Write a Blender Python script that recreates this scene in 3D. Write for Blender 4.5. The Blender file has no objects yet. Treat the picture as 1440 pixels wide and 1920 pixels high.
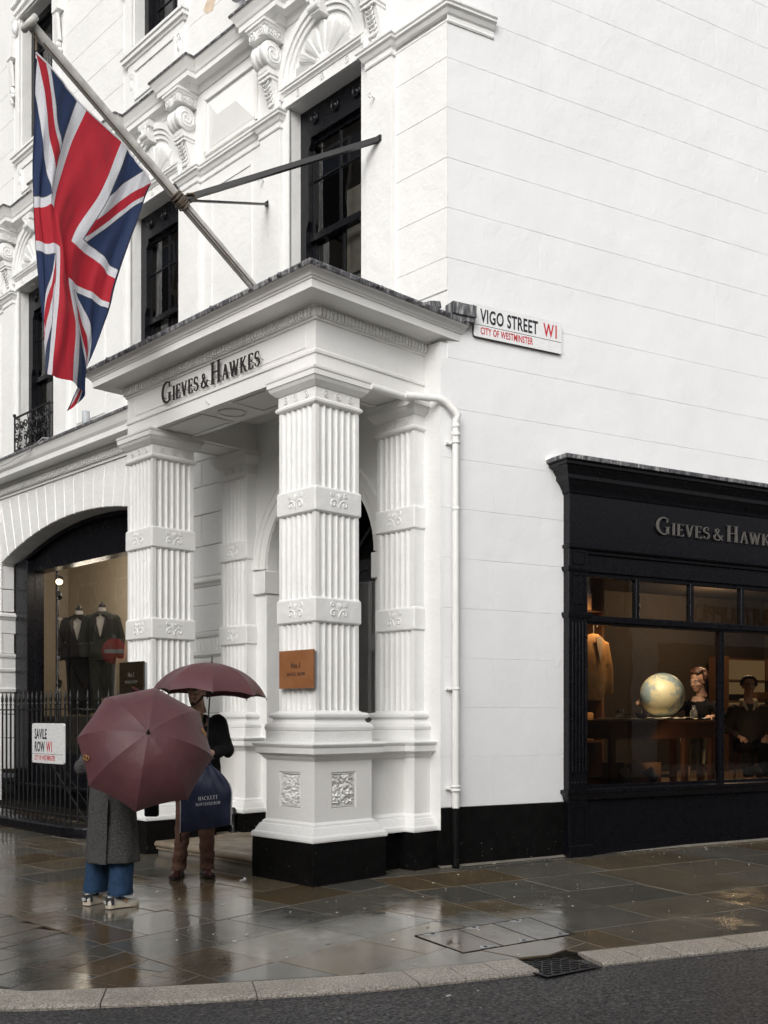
import bpy, math, random
from mathutils import Vector, Matrix, noise

# ------------------------------------------------------------------ camera, sky, sun, exposure
SC = bpy.context.scene
COL = SC.collection
rng = random.Random(7)

CAM = Vector((-5.893, -7.029, 1.5))
cam_data = bpy.data.cameras.new('camera')
cam = bpy.data.objects.new('camera', cam_data)
COL.objects.link(cam)
cam.location = CAM
cam.rotation_euler = (math.radians(90), 0, math.radians(-43.88))
cam_data.lens = 36.56
cam_data.sensor_width = 36
cam_data.shift_y = 0.2005
cam_data.clip_start = 0.1
cam_data.clip_end = 800
SC.camera = cam

SUN_ELEV, SUN_AZ = 31, 212          # azimuth of the direction TO the sun, measured from +X towards +Y
world = bpy.data.worlds.new('World')
SC.world = world
world.use_nodes = True
wn, wl = world.node_tree.nodes, world.node_tree.links
wn.clear()
w_out = wn.new('ShaderNodeOutputWorld')
w_bg = wn.new('ShaderNodeBackground')
w_sky = wn.new('ShaderNodeTexSky')
w_sky.sky_type = 'NISHITA'
w_sky.sun_disc = False
w_sky.sun_elevation = math.radians(SUN_ELEV)
w_sky.sun_rotation = math.radians(90 - SUN_AZ)
w_sky.air_density = 1.0
w_sky.dust_density = 6.0
w_hs = wn.new('ShaderNodeHueSaturation')
w_hs.inputs['Saturation'].default_value = 0.16      # an overcast, nearly neutral sky
wl.new(w_sky.outputs[0], w_hs.inputs['Color'])
wl.new(w_hs.outputs[0], w_bg.inputs[0])
w_bg.inputs[1].default_value = 0.15
wl.new(w_bg.outputs[0], w_out.inputs[0])

sun_data = bpy.data.lights.new('sun', 'SUN')
sun_data.energy = 0.42
sun_data.angle = math.radians(90)
sun_data.color = (1.0, 0.985, 0.965)
sun = bpy.data.objects.new('sun', sun_data)
COL.objects.link(sun)
ce, se = math.cos(math.radians(SUN_ELEV)), math.sin(math.radians(SUN_ELEV))
to_sun = Vector((ce * math.cos(math.radians(SUN_AZ)), ce * math.sin(math.radians(SUN_AZ)), se))
sun.rotation_euler = to_sun.to_track_quat('Z', 'Y').to_euler()
sun.location = (0, 0, 30)

SC.view_settings.view_transform = 'Standard'
SC.view_settings.look = 'None'
SC.view_settings.exposure = 0.17
SC.view_settings.gamma = 1
SC.view_settings.use_curve_mapping = False
SC.cycles.max_bounces = 12
SC.cycles.diffuse_bounces = 8
SC.cycles.glossy_bounces = 4
SC.cycles.transparent_max_bounces = 12
SC.cycles.use_denoising = True
SC.cycles.sample_clamp_indirect = 6

# ------------------------------------------------------------------ materials
def new_mat(name):
    m = bpy.data.materials.new(name)
    m.use_nodes = True
    nt = m.node_tree
    b = nt.nodes['Principled BSDF']
    return m, nt, b

def nnode(nt, typ, **kw):
    n = nt.nodes.new(typ)
    for k, v in kw.items():
        setattr(n, k, v)
    return n

def wpos(nt):
    return nnode(nt, 'ShaderNodeNewGeometry').outputs['Position']

def noise_tex(nt, scale, detail=4, rough=0.55, vec=None, stretch=None):
    n = nnode(nt, 'ShaderNodeTexNoise')
    n.inputs['Scale'].default_value = scale
    n.inputs['Detail'].default_value = detail
    n.inputs['Roughness'].default_value = rough
    v = vec if vec is not None else wpos(nt)
    if stretch:
        mp = nnode(nt, 'ShaderNodeVectorMath', operation='MULTIPLY')
        nt.links.new(v, mp.inputs[0]); mp.inputs[1].default_value = stretch
        v = mp.outputs[0]
    nt.links.new(v, n.inputs['Vector'])
    return n.outputs['Fac']

def ramp(nt, fac, stops):
    r = nnode(nt, 'ShaderNodeValToRGB')
    el = r.color_ramp.elements
    while len(el) < len(stops):
        el.new(0.5)
    for e, (p, c) in zip(el, stops):
        e.position = p
        e.color = (c[0], c[1], c[2], 1) if not isinstance(c, (int, float)) else (c, c, c, 1)
    nt.links.new(fac, r.inputs[0])
    return r.outputs[0]

def mixc(nt, fac, a, b, mode='MIX'):
    m = nnode(nt, 'ShaderNodeMix', data_type='RGBA', blend_type=mode)
    for sock, v in ((m.inputs[0], fac), (m.inputs[6], a), (m.inputs[7], b)):
        if hasattr(v, 'is_linked'):
            nt.links.new(v, sock)
        elif isinstance(v, (int, float)):
            sock.default_value = v
        else:
            sock.default_value = (v[0], v[1], v[2], 1)
    return m.outputs[2]

def math_n(nt, op, a, b=None, clamp=False):
    m = nnode(nt, 'ShaderNodeMath', operation=op)
    m.use_clamp = clamp
    for i, v in enumerate((a, b)):
        if v is None: continue
        if hasattr(v, 'is_linked'): nt.links.new(v, m.inputs[i])
        else: m.inputs[i].default_value = v
    return m.outputs[0]

def bump(nt, b, layers):
    prev = None
    for h, strength, dist in layers:
        bp = nnode(nt, 'ShaderNodeBump')
        bp.inputs['Strength'].default_value = strength
        bp.inputs['Distance'].default_value = dist
        nt.links.new(h, bp.inputs['Height'])
        if prev is not None: nt.links.new(prev, bp.inputs['Normal'])
        prev = bp.outputs[0]
    nt.links.new(prev, b.inputs['Normal'])

def simple(name, col, rough=0.5, metal=0.0, var=0.12, scale=9, bmp=0.0, bscale=40, spec=0.5, **kw):
    m, nt, b = new_mat(name)
    f = noise_tex(nt, scale, 5)
    lo = tuple(c * (1 - var) for c in col); hi = tuple(min(1, c * (1 + var)) for c in col)
    nt.links.new(ramp(nt, f, [(0.3, lo), (0.7, hi)]), b.inputs['Base Color'])
    nt.links.new(ramp(nt, noise_tex(nt, scale * 2.3, 4), [(0.3, max(0, rough - 0.06)), (0.7, min(1, rough + 0.08))]), b.inputs['Roughness'])
    b.inputs['Metallic'].default_value = metal
    b.inputs['Specular IOR Level'].default_value = spec
    if bmp: bump(nt, b, [(noise_tex(nt, bscale, 4), bmp, 0.01)])
    return m

def white_paint(name, base, lump=0.35, chip=True, warm=0.0):
    m, nt, b = new_mat(name)
    f = noise_tex(nt, 1.3, 6, 0.6)
    c1 = ramp(nt, f, [(0.32, tuple(x * 0.95 for x in base)), (0.62, base)])
    # thin weather streaks running down, and small grey scuffs
    st = noise_tex(nt, 1.0, 5, 0.6, stretch=(9, 9, 0.55))
    c2 = mixc(nt, ramp(nt, st, [(0.6, 0), (0.85, 0.18)]), c1, tuple(x * 0.84 for x in base))
    sp = noise_tex(nt, 23, 3, 0.5)
    c3 = mixc(nt, ramp(nt, sp, [(0.70, 0), (0.78, 0.28)]), c2, tuple(x * y for x, y in zip(base, (0.72, 0.70, 0.66))))
    nt.links.new(c3, b.inputs['Base Color'])
    b.inputs['Roughness'].default_value = 0.42
    b.inputs['Specular IOR Level'].default_value = 0.4
    big = noise_tex(nt, 3.2, 5, 0.6)
    mid = noise_tex(nt, 17, 5, 0.6)
    chips = ramp(nt, noise_tex(nt, 6.5, 8, 0.72), [(0.60, 0), (0.68, 1)])
    lay = [(big, lump * 0.6, 0.05), (mid, lump * 0.45, 0.012)]
    if chip: lay.append((chips, lump * 0.5, 0.004))
    bump(nt, b, lay)
    return m

M = {}
M['white'] = white_paint('white_masonry_paint', (0.80, 0.80, 0.785), 0.7)
M['white_smooth'] = white_paint('white_gloss_paint', (0.80, 0.795, 0.775), 0.35, True)
M['white_cool'] = white_paint('white_wall_paint', (0.79, 0.795, 0.80), 0.5)
M['black'] = simple('black_gloss_paint', (0.004, 0.004, 0.006), 0.30, var=0.12, bmp=0.012, bscale=6, spec=.3)
M['black_wall'] = simple('black_masonry_paint', (0.004, 0.004, 0.004), 0.5, var=0.5, bmp=0.2, bscale=30, spec=.15)
M['black_metal'] = simple('black_iron_paint', (0.010, 0.010, 0.011), 0.38, var=0.3, bmp=0.2, bscale=60)
M['navy'] = simple('navy_blind_fabric', (0.010, 0.013, 0.03), 0.7)
M['dark'] = simple('dark_room', (0.02, 0.018, 0.016), 0.8)
M['bronze_letter'] = simple('bronze_letter', (0.16, 0.148, 0.135), 0.4, 0.4)
M['letter_black'] = simple('letter_black', (0.018, 0.015, 0.016), 0.4)
M['brown_wood'] = simple('brown_wood', (0.045, 0.017, 0.009), 0.4, scale=14, bmp=0.1)
M['beige'] = simple('beige_display_wall', (0.52, 0.465, 0.38), 0.8, var=0.06)
M['shelf_wood'] = simple('shelf_wood', (0.10, 0.05, 0.025), 0.5)
M['cream'] = simple('cream_cloth', (0.62, 0.55, 0.42), 0.85, bmp=0.2)
M['parcel'] = simple('stored_goods', (0.45, 0.27, 0.11), 0.7, var=0.25)
M['steel'] = simple('galvanised_steel', (0.42, 0.44, 0.46), 0.4, 0.6, var=0.15)
M['lampgrey'] = simple('lamp_grey_paint', (0.36, 0.38, 0.40), 0.45)
M['rope'] = simple('brown_rope', (0.12, 0.09, 0.065), 0.8, bmp=0.4, bscale=120)
M['pole'] = simple('aged_white_pole', (0.46, 0.45, 0.425), 0.45, var=0.2, scale=12, bmp=0.2)
M['sign_white'] = simple('enamel_white', (0.74, 0.75, 0.75), 0.25, var=0.05, scale=25)
M['sign_black'] = simple('enamel_black', (0.012, 0.012, 0.018), 0.3)
M['sign_red'] = simple('enamel_red', (0.50, 0.022, 0.032), 0.3)
M['sign_back'] = simple('sign_edge_rust', (0.10, 0.085, 0.075), 0.7, var=0.5, scale=60)
M['skin'] = simple('skin', (0.52, 0.31, 0.22), 0.5, var=0.07, scale=20, bmp=0.06, bscale=160)
M['skin_lip'] = simple('lips', (0.36, 0.14, 0.12), 0.45)
M['hair'] = simple('dark_brown_hair', (0.030, 0.016, 0.010), 0.5, var=0.4, scale=60, bmp=0.7, bscale=110)
M['auburn'] = simple('auburn_hair', (0.060, 0.022, 0.011), 0.45, var=0.4, scale=50, bmp=0.7, bscale=90)
M['beard'] = simple('brown_beard', (0.075, 0.042, 0.028), .7, var=.4, scale=90, bmp=.5, bscale=150)
M['coat_black'] = simple('black_wool', (0.006, 0.006, 0.007), 0.9, var=0.4, scale=90, bmp=0.3, bscale=150, spec=0.2)
M['rollneck'] = simple('oatmeal_knit', (0.34, 0.25, 0.17), 0.9, var=0.15, scale=80, bmp=0.5, bscale=130)
M['trouser'] = simple('brown_cotton', (0.105, 0.050, 0.034), 0.85, var=0.15, scale=30, bmp=0.25, bscale=24)
M['shoe_brown'] = simple('oxblood_leather', (0.055, 0.014, 0.010), 0.28, var=0.3)
M['sole'] = simple('dark_sole', (0.015, 0.010, 0.008), 0.6)
M['denim'] = simple('blue_denim', (0.012, 0.042, 0.098), 0.85, var=0.28, scale=22, bmp=0.3, bscale=30)
M['frayed'] = simple('frayed_denim_hem', (0.16, 0.24, 0.36), 0.9, var=0.3, scale=120)
M['sneaker'] = simple('worn_white_leather', (0.58, 0.54, 0.47), 0.5, var=0.12, scale=30)
M['sneaker_sole'] = simple('gum_white_sole', (0.55, 0.48, 0.38), 0.6)
M['sock'] = simple('charcoal_sock', (0.02, 0.022, 0.026), 0.9)
M['bag'] = simple('navy_garment_bag_cloth', (0.005, 0.0095, 0.036), 0.6, var=0.15, scale=8, bmp=0.35, bscale=7)
M['print_white'] = simple('white_print', (0.66, 0.66, 0.68), 0.6)
M['cord_white'] = simple('grey_cord', (0.42, 0.42, 0.44), 0.8)
M['gold'] = simple('gold_embroidery', (0.42, 0.22, 0.05), 0.5)
M['chrome'] = simple('chrome', (0.7, 0.7, 0.7), 0.15, 1.0)
M['concrete'] = simple('pale_concrete', (0.17, 0.155, 0.13), 0.7, var=0.2)
M['grey_render'] = simple('grey_painted_render', (0.20, 0.20, 0.20), 0.6)
M['beige_render'] = simple('beige_stone', (0.62, 0.57, 0.50), 0.7)
M['litter'] = simple('pale_litter', (0.55, 0.52, 0.46), 0.7, var=0.35, scale=80)
M['reflection_panel'] = simple('fawn_reflection', (0.50, 0.44, 0.37), .85)  # tone of the opposite building as mirrored in the upper panes

# white paint splashes on the black masonry near the ground
nt = M['black_wall'].node_tree; b = nt.nodes['Principled BSDF']; old = b.inputs['Base Color'].links[0].from_socket
sp = ramp(nt, noise_tex(nt, 42, 2, .4), [(.735, 0), (.75, 1)])
zz = nnode(nt, 'ShaderNodeSeparateXYZ'); nt.links.new(wpos(nt), zz.inputs[0])
nt.links.new(mixc(nt, math_n(nt, 'MULTIPLY', sp, ramp(nt, zz.outputs[2], [(0.05, .8), (0.35, 0.05)])), old, (.35, .34, .33)), b.inputs['Base Color'])

# tweed coat
m, nt, b = new_mat('charcoal_tweed')
f1 = noise_tex(nt, 170, 3, 0.75); f2 = noise_tex(nt, 30, 3)
c = ramp(nt, f1, [(0.38, (0.012, 0.012, 0.013)), (0.52, (0.048, 0.047, 0.047)), (0.64, (0.16, 0.155, 0.15))])
nt.links.new(mixc(nt, ramp(nt, f2, [(0.3, 0), (0.7, 0.35)]), c, (0.03, 0.03, 0.031)), b.inputs['Base Color'])
b.inputs['Roughness'].default_value = 0.95
bump(nt, b, [(f1, 0.5, 0.004), (noise_tex(nt, 9, 3), 0.25, 0.03)])
M['tweed'] = m

# umbrella cloth
m, nt, b = new_mat('maroon_umbrella_cloth')
f1 = noise_tex(nt, 5, 4)
nt.links.new(ramp(nt, f1, [(0.3, (0.072, 0.020, 0.025)), (0.7, (0.098, 0.030, 0.034))]), b.inputs['Base Color'])
b.inputs['Roughness'].default_value = 0.55
b.inputs['Sheen Weight'].default_value = 0.1
bump(nt, b, [(noise_tex(nt, 7, 4), 0.28, 0.03), (noise_tex(nt, 300, 2), 0.12, 0.003)])
M['umbrella'] = m

# lead flashing
m, nt, b = new_mat('weathered_lead')
f = noise_tex(nt, 1.0, 7, 0.7, stretch=(22, 22, 5))
nt.links.new(ramp(nt, f, [(0.34, (0.022, 0.023, 0.026)), (0.50, (0.10, 0.10, 0.11)), (0.66, (0.40, 0.40, 0.39))]), b.inputs['Base Color'])
b.inputs['Roughness'].default_value = 0.6
bump(nt, b, [(f, 0.6, 0.02)])
M['lead'] = m

# step stone
m, nt, b = new_mat('york_step_stone')
f = noise_tex(nt, 3.5, 7, 0.65)
nt.links.new(ramp(nt, f, [(0.3, (0.16, 0.125, 0.09)), (0.55, (0.28, 0.23, 0.17)), (0.75, (0.36, 0.31, 0.24))]), b.inputs['Base Color'])
nt.links.new(ramp(nt, noise_tex(nt, 5, 4), [(0.35, 0.35), (0.65, 0.7)]), b.inputs['Roughness'])
bump(nt, b, [(noise_tex(nt, 30, 6, 0.7), 0.4, 0.01)])
M['step'] = m

# wet york stone slabs: colour differs from slab to slab, water lies in shallow patches
def slab_mat(name, stops):
    m, nt, b = new_mat(name)
    oi = nnode(nt, 'ShaderNodeObjectInfo')
    base = ramp(nt, oi.outputs['Random'], stops)
    nt.nodes[-1].color_ramp.interpolation = 'LINEAR'
    blot = noise_tex(nt, 2.4, 7, 0.66)
    c = mixc(nt, ramp(nt, blot, [(0.40, 0.0), (0.70, 0.65)]), base, (0.075, 0.068, 0.055))
    fine = noise_tex(nt, 55, 5, 0.7)
    c = mixc(nt, ramp(nt, fine, [(0.3, 0.0), (0.75, 0.45)]), c, (0.055, 0.053, 0.047), 'MIX')
    speck = ramp(nt, noise_tex(nt, 38, 2, 0.4), [(0.745, 0), (0.765, 1)])
    c = mixc(nt, math_n(nt, 'MULTIPLY', speck, 0.5), c, (0.30, 0.29, 0.26))
    nt.links.new(c, b.inputs['Base Color'])
    wet = noise_tex(nt, 0.9, 6, 0.62)
    rip = noise_tex(nt, 7, 6, 0.7)
    wsum = math_n(nt, 'ADD', math_n(nt, 'MULTIPLY', wet, 0.72), math_n(nt, 'MULTIPLY', rip, 0.28))
    nt.links.new(ramp(nt, wsum, [(0.40, 0.02), (0.53, 0.06), (0.63, 0.20), (0.75, 0.42)]), b.inputs['Roughness'])
    b.inputs['IOR'].default_value = 1.5
    b.inputs['Specular IOR Level'].default_value = 0.85
    bm = ramp(nt, wsum, [(0.40, 0.02), (0.62, 1)])
    h = math_n(nt, 'MULTIPLY', noise_tex(nt, 34, 6, 0.7), bm)
    bump(nt, b, [(noise_tex(nt, 2.2, 3), 0.04, 0.02), (h, 0.30, 0.006)])
    return m
M['slab'] = slab_mat('wet_york_stone', [(0.0, (0.135, 0.132, 0.115)), (0.22, (0.190, 0.170, 0.135)), (0.40, (0.092, 0.092, 0.082)), (0.55, (0.175, 0.155, 0.120)),
                     (0.72, (0.165, 0.130, 0.078)), (0.87, (0.140, 0.092, 0.042)), (1.0, (0.095, 0.066, 0.036))])
M['slab_small'] = slab_mat('wet_small_york_stone', [(0.0, (0.075, 0.080, 0.078)), (0.35, (0.10, 0.090, 0.07)), (0.55, (0.11, 0.07, 0.032)),
                     (0.8, (0.07, 0.073, 0.07)), (1.0, (0.12, 0.07, 0.028))])
M['joint'] = simple('dark_joint', (0.014, 0.013, 0.011), 0.9, var=0.4, scale=20, spec=.05)

# granite kerb
m, nt, b = new_mat('granite_kerb')
f = noise_tex(nt, 85, 4, 0.8)
c = ramp(nt, f, [(0.36, (0.10, 0.092, 0.083)), (0.5, (0.36, 0.325, 0.28)), (0.62, (0.70, 0.65, 0.58))])
nt.links.new(mixc(nt, ramp(nt, noise_tex(nt, 3, 4), [(0.3, 0), (0.7, 0.5)]), c, (0.16, 0.14, 0.12)), b.inputs['Base Color'])
b.inputs['Roughness'].default_value = 0.5
bump(nt, b, [(noise_tex(nt, 60, 4), 0.5, 0.006)])
M['granite'] = m

# asphalt
m, nt, b = new_mat('damp_asphalt')
v = nnode(nt, 'ShaderNodeTexVoronoi'); v.inputs['Scale'].default_value = 75
nt.links.new(wpos(nt), v.inputs['Vector'])
f = noise_tex(nt, 46, 4, 0.8)
c = ramp(nt, f, [(0.40, (0.006, 0.006, 0.007)), (0.50, (0.034, 0.034, 0.036)), (0.60, (0.13, 0.13, 0.132))])
c = mixc(nt, ramp(nt, noise_tex(nt, 0.8, 5), [(0.42, 0.0), (0.60, 0.38)]), c, (0.020, 0.020, 0.022))
c = mixc(nt, ramp(nt, noise_tex(nt, 30, 2, .4), [(0.745, 0), (0.76, .8)]), c, (0.40, 0.39, 0.36))
nt.links.new(c, b.inputs['Base Color'])
nt.links.new(ramp(nt, noise_tex(nt, 42, 3), [(0.35, 0.32), (0.65, 0.75)]), b.inputs['Roughness'])
b.inputs['Specular IOR Level'].default_value = 0.45
bump(nt, b, [(v.outputs['Distance'], 0.8, 0.012), (f, 0.6, 0.008)])
M['asphalt'] = m

# cast iron cover
M['iron'] = simple('cast_iron', (0.022, 0.022, 0.024), 0.45, 0.4, var=0.4, scale=30, bmp=0.3)

# bronze plaque
m, nt, b = new_mat('bronze_plaque')
f = noise_tex(nt, 6, 5)
nt.links.new(ramp(nt, f, [(0.3, (0.50, 0.21, 0.085)), (0.7, (0.60, 0.28, 0.13))]), b.inputs['Base Color'])
b.inputs['Metallic'].default_value = 0.55; b.inputs['Roughness'].default_value = 0.07
bump(nt, b, [(noise_tex(nt, 2.5, 3), 0.08, 0.03)])
M['plaque'] = m
m, nt, b = new_mat('dark_bronze_plaque')
b.inputs['Base Color'].default_value = (0.045, 0.033, 0.018, 1); b.inputs['Metallic'].default_value = 0.7
nt.links.new(ramp(nt, noise_tex(nt, 9, 4), [(0.3, 0.22), (0.7, 0.4)]), b.inputs['Roughness'])
M['plaque_dark'] = m

# window glass: clear with mirror reflections that grow at grazing angles
def glass(name, ior, tint):
    m = bpy.data.materials.new(name); m.use_nodes = True
    nt = m.node_tree; nt.nodes.clear()
    o = nnode(nt, 'ShaderNodeOutputMaterial'); mx = nnode(nt, 'ShaderNodeMixShader')
    t = nnode(nt, 'ShaderNodeBsdfTransparent'); t.inputs[0].default_value = (*tint, 1)
    g = nnode(nt, 'ShaderNodeBsdfGlossy'); g.inputs['Roughness'].default_value = 0.01
    fr = nnode(nt, 'ShaderNodeFresnel'); fr.inputs[0].default_value = ior
    bp = nnode(nt, 'ShaderNodeBump'); bp.inputs['Strength'].default_value = 0.05; bp.inputs['Distance'].default_value = 0.02
    nt.links.new(noise_tex(nt, 1.6, 2), bp.inputs['Height'])
    nt.links.new(bp.outputs[0], g.inputs['Normal']); nt.links.new(bp.outputs[0], fr.inputs['Normal'])
    nt.links.new(fr.outputs[0], mx.inputs[0]); nt.links.new(t.outputs[0], mx.inputs[1]); nt.links.new(g.outputs[0], mx.inputs[2])
    nt.links.new(mx.outputs[0], o.inputs[0])
    return m
M['glass'] = glass('window_glass', 2.15, (0.9, 0.92, 0.92))
M['glass_old'] = glass('old_sash_glass', 1.9, (0.75, 0.78, 0.78))
m, nt, b = new_mat('jar_glass'); b.inputs['Transmission Weight'].default_value = 0.9; b.inputs['Roughness'].default_value = 0.05
b.inputs['Base Color'].default_value = (0.9, 0.93, 0.95, 1); M['jar'] = m

def emit(name, col, s):
    m = bpy.data.materials.new(name); m.use_nodes = True
    nt = m.node_tree; nt.nodes.clear()
    o = nnode(nt, 'ShaderNodeOutputMaterial'); e = nnode(nt, 'ShaderNodeEmission')
    e.inputs[0].default_value = (*col, 1); e.inputs[1].default_value = s
    nt.links.new(e.outputs[0], o.inputs[0])
    return m
M['bulb'] = emit('lit_lamp_lens', (1.0, 0.80, 0.52), 3)
M['lit_panel'] = emit('lit_shelf_back', (1.0, 0.60, 0.26), 0.10)

# brick (far side of the street)
m, nt, b = new_mat('dark_brick')
br = nnode(nt, 'ShaderNodeTexBrick'); br.inputs['Scale'].default_value = 4.2
br.inputs['Color1'].default_value = (0.075, 0.040, 0.026, 1); br.inputs['Color2'].default_value = (0.11, 0.060, 0.038, 1)
br.inputs['Mortar'].default_value = (0.10, 0.09, 0.08, 1); br.inputs['Mortar Size'].default_value = 0.03
tc = nnode(nt, 'ShaderNodeTexCoord'); sx = nnode(nt, 'ShaderNodeSeparateXYZ'); cb = nnode(nt, 'ShaderNodeCombineXYZ')
nt.links.new(wpos(nt), sx.inputs[0])
nt.links.new(math_n(nt, 'ADD', sx.outputs[0], sx.outputs[1]), cb.inputs[0]); nt.links.new(sx.outputs[2], cb.inputs[1])
nt.links.new(cb.outputs[0], br.inputs['Vector'])
nt.links.new(br.outputs[0], b.inputs['Base Color']); b.inputs['Roughness'].default_value = 0.85
M['brick'] = m

# globe map (seas and lands from noise, no real map)
m, nt, b = new_mat('painted_globe')
tc = nnode(nt, 'ShaderNodeTexCoord')
f = noise_tex(nt, 4.2, 9, 0.66, vec=tc.outputs['Object'])
sea = mixc(nt, noise_tex(nt, 9, 4, vec=tc.outputs['Object']), (0.17, 0.25, 0.30), (0.36, 0.43, 0.43))
land = mixc(nt, noise_tex(nt, 20, 5, vec=tc.outputs['Object']), (0.52, 0.45, 0.25), (0.66, 0.62, 0.45))
nt.links.new(mixc(nt, ramp(nt, f, [(0.45, 0), (0.53, 1)]), sea, land), b.inputs['Base Color'])
b.inputs['Roughness'].default_value = 0.45
M['globe'] = m

# flag: the crosses drawn as stitched cloth areas in the flag's own UV space (u along the fly, v down the hoist)
m, nt, b = new_mat('flag_cloth')
uv = nnode(nt, 'ShaderNodeUVMap'); sx = nnode(nt, 'ShaderNodeSeparateXYZ'); nt.links.new(uv.outputs[0], sx.inputs[0])
mn = lambda op, a, b_=None: math_n(nt, op, a, b_)
X = mn('MULTIPLY', mn('SUBTRACT', sx.outputs[0], 0.5), 60.0)
Y = mn('MULTIPLY', mn('SUBTRACT', 0.5, sx.outputs[1]), 30.0)
aX, aY = mn('ABSOLUTE', X), mn('ABSOLUTE', Y)
red_c = mn('MAXIMUM', mn('LESS_THAN', aX, 3.0), mn('LESS_THAN', aY, 3.0))
wht_c = mn('MAXIMUM', mn('LESS_THAN', aX, 5.0), mn('LESS_THAN', aY, 5.0))
d1 = mn('DIVIDE', mn('ADD', Y, mn('MULTIPLY', X, 0.5)), 1.118)
d2 = mn('DIVIDE', mn('SUBTRACT', Y, mn('MULTIPLY', X, 0.5)), 1.118)
wht_s = mn('MAXIMUM', mn('LESS_THAN', mn('ABSOLUTE', d1), 3.0), mn('LESS_THAN', mn('ABSOLUTE', d2), 3.0))
sg = mn('SIGN', X)
def between(v):
    q = mn('MULTIPLY', v, sg)
    return mn('MULTIPLY', mn('GREATER_THAN', q, 0.0), mn('LESS_THAN', q, 2.0))
red_s = mn('MAXIMUM', mn('MULTIPLY', between(d1), mn('LESS_THAN', mn('MULTIPLY', X, Y), 0.0)),
           mn('MULTIPLY', between(d2), mn('GREATER_THAN', mn('MULTIPLY', X, Y), 0.0)))
NAVY, WHT, RED = (0.014, 0.036, 0.115), (0.82, 0.83, 0.88), (0.56, 0.013, 0.031)
c = mixc(nt, wht_s, NAVY, WHT); c = mixc(nt, red_s, c, RED); c = mixc(nt, wht_c, c, WHT); c = mixc(nt, red_c, c, RED)
near = lambda v, e, w_: mn('LESS_THAN', mn('ABSOLUTE', mn('SUBTRACT', v, e)), w_)
seam = mn('MAXIMUM', mn('MULTIPLY', near(aX, 5.0, .13), mn('GREATER_THAN', aY, 5.0)), mn('MULTIPLY', near(aY, 5.0, .13), mn('GREATER_THAN', aX, 5.0)))
seam = mn('MAXIMUM', seam, mn('MULTIPLY', mn('MAXIMUM', near(mn('ABSOLUTE', d1), 3.0, .12), near(mn('ABSOLUTE', d2), 3.0, .12)), mn('SUBTRACT', 1.0, wht_c)))
c = mixc(nt, mn('MULTIPLY', seam, .75), c, (0.02, 0.02, 0.035))
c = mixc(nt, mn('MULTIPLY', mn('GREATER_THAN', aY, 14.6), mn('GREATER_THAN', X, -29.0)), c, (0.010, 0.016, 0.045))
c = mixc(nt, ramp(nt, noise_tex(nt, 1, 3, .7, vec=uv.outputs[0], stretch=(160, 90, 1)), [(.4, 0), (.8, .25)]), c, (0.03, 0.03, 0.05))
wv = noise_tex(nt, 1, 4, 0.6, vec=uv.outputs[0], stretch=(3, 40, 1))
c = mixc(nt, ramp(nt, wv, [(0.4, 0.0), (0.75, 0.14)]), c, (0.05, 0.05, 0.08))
nt.links.new(c, b.inputs['Base Color']); b.inputs['Roughness'].default_value = 0.75
b.inputs['Sheen Weight'].default_value = 0.2
out = nt.nodes['Material Output']
tr = nnode(nt, 'ShaderNodeBsdfTranslucent'); nt.links.new(c, tr.inputs[0])
mx = nnode(nt, 'ShaderNodeMixShader'); mx.inputs[0].default_value = 0.5
nt.links.new(b.outputs[0], mx.inputs[1]); nt.links.new(tr.outputs[0], mx.inputs[2]); nt.links.new(mx.outputs[0], out.inputs[0])
bump(nt, b, [(wv, 0.25, 0.01)])
M['flag'] = m
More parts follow.
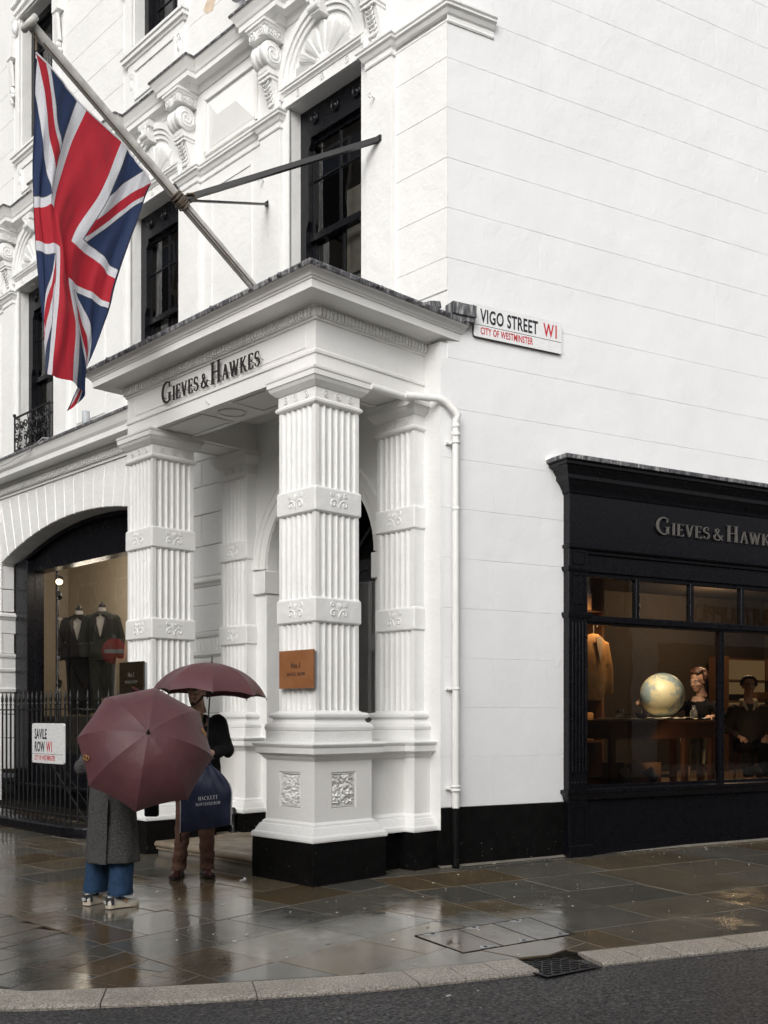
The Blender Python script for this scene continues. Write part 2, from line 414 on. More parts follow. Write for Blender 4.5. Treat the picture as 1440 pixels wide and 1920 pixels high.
# ------------------------------------------------------------------ mesh helpers
class MB:
    """collects faces, then links them as ONE mesh object"""
    def __init__(s): s.v, s.f, s.sm = [], [], []
    def add(s, verts, faces, smooth=False):
        o = len(s.v); s.v += [Vector(p) for p in verts]
        for f in faces: s.f.append([i + o for i in f]); s.sm.append(smooth)
        return s
    def box(s, x0, x1, y0, y1, z0, z1):
        v = [(x, y, z) for z in (z0, z1) for y in (y0, y1) for x in (x0, x1)]
        return s.add(v, [(0, 2, 3, 1), (4, 5, 7, 6), (0, 1, 5, 4), (2, 6, 7, 3), (0, 4, 6, 2), (1, 3, 7, 5)])
    def obox(s, c, ax, ay, az, hx, hy, hz):
        c = Vector(c); v = [c + ax * (i * hx) + ay * (j * hy) + az * (k * hz) for k in (-1, 1) for j in (-1, 1) for i in (-1, 1)]
        return s.add(v, [(0, 2, 3, 1), (4, 5, 7, 6), (0, 1, 5, 4), (2, 6, 7, 3), (0, 4, 6, 2), (1, 3, 7, 5)])
    def bar(s, a, b, w, t, up=(0, 0, 1)):
        a, b = Vector(a), Vector(b); d = (b - a).normalized()
        sx = d.cross(Vector(up));
        if sx.length < 1e-4: sx = d.cross(Vector((1, 0, 0)))
        sx.normalize(); sy = sx.cross(d)
        return s.obox((a + b) / 2, d, sx, sy, (b - a).length / 2, w / 2, t / 2)
    def extr(s, poly, vec, smooth=False):
        n = len(poly); vec = Vector(vec); p = [Vector(q) for q in poly]
        s.add(p + [q + vec for q in p], [list(range(n))[::-1], list(range(n, 2 * n))])
        s.add(p + [q + vec for q in p], [(i, (i + 1) % n, (i + 1) % n + n, i + n) for i in range(n)], smooth)
        return s
    def tube(s, pts, r, n=8, cap=True, smooth=True, closed=False):
        pts = [Vector(p) for p in pts]; m = len(pts)
        rs = r if isinstance(r, (list, tuple)) else [r] * m
        rings, prev = [], None
        for i, p in enumerate(pts):
            if closed: t = pts[(i + 1) % m] - pts[i - 1]
            else: t = pts[min(i + 1, m - 1)] - pts[max(i - 1, 0)]
            t.normalize()
            if prev is None:
                u = t.orthogonal().normalized()
            else:
                u = prev - t * prev.dot(t)
                u = u.normalized() if u.length > 1e-6 else t.orthogonal().normalized()
            prev = u; w = t.cross(u)
            rings.append([p + (u * math.cos(2 * math.pi * k / n) + w * math.sin(2 * math.pi * k / n)) * rs[i] for k in range(n)])
        v = [q for g in rings for q in g]; f = []
        for i in range(m if closed else m - 1):
            j = (i + 1) % m
            for k in range(n):
                f.append((i * n + k, i * n + (k + 1) % n, j * n + (k + 1) % n, j * n + k))
        s.add(v, f, smooth)
        if cap and not closed:
            s.add(rings[0], [list(range(n))[::-1]]); s.add(rings[-1], [list(range(n))])
        return s
    def lathe(s, prof, c=(0, 0, 0), n=16, axis=(0, 0, 1), smooth=True, ang=2 * math.pi):
        ax = Vector(axis).normalized(); u = ax.orthogonal().normalized(); w = ax.cross(u); c = Vector(c)
        full = abs(ang - 2 * math.pi) < 1e-6; m = n if full else n + 1
        v = [c + ax * z + (u * math.cos(ang * k / n) + w * math.sin(ang * k / n)) * r for r, z in prof for k in range(m)]
        f = [(i * m + k, i * m + (k + 1) % m, (i + 1) * m + (k + 1) % m, (i + 1) * m + k) for i in range(len(prof) - 1) for k in range(n)]
        s.add(v, f, smooth)
        for i, flip in ((0, True), (len(prof) - 1, False)):
            if prof[i][0] > 1e-5 and full:
                q = [v[i * m + k] for k in range(m)]; s.add(q, [list(range(m))[::-1] if flip else list(range(m))])
        return s
    def ball(s, c, r, nu=14, nv=9, scale=(1, 1, 1)):
        c = Vector(c)
        v = []
        for i in range(nv + 1):
            t = math.pi * i / nv
            for k in range(nu):
                a = 2 * math.pi * k / nu
                v.append(c + Vector((math.sin(t) * math.cos(a) * scale[0], math.sin(t) * math.sin(a) * scale[1], -math.cos(t) * scale[2])) * r)
        f = [(i * nu + k, i * nu + (k + 1) % nu, (i + 1) * nu + (k + 1) % nu, (i + 1) * nu + k) for i in range(nv) for k in range(nu)]
        return s.add(v, f, True)
    def sweep(s, path, prof, closed=False, smooth=False):
        """moulding: prof is a list of (offset outward, z); path a list of (x, y) with the outside on its right"""
        P = [Vector((p[0], p[1])) for p in path]; n = len(P); m = len(prof)
        nrm = []
        segs = n if closed else n - 1
        for i in range(segs):
            d = (P[(i + 1) % n] - P[i]).normalized(); nrm.append(Vector((d.y, -d.x)))
        offs = []
        for i in range(n):
            if closed: a, b2 = nrm[i - 1], nrm[i]
            else: a, b2 = nrm[max(i - 1, 0)], nrm[min(i, segs - 1)]
            k = a + b2; offs.append(k / max(0.15, (1 + a.dot(b2))))
        v = [(P[i].x + offs[i].x * o, P[i].y + offs[i].y * o, z) for i in range(n) for o, z in prof]
        f = []
        for i in range(segs):
            j = (i + 1) % n
            for q in range(m - 1):
                f.append((i * m + q, j * m + q, j * m + q + 1, i * m + q + 1))
        s.add(v, f, smooth)
        if not closed:
            s.add(v[:m], [list(range(m))[::-1]] if m > 2 else []); s.add(v[-m:], [list(range(m))] if m > 2 else [])
        return s
    def text(s, string, size, M4, extrude=0.004, bold=0.0, sx=1.0, spacing=1.0, align='LEFT'):
        cu = bpy.data.curves.new('lettering', 'FONT'); cu.body = string; cu.size = size; cu.extrude = extrude
        cu.offset = bold; cu.space_character = spacing; cu.align_x = align; cu.resolution_u = 3
        ob = bpy.data.objects.new('lettering', cu); COL.objects.link(ob)
        dg = bpy.context.evaluated_depsgraph_get(); me = bpy.data.meshes.new_from_object(ob.evaluated_get(dg))
        T = M4 @ Matrix.Diagonal((sx, 1, 1, 1))
        s.add([T @ q.co for q in me.vertices], [list(p.vertices) for p in me.polygons])
        bpy.data.objects.remove(ob); bpy.data.curves.remove(cu); bpy.data.meshes.remove(me)
        return s
    def mesh(s, name, org=(0, 0, 0)):
        me = bpy.data.meshes.new(name); org = Vector(org)
        me.from_pydata([tuple(p - org) for p in s.v], [], s.f)
        me.polygons.foreach_set('use_smooth', s.sm); me.update()
        return me
    def build(s, name, mat, parent=None, org=None, bevel=0.0, seg=2):
        """verts are given in world coordinates; a child keeps its thing's origin unless org is given"""
        po = Vector(parent['_o']) if parent is not None else Vector((0, 0, 0))
        o3 = Vector(org) if org is not None else (po if parent is not None else s.base())
        ob = bpy.data.objects.new(name, s.mesh(name, o3))
        ob.data.materials.append(M[mat] if isinstance(mat, str) else mat)
        COL.objects.link(ob)
        if parent is not None: ob.parent = parent
        ob.location = o3 - po
        ob['_o'] = tuple(o3)
        if bevel:
            bv = ob.modifiers.new('bevel', 'BEVEL'); bv.width = bevel; bv.segments = seg; bv.limit_method = 'ANGLE'
            bv.angle_limit = math.radians(40); bv.harden_normals = False
        return ob
    def base(s):
        xs = [p.x for p in s.v]; ys = [p.y for p in s.v]; zs = [p.z for p in s.v]
        return Vector(((min(xs) + max(xs)) / 2, (min(ys) + max(ys)) / 2, min(zs)))

def tag(o, label=None, cat=None, group=None, kind=None):
    for k, v in (('label', label), ('category', cat), ('group', group), ('kind', kind)):
        if v: o[k] = v
    return o

def thing(name, loc, label, cat, group=None):
    o = bpy.data.objects.new(name, None); COL.objects.link(o)
    o.location = loc; o['_o'] = tuple(loc); o.empty_display_size = 0.2
    return tag(o, label, cat, group)

def piece(name, mesh, mat, parent, loc, rot=None):
    """one of many alike pieces, sharing mesh data"""
    ob = bpy.data.objects.new(name, mesh)
    if mat is not None and not mesh.materials: mesh.materials.append(M[mat])
    COL.objects.link(ob); ob.parent = parent
    ob.location = Vector(loc) - Vector(parent['_o'])
    if rot: ob.rotation_euler = rot
    ob['_o'] = tuple(loc)
    return ob

def copy_tree(o, parent=None):
    c = o.copy(); COL.objects.link(c)
    if parent is not None: c.parent = parent
    for ch in list(o.children): copy_tree(ch, c)
    return c

def fuse(mb, voxel=0.012, smooth=6, crumple=None):
    """overlapping shapes melted into one continuous skin"""
    me = mb.mesh('fused'); ob = bpy.data.objects.new('fused', me); COL.objects.link(ob)
    r = ob.modifiers.new('r', 'REMESH'); r.mode = 'VOXEL'; r.voxel_size = voxel
    sm = ob.modifiers.new('s', 'SMOOTH'); sm.iterations = smooth; sm.factor = 0.5
    dg = bpy.context.evaluated_depsgraph_get()
    out = bpy.data.meshes.new_from_object(ob.evaluated_get(dg))
    bpy.data.objects.remove(ob); bpy.data.meshes.remove(me)
    res = MB(); vs = [q.co.copy() for q in out.vertices]
    if crumple:                                    # soft cloth folds: (depth, frequency across, frequency down)
        d, fx, fz = crumple
        for i, q in enumerate(out.vertices):
            p = vs[i]; t = noise.noise((p.x * fx, p.y * fx, p.z * fz)) + .5 * noise.noise((p.x * fx * 2.1 + 5, p.y * fx * 2.1, p.z * fz * 1.7)) - .6 * abs(noise.noise((p.x * fx * .8, p.y * fx * .8 + 3, p.z * fz * 2.6)))
            vs[i] = p + q.normal * (d * t)
    res.add(vs, [list(p.vertices) for p in out.polygons], True)
    bpy.data.meshes.remove(out)
    return res

def gz(x, y):
    """the pavement falls gently towards the kerb"""
    return max(-0.16, min(0.14, 0.012 * x + 0.010 * y))

# Vigo Street wall: s metres along it from P0, o metres outward
A = math.radians(15.1)
V0 = Vector((1.815, -0.10, 0)); VD = Vector((math.cos(A), -math.sin(A), 0)); VN = Vector((-math.sin(A), -math.cos(A), 0)); UP = Vector((0, 0, 1))
def vg(s, o, z): return V0 + VD * s + VN * o + UP * z
def vbox(mb, s0, s1, o0, o1, z0, z1):
    return mb.obox(vg((s0 + s1) / 2, (o0 + o1) / 2, (z0 + z1) / 2), VD, VN, UP, (s1 - s0) / 2, (o1 - o0) / 2, (z1 - z0) / 2)
def vpath(*so): return [tuple(vg(s, o, 0).xy) for s, o in so]
# frames for lettering: x right, y up, z out of the wall
FS = Matrix(((0, 0, -1, 0), (-1, 0, 0, 0), (0, 1, 0, 0), (0, 0, 0, 1)))            # on walls facing -X
def frame(o, xd, zd=UP):
    xd = Vector(xd).normalized(); nd = xd.cross(Vector(zd)); m4 = Matrix.Identity(4)
    for i in range(3): m4[i][0], m4[i][1], m4[i][2], m4[i][3] = xd[i], zd[i], nd[i], o[i]
    return m4

# serif capitals as strokes: (points, widths) in a box one unit high
def arc(cx, cy, rx, ry, a0, a1, n=14):
    return [(cx + rx * math.cos(math.radians(a0 + (a1 - a0) * i / n)), cy + ry * math.sin(math.radians(a0 + (a1 - a0) * i / n))) for i in range(n + 1)]
TH, TN, SF = 0.125, 0.045, 0.035
def lin(a, b, w): return ([a, b], [w, w])
def ser(x, y, w=0.26): return ([(x - w / 2, y), (x + w / 2, y)], [SF, SF])
def cw(n, a=TN, b=TH): return [a + (b - a) * math.sin(math.pi * i / (n - 1)) for i in range(n)]
GL = {}
GL['I'] = (0.30, [lin((.15, 0), (.15, 1), TH), ser(.15, .017), ser(.15, .983)])
GL['L'] = (0.56, [lin((.15, 0), (.15, 1), TH), ser(.15, .983), lin((.05, .02), (.54, .02), TN), lin((.53, 0), (.53, .17), .04)])
GL['E'] = (0.60, [lin((.15, 0), (.15, 1), TH), lin((.05, .98), (.55, .98), TN), lin((.05, .02), (.58, .02), TN), lin((.15, .52), (.44, .52), TN),
                  lin((.54, .84), (.54, 1), .04), lin((.57, 0), (.57, .17), .04), lin((.44, .44), (.44, .60), .035)])
GL['T'] = (0.64, [lin((.32, 0), (.32, 1), TH), ser(.32, .017), lin((.03, .98), (.61, .98), TN), lin((.04, .83), (.04, 1), .04), lin((.60, .83), (.60, 1), .04)])
GL['H'] = (0.80, [lin((.15, 0), (.15, 1), TH), lin((.65, 0), (.65, 1), TH), lin((.15, .52), (.65, .52), TN)] + [ser(x, y) for x in (.15, .65) for y in (.017, .983)])
GL['V'] = (0.76, [lin((.12, 1), (.39, 0), TH), lin((.66, 1), (.39, 0), TN), ser(.12, .983), ser(.66, .983, .2)])
GL['A'] = (0.76, [lin((.10, 0), (.38, 1), TN), lin((.38, 1), (.65, 0), TH), lin((.2, .35), (.55, .35), TN), ser(.10, .017, .2), ser(.65, .017)])
GL['W'] = (1.10, [lin((.10, 1), (.33, 0), TH), lin((.55, .95), (.33, 0), TN), lin((.50, 1), (.75, 0), TH), lin((.99, 1), (.75, 0), TN), ser(.10, .983), ser(.50, .983, .2), ser(.99, .983, .2)])
GL['K'] = (0.78, [lin((.15, 0), (.15, 1), TH), lin((.15, .42), (.62, 1), TN), lin((.30, .58), (.68, 0), TH), ser(.15, .017), ser(.15, .983), ser(.62, .983, .2), ser(.68, .017, .22)])
GL['N'] = (0.82, [lin((.13, 0), (.13, 1), TN), lin((.13, 1), (.68, 0), TH), lin((.68, 0), (.68, 1), TN), ser(.13, .017, .2), ser(.10, .983, .2), ser(.68, .983, .2)])
q = arc(.48, .5, .40, .49, 55, 305, 22)
GL['C'] = (0.80, [(q, cw(len(q))), lin((.71, .74), (.71, .97), .04)])
GL['G'] = (0.88, [(q, cw(len(q))), lin((.71, .72), (.71, .97), .04), lin((.72, .04), (.72, .44), TH), ser(.72, .44, .26)])
q = arc(.46, .5, .39, .49, 0, 360, 30)
GL['O'] = (0.92, [(q, [TN + (TH - TN) * abs(math.cos(2 * math.pi * i / 30)) for i in range(31)])])
q = arc(.30, .74, .20, .24, 35, 250, 12) + arc(.31, .27, .22, .255, 75, -145, 14)
GL['S'] = (0.62, [(q, [TN + (TH - TN) * math.exp(-((i - 12.5) / 6.5) ** 2) for i in range(len(q))]), lin((.47, .76), (.47, .96), .035), lin((.12, .05), (.12, .25), .035)])
q = arc(.20, .74, .28, .235, 90, -90, 12)
GL['R'] = (0.74, [lin((.15, 0), (.15, 1), TH), (q, cw(len(q))), lin((.15, .975), (.22, .975), TN), lin((.15, .505), (.22, .505), TN), lin((.28, .5), (.64, 0), TH), ser(.15, .017), ser(.12, .983, .2), ser(.66, .017, .18)])
GL['1'] = (0.40, [lin((.22, 0), (.22, 1), TH), ser(.22, .017), lin((.06, .84), (.22, .98), TN)])
GL['4'] = (0.62, [lin((.42, 0), (.42, 1), TH), lin((.42, 1), (.04, .28), TN), lin((.03, .28), (.58, .28), TN), ser(.42, .017)])
q = [(.80, .42), (.68, .20), (.50, .04), (.30, 0.0), (.12, .08), (.06, .25), (.14, .42), (.34, .58), (.46, .72), (.45, .90), (.33, .98), (.21, .90), (.20, .74), (.34, .52), (.56, .24), (.80, .02)]
GL['&'] = (0.88, [(q, [.05, .05, .06, .08, .10, .11, .09, .06, .06, .05, .05, .07, .09, .11, .12, .10]), ser(.80, .42, .2)])
def serif_text(mb, s, M4, big, small=None, gap=0.10, depth=0.012, width=1.0):
    """s: capitals; a lower-case letter is drawn as a small capital"""
    x = 0.0
    small = small or big
    for ch in s:
        if ch == ' ': x += big * 0.30 * width; continue
        h = small if ch.islower() else big
        adv, strokes = GL[ch.upper()]
        for pts, ws in strokes:
            n = len(pts); L, R2 = [], []
            for i in range(n):
                a, b2 = Vector(pts[max(i - 1, 0)]), Vector(pts[min(i + 1, n - 1)])
                d = (b2 - a).normalized(); nn = Vector((-d.y, d.x)); p = Vector(pts[i]); w = ws[i] / 2
                if abs(d.y) > 0.4 and n == 2: nn = Vector((-1, 0)) if d.y > 0 else Vector((1, 0))
                L.append(p + nn * w); R2.append(p - nn * w)
            for i in range(n - 1):
                poly = [L[i], L[i + 1], R2[i + 1], R2[i]]
                poly = [M4 @ Vector((x + t.x * h * width, t.y * h, 0)) for t in poly]
                mb.extr(poly, (M4.to_3x3() @ Vector((0, 0, depth))))
        x += (adv + gap) * h * width
    return x
def serif_len(s, big, small=None, gap=0.10, width=1.0):
    return serif_text(MB(), s, Matrix.Identity(4), big, small, gap, 0.01, width)
# ------------------------------------------------------------------ ground: road, pavement, kerb
def clip_half(poly, p, n):
    out = []
    for i in range(len(poly)):
        a, b2 = poly[i], poly[(i + 1) % len(poly)]
        da = (a[0] - p[0]) * n[0] + (a[1] - p[1]) * n[1]; db = (b2[0] - p[0]) * n[0] + (b2[1] - p[1]) * n[1]
        if da >= 0: out.append(a)
        if da * db < 0:
            t = da / (da - db); out.append((a[0] + (b2[0] - a[0]) * t, a[1] + (b2[1] - a[1]) * t))
    return out
def inset(poly, d):
    n = len(poly); res = list(poly); area = sum(poly[i][0] * poly[(i + 1) % n][1] - poly[(i + 1) % n][0] * poly[i][1] for i in range(n))
    sgn = 1 if area > 0 else -1
    for i in range(n):
        a, b2 = poly[i], poly[(i + 1) % n]; dx, dy = b2[0] - a[0], b2[1] - a[1]; L = math.hypot(dx, dy)
        if L < 1e-5: continue
        nx, ny = -dy / L * sgn, dx / L * sgn
        res = clip_half(res, (a[0] + nx * d, a[1] + ny * d), (nx, ny))
        if len(res) < 3: return []
    return res

def grid_sheet(x0, x1, y0, y1, step, zf):
    mb = MB(); nx = int((x1 - x0) / step); ny = int((y1 - y0) / step)
    v = [(x0 + (x1 - x0) * i / nx, y0 + (y1 - y0) * j / ny, zf(x0 + (x1 - x0) * i / nx, y0 + (y1 - y0) * j / ny)) for j in range(ny + 1) for i in range(nx + 1)]
    return mb.add(v, [(j * (nx + 1) + i, j * (nx + 1) + i + 1, (j + 1) * (nx + 1) + i + 1, (j + 1) * (nx + 1) + i) for j in range(ny) for i in range(nx)])

road = grid_sheet(-160, 160, -160, 160, 4, lambda x, y: gz(x, y) - 0.028).build('road', 'asphalt', org=(0, 0, -0.03))
tag(road, kind='structure')

KO = [(-4.4, 60), (-4.4, 3.0), (-4.3, 0.8), (-4.02, -0.55), (-3.51, -1.575), (-2.72, -2.14), (-1.79, -2.70), (-1.10, -3.00), (-0.435, -3.26), (0.83, -3.77), (3.0, -4.52), (7.0, -5.66), (60.0, -19.95)]
KW = 0.29
def offset_path(path, d):
    res = []
    for i in range(len(path)):
        a = Vector(path[max(i - 1, 0)]); c = Vector(path[min(i + 1, len(path) - 1)]); p = Vector(path[i])
        t = (c - a).normalized(); res.append((p.x - t.y * d, p.y + t.x * d))
    return res
KI = offset_path(KO, KW)
# mortar bed under the slabs
bed = MB(); top = [(x, y) for x, y in KI] + [(60, 60)]
bedg = grid_sheet(-4.4, 12, -8, 16, 0.4, lambda x, y: gz(x, y) - 0.012)
keep = MB()
for f in bedg.f:
    poly = [(bedg.v[i].x, bedg.v[i].y) for i in f]
    for i in range(len(KI) - 1):
        a, c = KI[i], KI[i + 1]; dx, dy = c[0] - a[0], c[1] - a[1]
        poly = clip_half(poly, a, (-dy, dx))
        if len(poly) < 3: break
    if len(poly) >= 3: keep.add([(x, y, gz(x, y) - 0.012) for x, y in poly], [list(range(len(poly)))])
pavement = keep.build('pavement', 'joint', org=(0, 0, 0))
tag(pavement, kind='structure')

def lay_slab(poly, mat, jog=0.0022):
    for i in range(len(KI) - 1):
        a, c = KI[i], KI[i + 1]; dx, dy = c[0] - a[0], c[1] - a[1]; L = math.hypot(dx, dy)
        poly = clip_half(poly, (a[0] - dy / L * 0.006, a[1] + dx / L * 0.006), (-dy, dx))
        if len(poly) < 3: return
    p1 = inset(poly, 0.0026); p2 = inset(poly, 0.0065)
    if len(p2) < 3 or len(p1) != len(p2): return
    ar = abs(sum(p2[i][0] * p2[(i + 1) % len(p2)][1] - p2[(i + 1) % len(p2)][0] * p2[i][1] for i in range(len(p2)))) / 2
    if ar < 0.012: return
    cx = sum(p[0] for p in p2) / len(p2); cy = sum(p[1] for p in p2) / len(p2)
    dz, tx, ty = rng.uniform(-1, 1) * jog, rng.uniform(-1, 1) * 0.0035, rng.uniform(-1, 1) * 0.0035
    zt = lambda x, y: gz(x, y) + dz + tx * (x - cx) + ty * (y - cy)
    n = len(p1); mb = MB()
    mb.add([(x, y, zt(x, y)) for x, y in p2] + [(x, y, zt(x, y) - 0.003) for x, y in p1] + [(x, y, zt(x, y) - 0.04) for x, y in p1],
           [list(range(n))] + [(i, i + n, (i + 1) % n + n, (i + 1) % n) for i in range(n)] + [(i + n, i + 2 * n, (i + 1) % n + 2 * n, (i + 1) % n + n) for i in range(n)])
    mb.build('slab', mat, pavement, org=(cx, cy, gz(cx, cy)))

def lay_rows(org, ang, rows, width, lengths, span, keep_fn, mat, wj=0.0):
    """rows of slabs running along the direction ang"""
    ca, sa = math.cos(math.radians(ang)), math.sin(math.radians(ang))
    v = rows[0]
    while v < rows[1]:
        w = width + rng.uniform(-wj, wj); u = span[0] - rng.uniform(0, lengths[1])
        while u < span[1]:
            L = rng.uniform(*lengths)
            poly = [(org[0] + ca * a - sa * c, org[1] + sa * a + ca * c) for a, c in ((u, v), (u + L, v), (u + L, v + w), (u, v + w))]
            poly = keep_fn(poly)
            if len(poly) >= 3: lay_slab(poly, mat)
            u += L
        v += w
def in_a(p):
    p = clip_half(p, (-2.40, 0), (1, 0.02))
    p = clip_half(p, (0.27, -1.72), (-1, 0.24)) if len(p) >= 3 else p
    p = clip_half(p, (0, 9.5), (0, -1)) if len(p) >= 3 else p
    return clip_half(p, (1.0, 0), (-1, 0)) if len(p) >= 3 else p
def in_b(p):
    p = clip_half(p, (0.27, -1.72), (1, -0.24))
    return clip_half(p, tuple(vg(0, -0.3, 0).xy), tuple(VN.xy)) if len(p) >= 3 else p
def in_c(p):
    p = clip_half(p, (-2.40, 0), (-1, -0.02))
    p = clip_half(p, (0, 2.6), (0, -1)) if len(p) >= 3 else p
    return clip_half(p, (0, -3.2), (0, 1)) if len(p) >= 3 else p
lay_rows((-2.4, -1.28), 5, (-2.4, 11.0), 0.60, (0.50, 0.95), (-0.6, 4.2), in_a, 'slab', 0.03)
lay_rows((0.27, -1.72), -15, (-4.2, 3.2), 0.66, (0.55, 1.0), (-1.8, 9.5), in_b, 'slab', 0.05)
lay_rows((-2.4, -1.9), 19, (-2.2, 5.5), 0.265, (0.32, 0.56), (-2.6, 1.4), in_c, 'slab_small', 0.02)

kerb = MB()
for (a, b2) in zip(list(zip(KO, KI))[:-1], list(zip(KO, KI))[1:]):
    kerb.add([(*a[0], gz(*a[0]) - 0.06), (*b2[0], gz(*b2[0]) - 0.06), (*b2[1], gz(*b2[1]) - 0.015), (*a[1], gz(*a[1]) - 0.015)], [(0, 1, 2, 3)])
kerb = kerb.build('kerb', 'joint', org=(-2, -2.5, 0)); tag(kerb, kind='structure')
# granite kerb stones, resampled along the curve
def resample(path, d):
    pts = [Vector(p) for p in path]; res = []; acc = 0.0
    for a, c in zip(pts[:-1], pts[1:]):
        L = (c - a).length; k = 0
        while acc < L: res.append(a.lerp(c, acc / L)); acc += d
        acc -= L
    return res
fine_o = [p for p in resample(KO, 0.05) if p.y < 9 and p.x < 12]
i = 0
MHC = Vector((-0.62, -3.04))                                    # the iron cover interrupts the kerb here
while i < len(fine_o) - 3:
    p = fine_o[i]
    if (p + Vector((.015, .13)) - Vector(MHC.xy)).length < 0.225: i += 1; continue
    L = 19 if p.x < -1.75 else (6 if p.x < 1.2 else 16)
    L = max(5, int(L * rng.uniform(0.9, 1.1))); j = min(i + L, len(fine_o) - 1)
    for k in range(i, j):
        if (fine_o[k] + Vector((.015, .13)) - Vector(MHC.xy)).length < 0.225: j = k; break
    if j - i < 3: i = j + 1; continue
    idx = [i] + [k for k in range(i + 3, j - 1, 4)] + [j]
    seg = [fine_o[k] for k in idx]
    mid = seg[len(seg) // 2]
    tn = [(fine_o[min(k + 1, len(fine_o) - 1)] - fine_o[max(k - 1, 0)]).normalized() for k in idx]
    mb = MB(); rowsv = []; gap = 0.0035; dz = rng.uniform(-0.002, 0.003)
    for q, (s_, t) in enumerate(zip(seg, tn)):
        sh = t * (gap if q == 0 else (-gap if q == len(seg) - 1 else 0)); nn = Vector((-t.y, t.x)); s_ = s_ + sh
        row = []
        for off, zz in ((0.0, -0.05), (0.0, -0.016), (0.018, -0.002), (KW - 0.004, 0.003), (KW - 0.004, -0.03)):
            w = s_ + nn * off; row.append((w.x, w.y, gz(w.x, w.y) + zz + dz))
        rowsv.append(row)
    n = 5; v = [p2 for r_ in rowsv for p2 in r_]
    mb.add(v, [(r_ * n + k, (r_ + 1) * n + k, (r_ + 1) * n + k + 1, r_ * n + k + 1) for r_ in range(len(rowsv) - 1) for k in range(n - 1)])
    mb.add(rowsv[0], [list(range(n))]); mb.add(rowsv[-1], [list(range(n))])
    mb.build('kerb_stone', 'granite', kerb)
    i = j

# iron manhole cover set across the kerb, and the tray cover in the paving
t = thing('manhole_cover', (-0.62, -3.04, gz(-.62, -3.04)), 'dark cast iron access cover with raised tread bars set across the granite kerb', 'manhole cover')
e1 = Vector((0.40, -0.07, 0)).normalized(); e2 = Vector((-0.06, -0.40, 0)).normalized()
zc = gz(-.62, -3.04) - 0.018; cc = Vector((-0.62, -3.04, zc))
MB().obox(cc - UP * 0.02, e1, e2, UP, 0.205, 0.20, 0.02).build('cover_plate', 'iron', t, bevel=0.004)
fr = MB()
for sx in (-1, 1):
    fr.obox(cc + e1 * (sx * 0.214), e1, e2, UP, 0.009, 0.225, 0.003); fr.obox(cc + e2 * (sx * 0.209), e1, e2, UP, 0.223, 0.009, 0.002)
fr.build('cover_frame', 'iron', t)
for r_ in range(-4, 5):
    for c_ in range(-2, 3):
        q = cc + e2 * (r_ * 0.042) + e1 * (c_ * 0.078 + (0.019 if r_ % 2 else -0.019))
        a_ = e1 if (r_ + c_) % 2 else (e1 + e2 * 0.7).normalized()
        MB().obox(q + UP * 0.003, a_, a_.cross(UP), UP, 0.026, 0.007, 0.003).build('tread_bar', 'iron', t)

t = thing('access_cover', (-0.26, -2.32, gz(-.26, -2.32)), 'recessed paving tray cover in three panels with bright steel corner plates', 'access cover')
H0 = [Vector((-0.70, -1.94, 0)), Vector((0.353, -2.12, 0)), Vector((0.138, -2.69, 0)), Vector((-0.83, -2.51, 0))]
def hq(u, w):
    p = H0[0].lerp(H0[1], u).lerp(H0[3].lerp(H0[2], u), w); return Vector((p.x, p.y, gz(p.x, p.y) + 0.0015))
fr = MB()
for a, c in (((0, 0), (1, 0)), ((1, 0), (1, 1)), ((1, 1), (0, 1)), ((0, 1), (0, 0)), ((.345, 0), (.345, 1)), ((.66, 0), (.66, 1))):
    fr.bar(hq(*a), hq(*c), 0.007, 0.004)
fr.build('tray_frame', 'joint', t)
for u0, u1 in ((0.008, .339), (.351, .654), (.666, .992)):
    ps = [hq(u0, .02), hq(u1, .02), hq(u1, .98), hq(u0, .98)]
    MB().extr([p - UP * 0.03 for p in ps], UP * 0.031).build('tray_slab', 'slab', t)
for u, w, du, dw in ((.12, .03, .13, .13), (.47, .03, .12, .13), (.86, .03, .12, .13), (.22, .97, .14, -.15), (.56, .97, .13, -.15), (.90, .97, .12, -.15)):
    a, b2, c = hq(u - du * .5, w), hq(u + du * .5, w), hq(u, w + dw)
    mb = MB().extr([a + UP * .001, b2 + UP * .001, c + UP * .001], UP * 0.003)
    pl = mb.build('corner_plate', 'steel', t)
    MB().lathe([(0.014, 0), (0.014, 0.003), (0.006, 0.004)], (a + b2 + c) / 3 + UP * 0.004, 8).build('bolt', 'iron', pl)

# leaf scraps and paper lying on the wet stones
lit = MB()
for k in range(170):
    if k < 120: x, y = rng.uniform(-2.3, 4.0), rng.uniform(-3.2, 0.9)
    else:
        s_ = rng.uniform(-.3, 4.5); q = vg(s_, rng.uniform(.03, .5) ** 1.3, 0); x, y = q.x, q.y
    if -0.05 < x < 1.0 and -0.05 < y: continue
    r_ = rng.uniform(0.004, 0.013) if k % 4 else rng.uniform(.013, .024); a0 = rng.uniform(0, 6.28)
    lit.add([(x + r_ * rng.uniform(.5, 1.3) * math.cos(a0 + q_), y + r_ * rng.uniform(.3, .9) * math.sin(a0 + q_), gz(x, y) + 0.006 + 0.003 * (q_ > 3)) for q_ in (0, 1.2, 2.4, 3.8, 5)], [(0, 1, 2, 3, 4)])
tag(lit.build('litter', 'litter', org=(0, 0, 0)), kind='stuff')
t_ = MB().obox((-0.23, 0.72, gz(-.23, .72) + 0.008), Vector((1, .3, 0)).normalized(), Vector((-.3, 1, 0)).normalized(), UP, 0.035, 0.012, 0.004)
t_.obox((-0.19, 0.75, gz(-.2, .7) + 0.014), Vector((.5, 1, .2)).normalized(), Vector((1, -.5, 0)).normalized(), UP, 0.022, 0.010, 0.003)
tag(t_.build('paper_scrap', 'print_white'), 'crumpled white paper scrap lying on the wet slabs beside the stone step', 'litter')
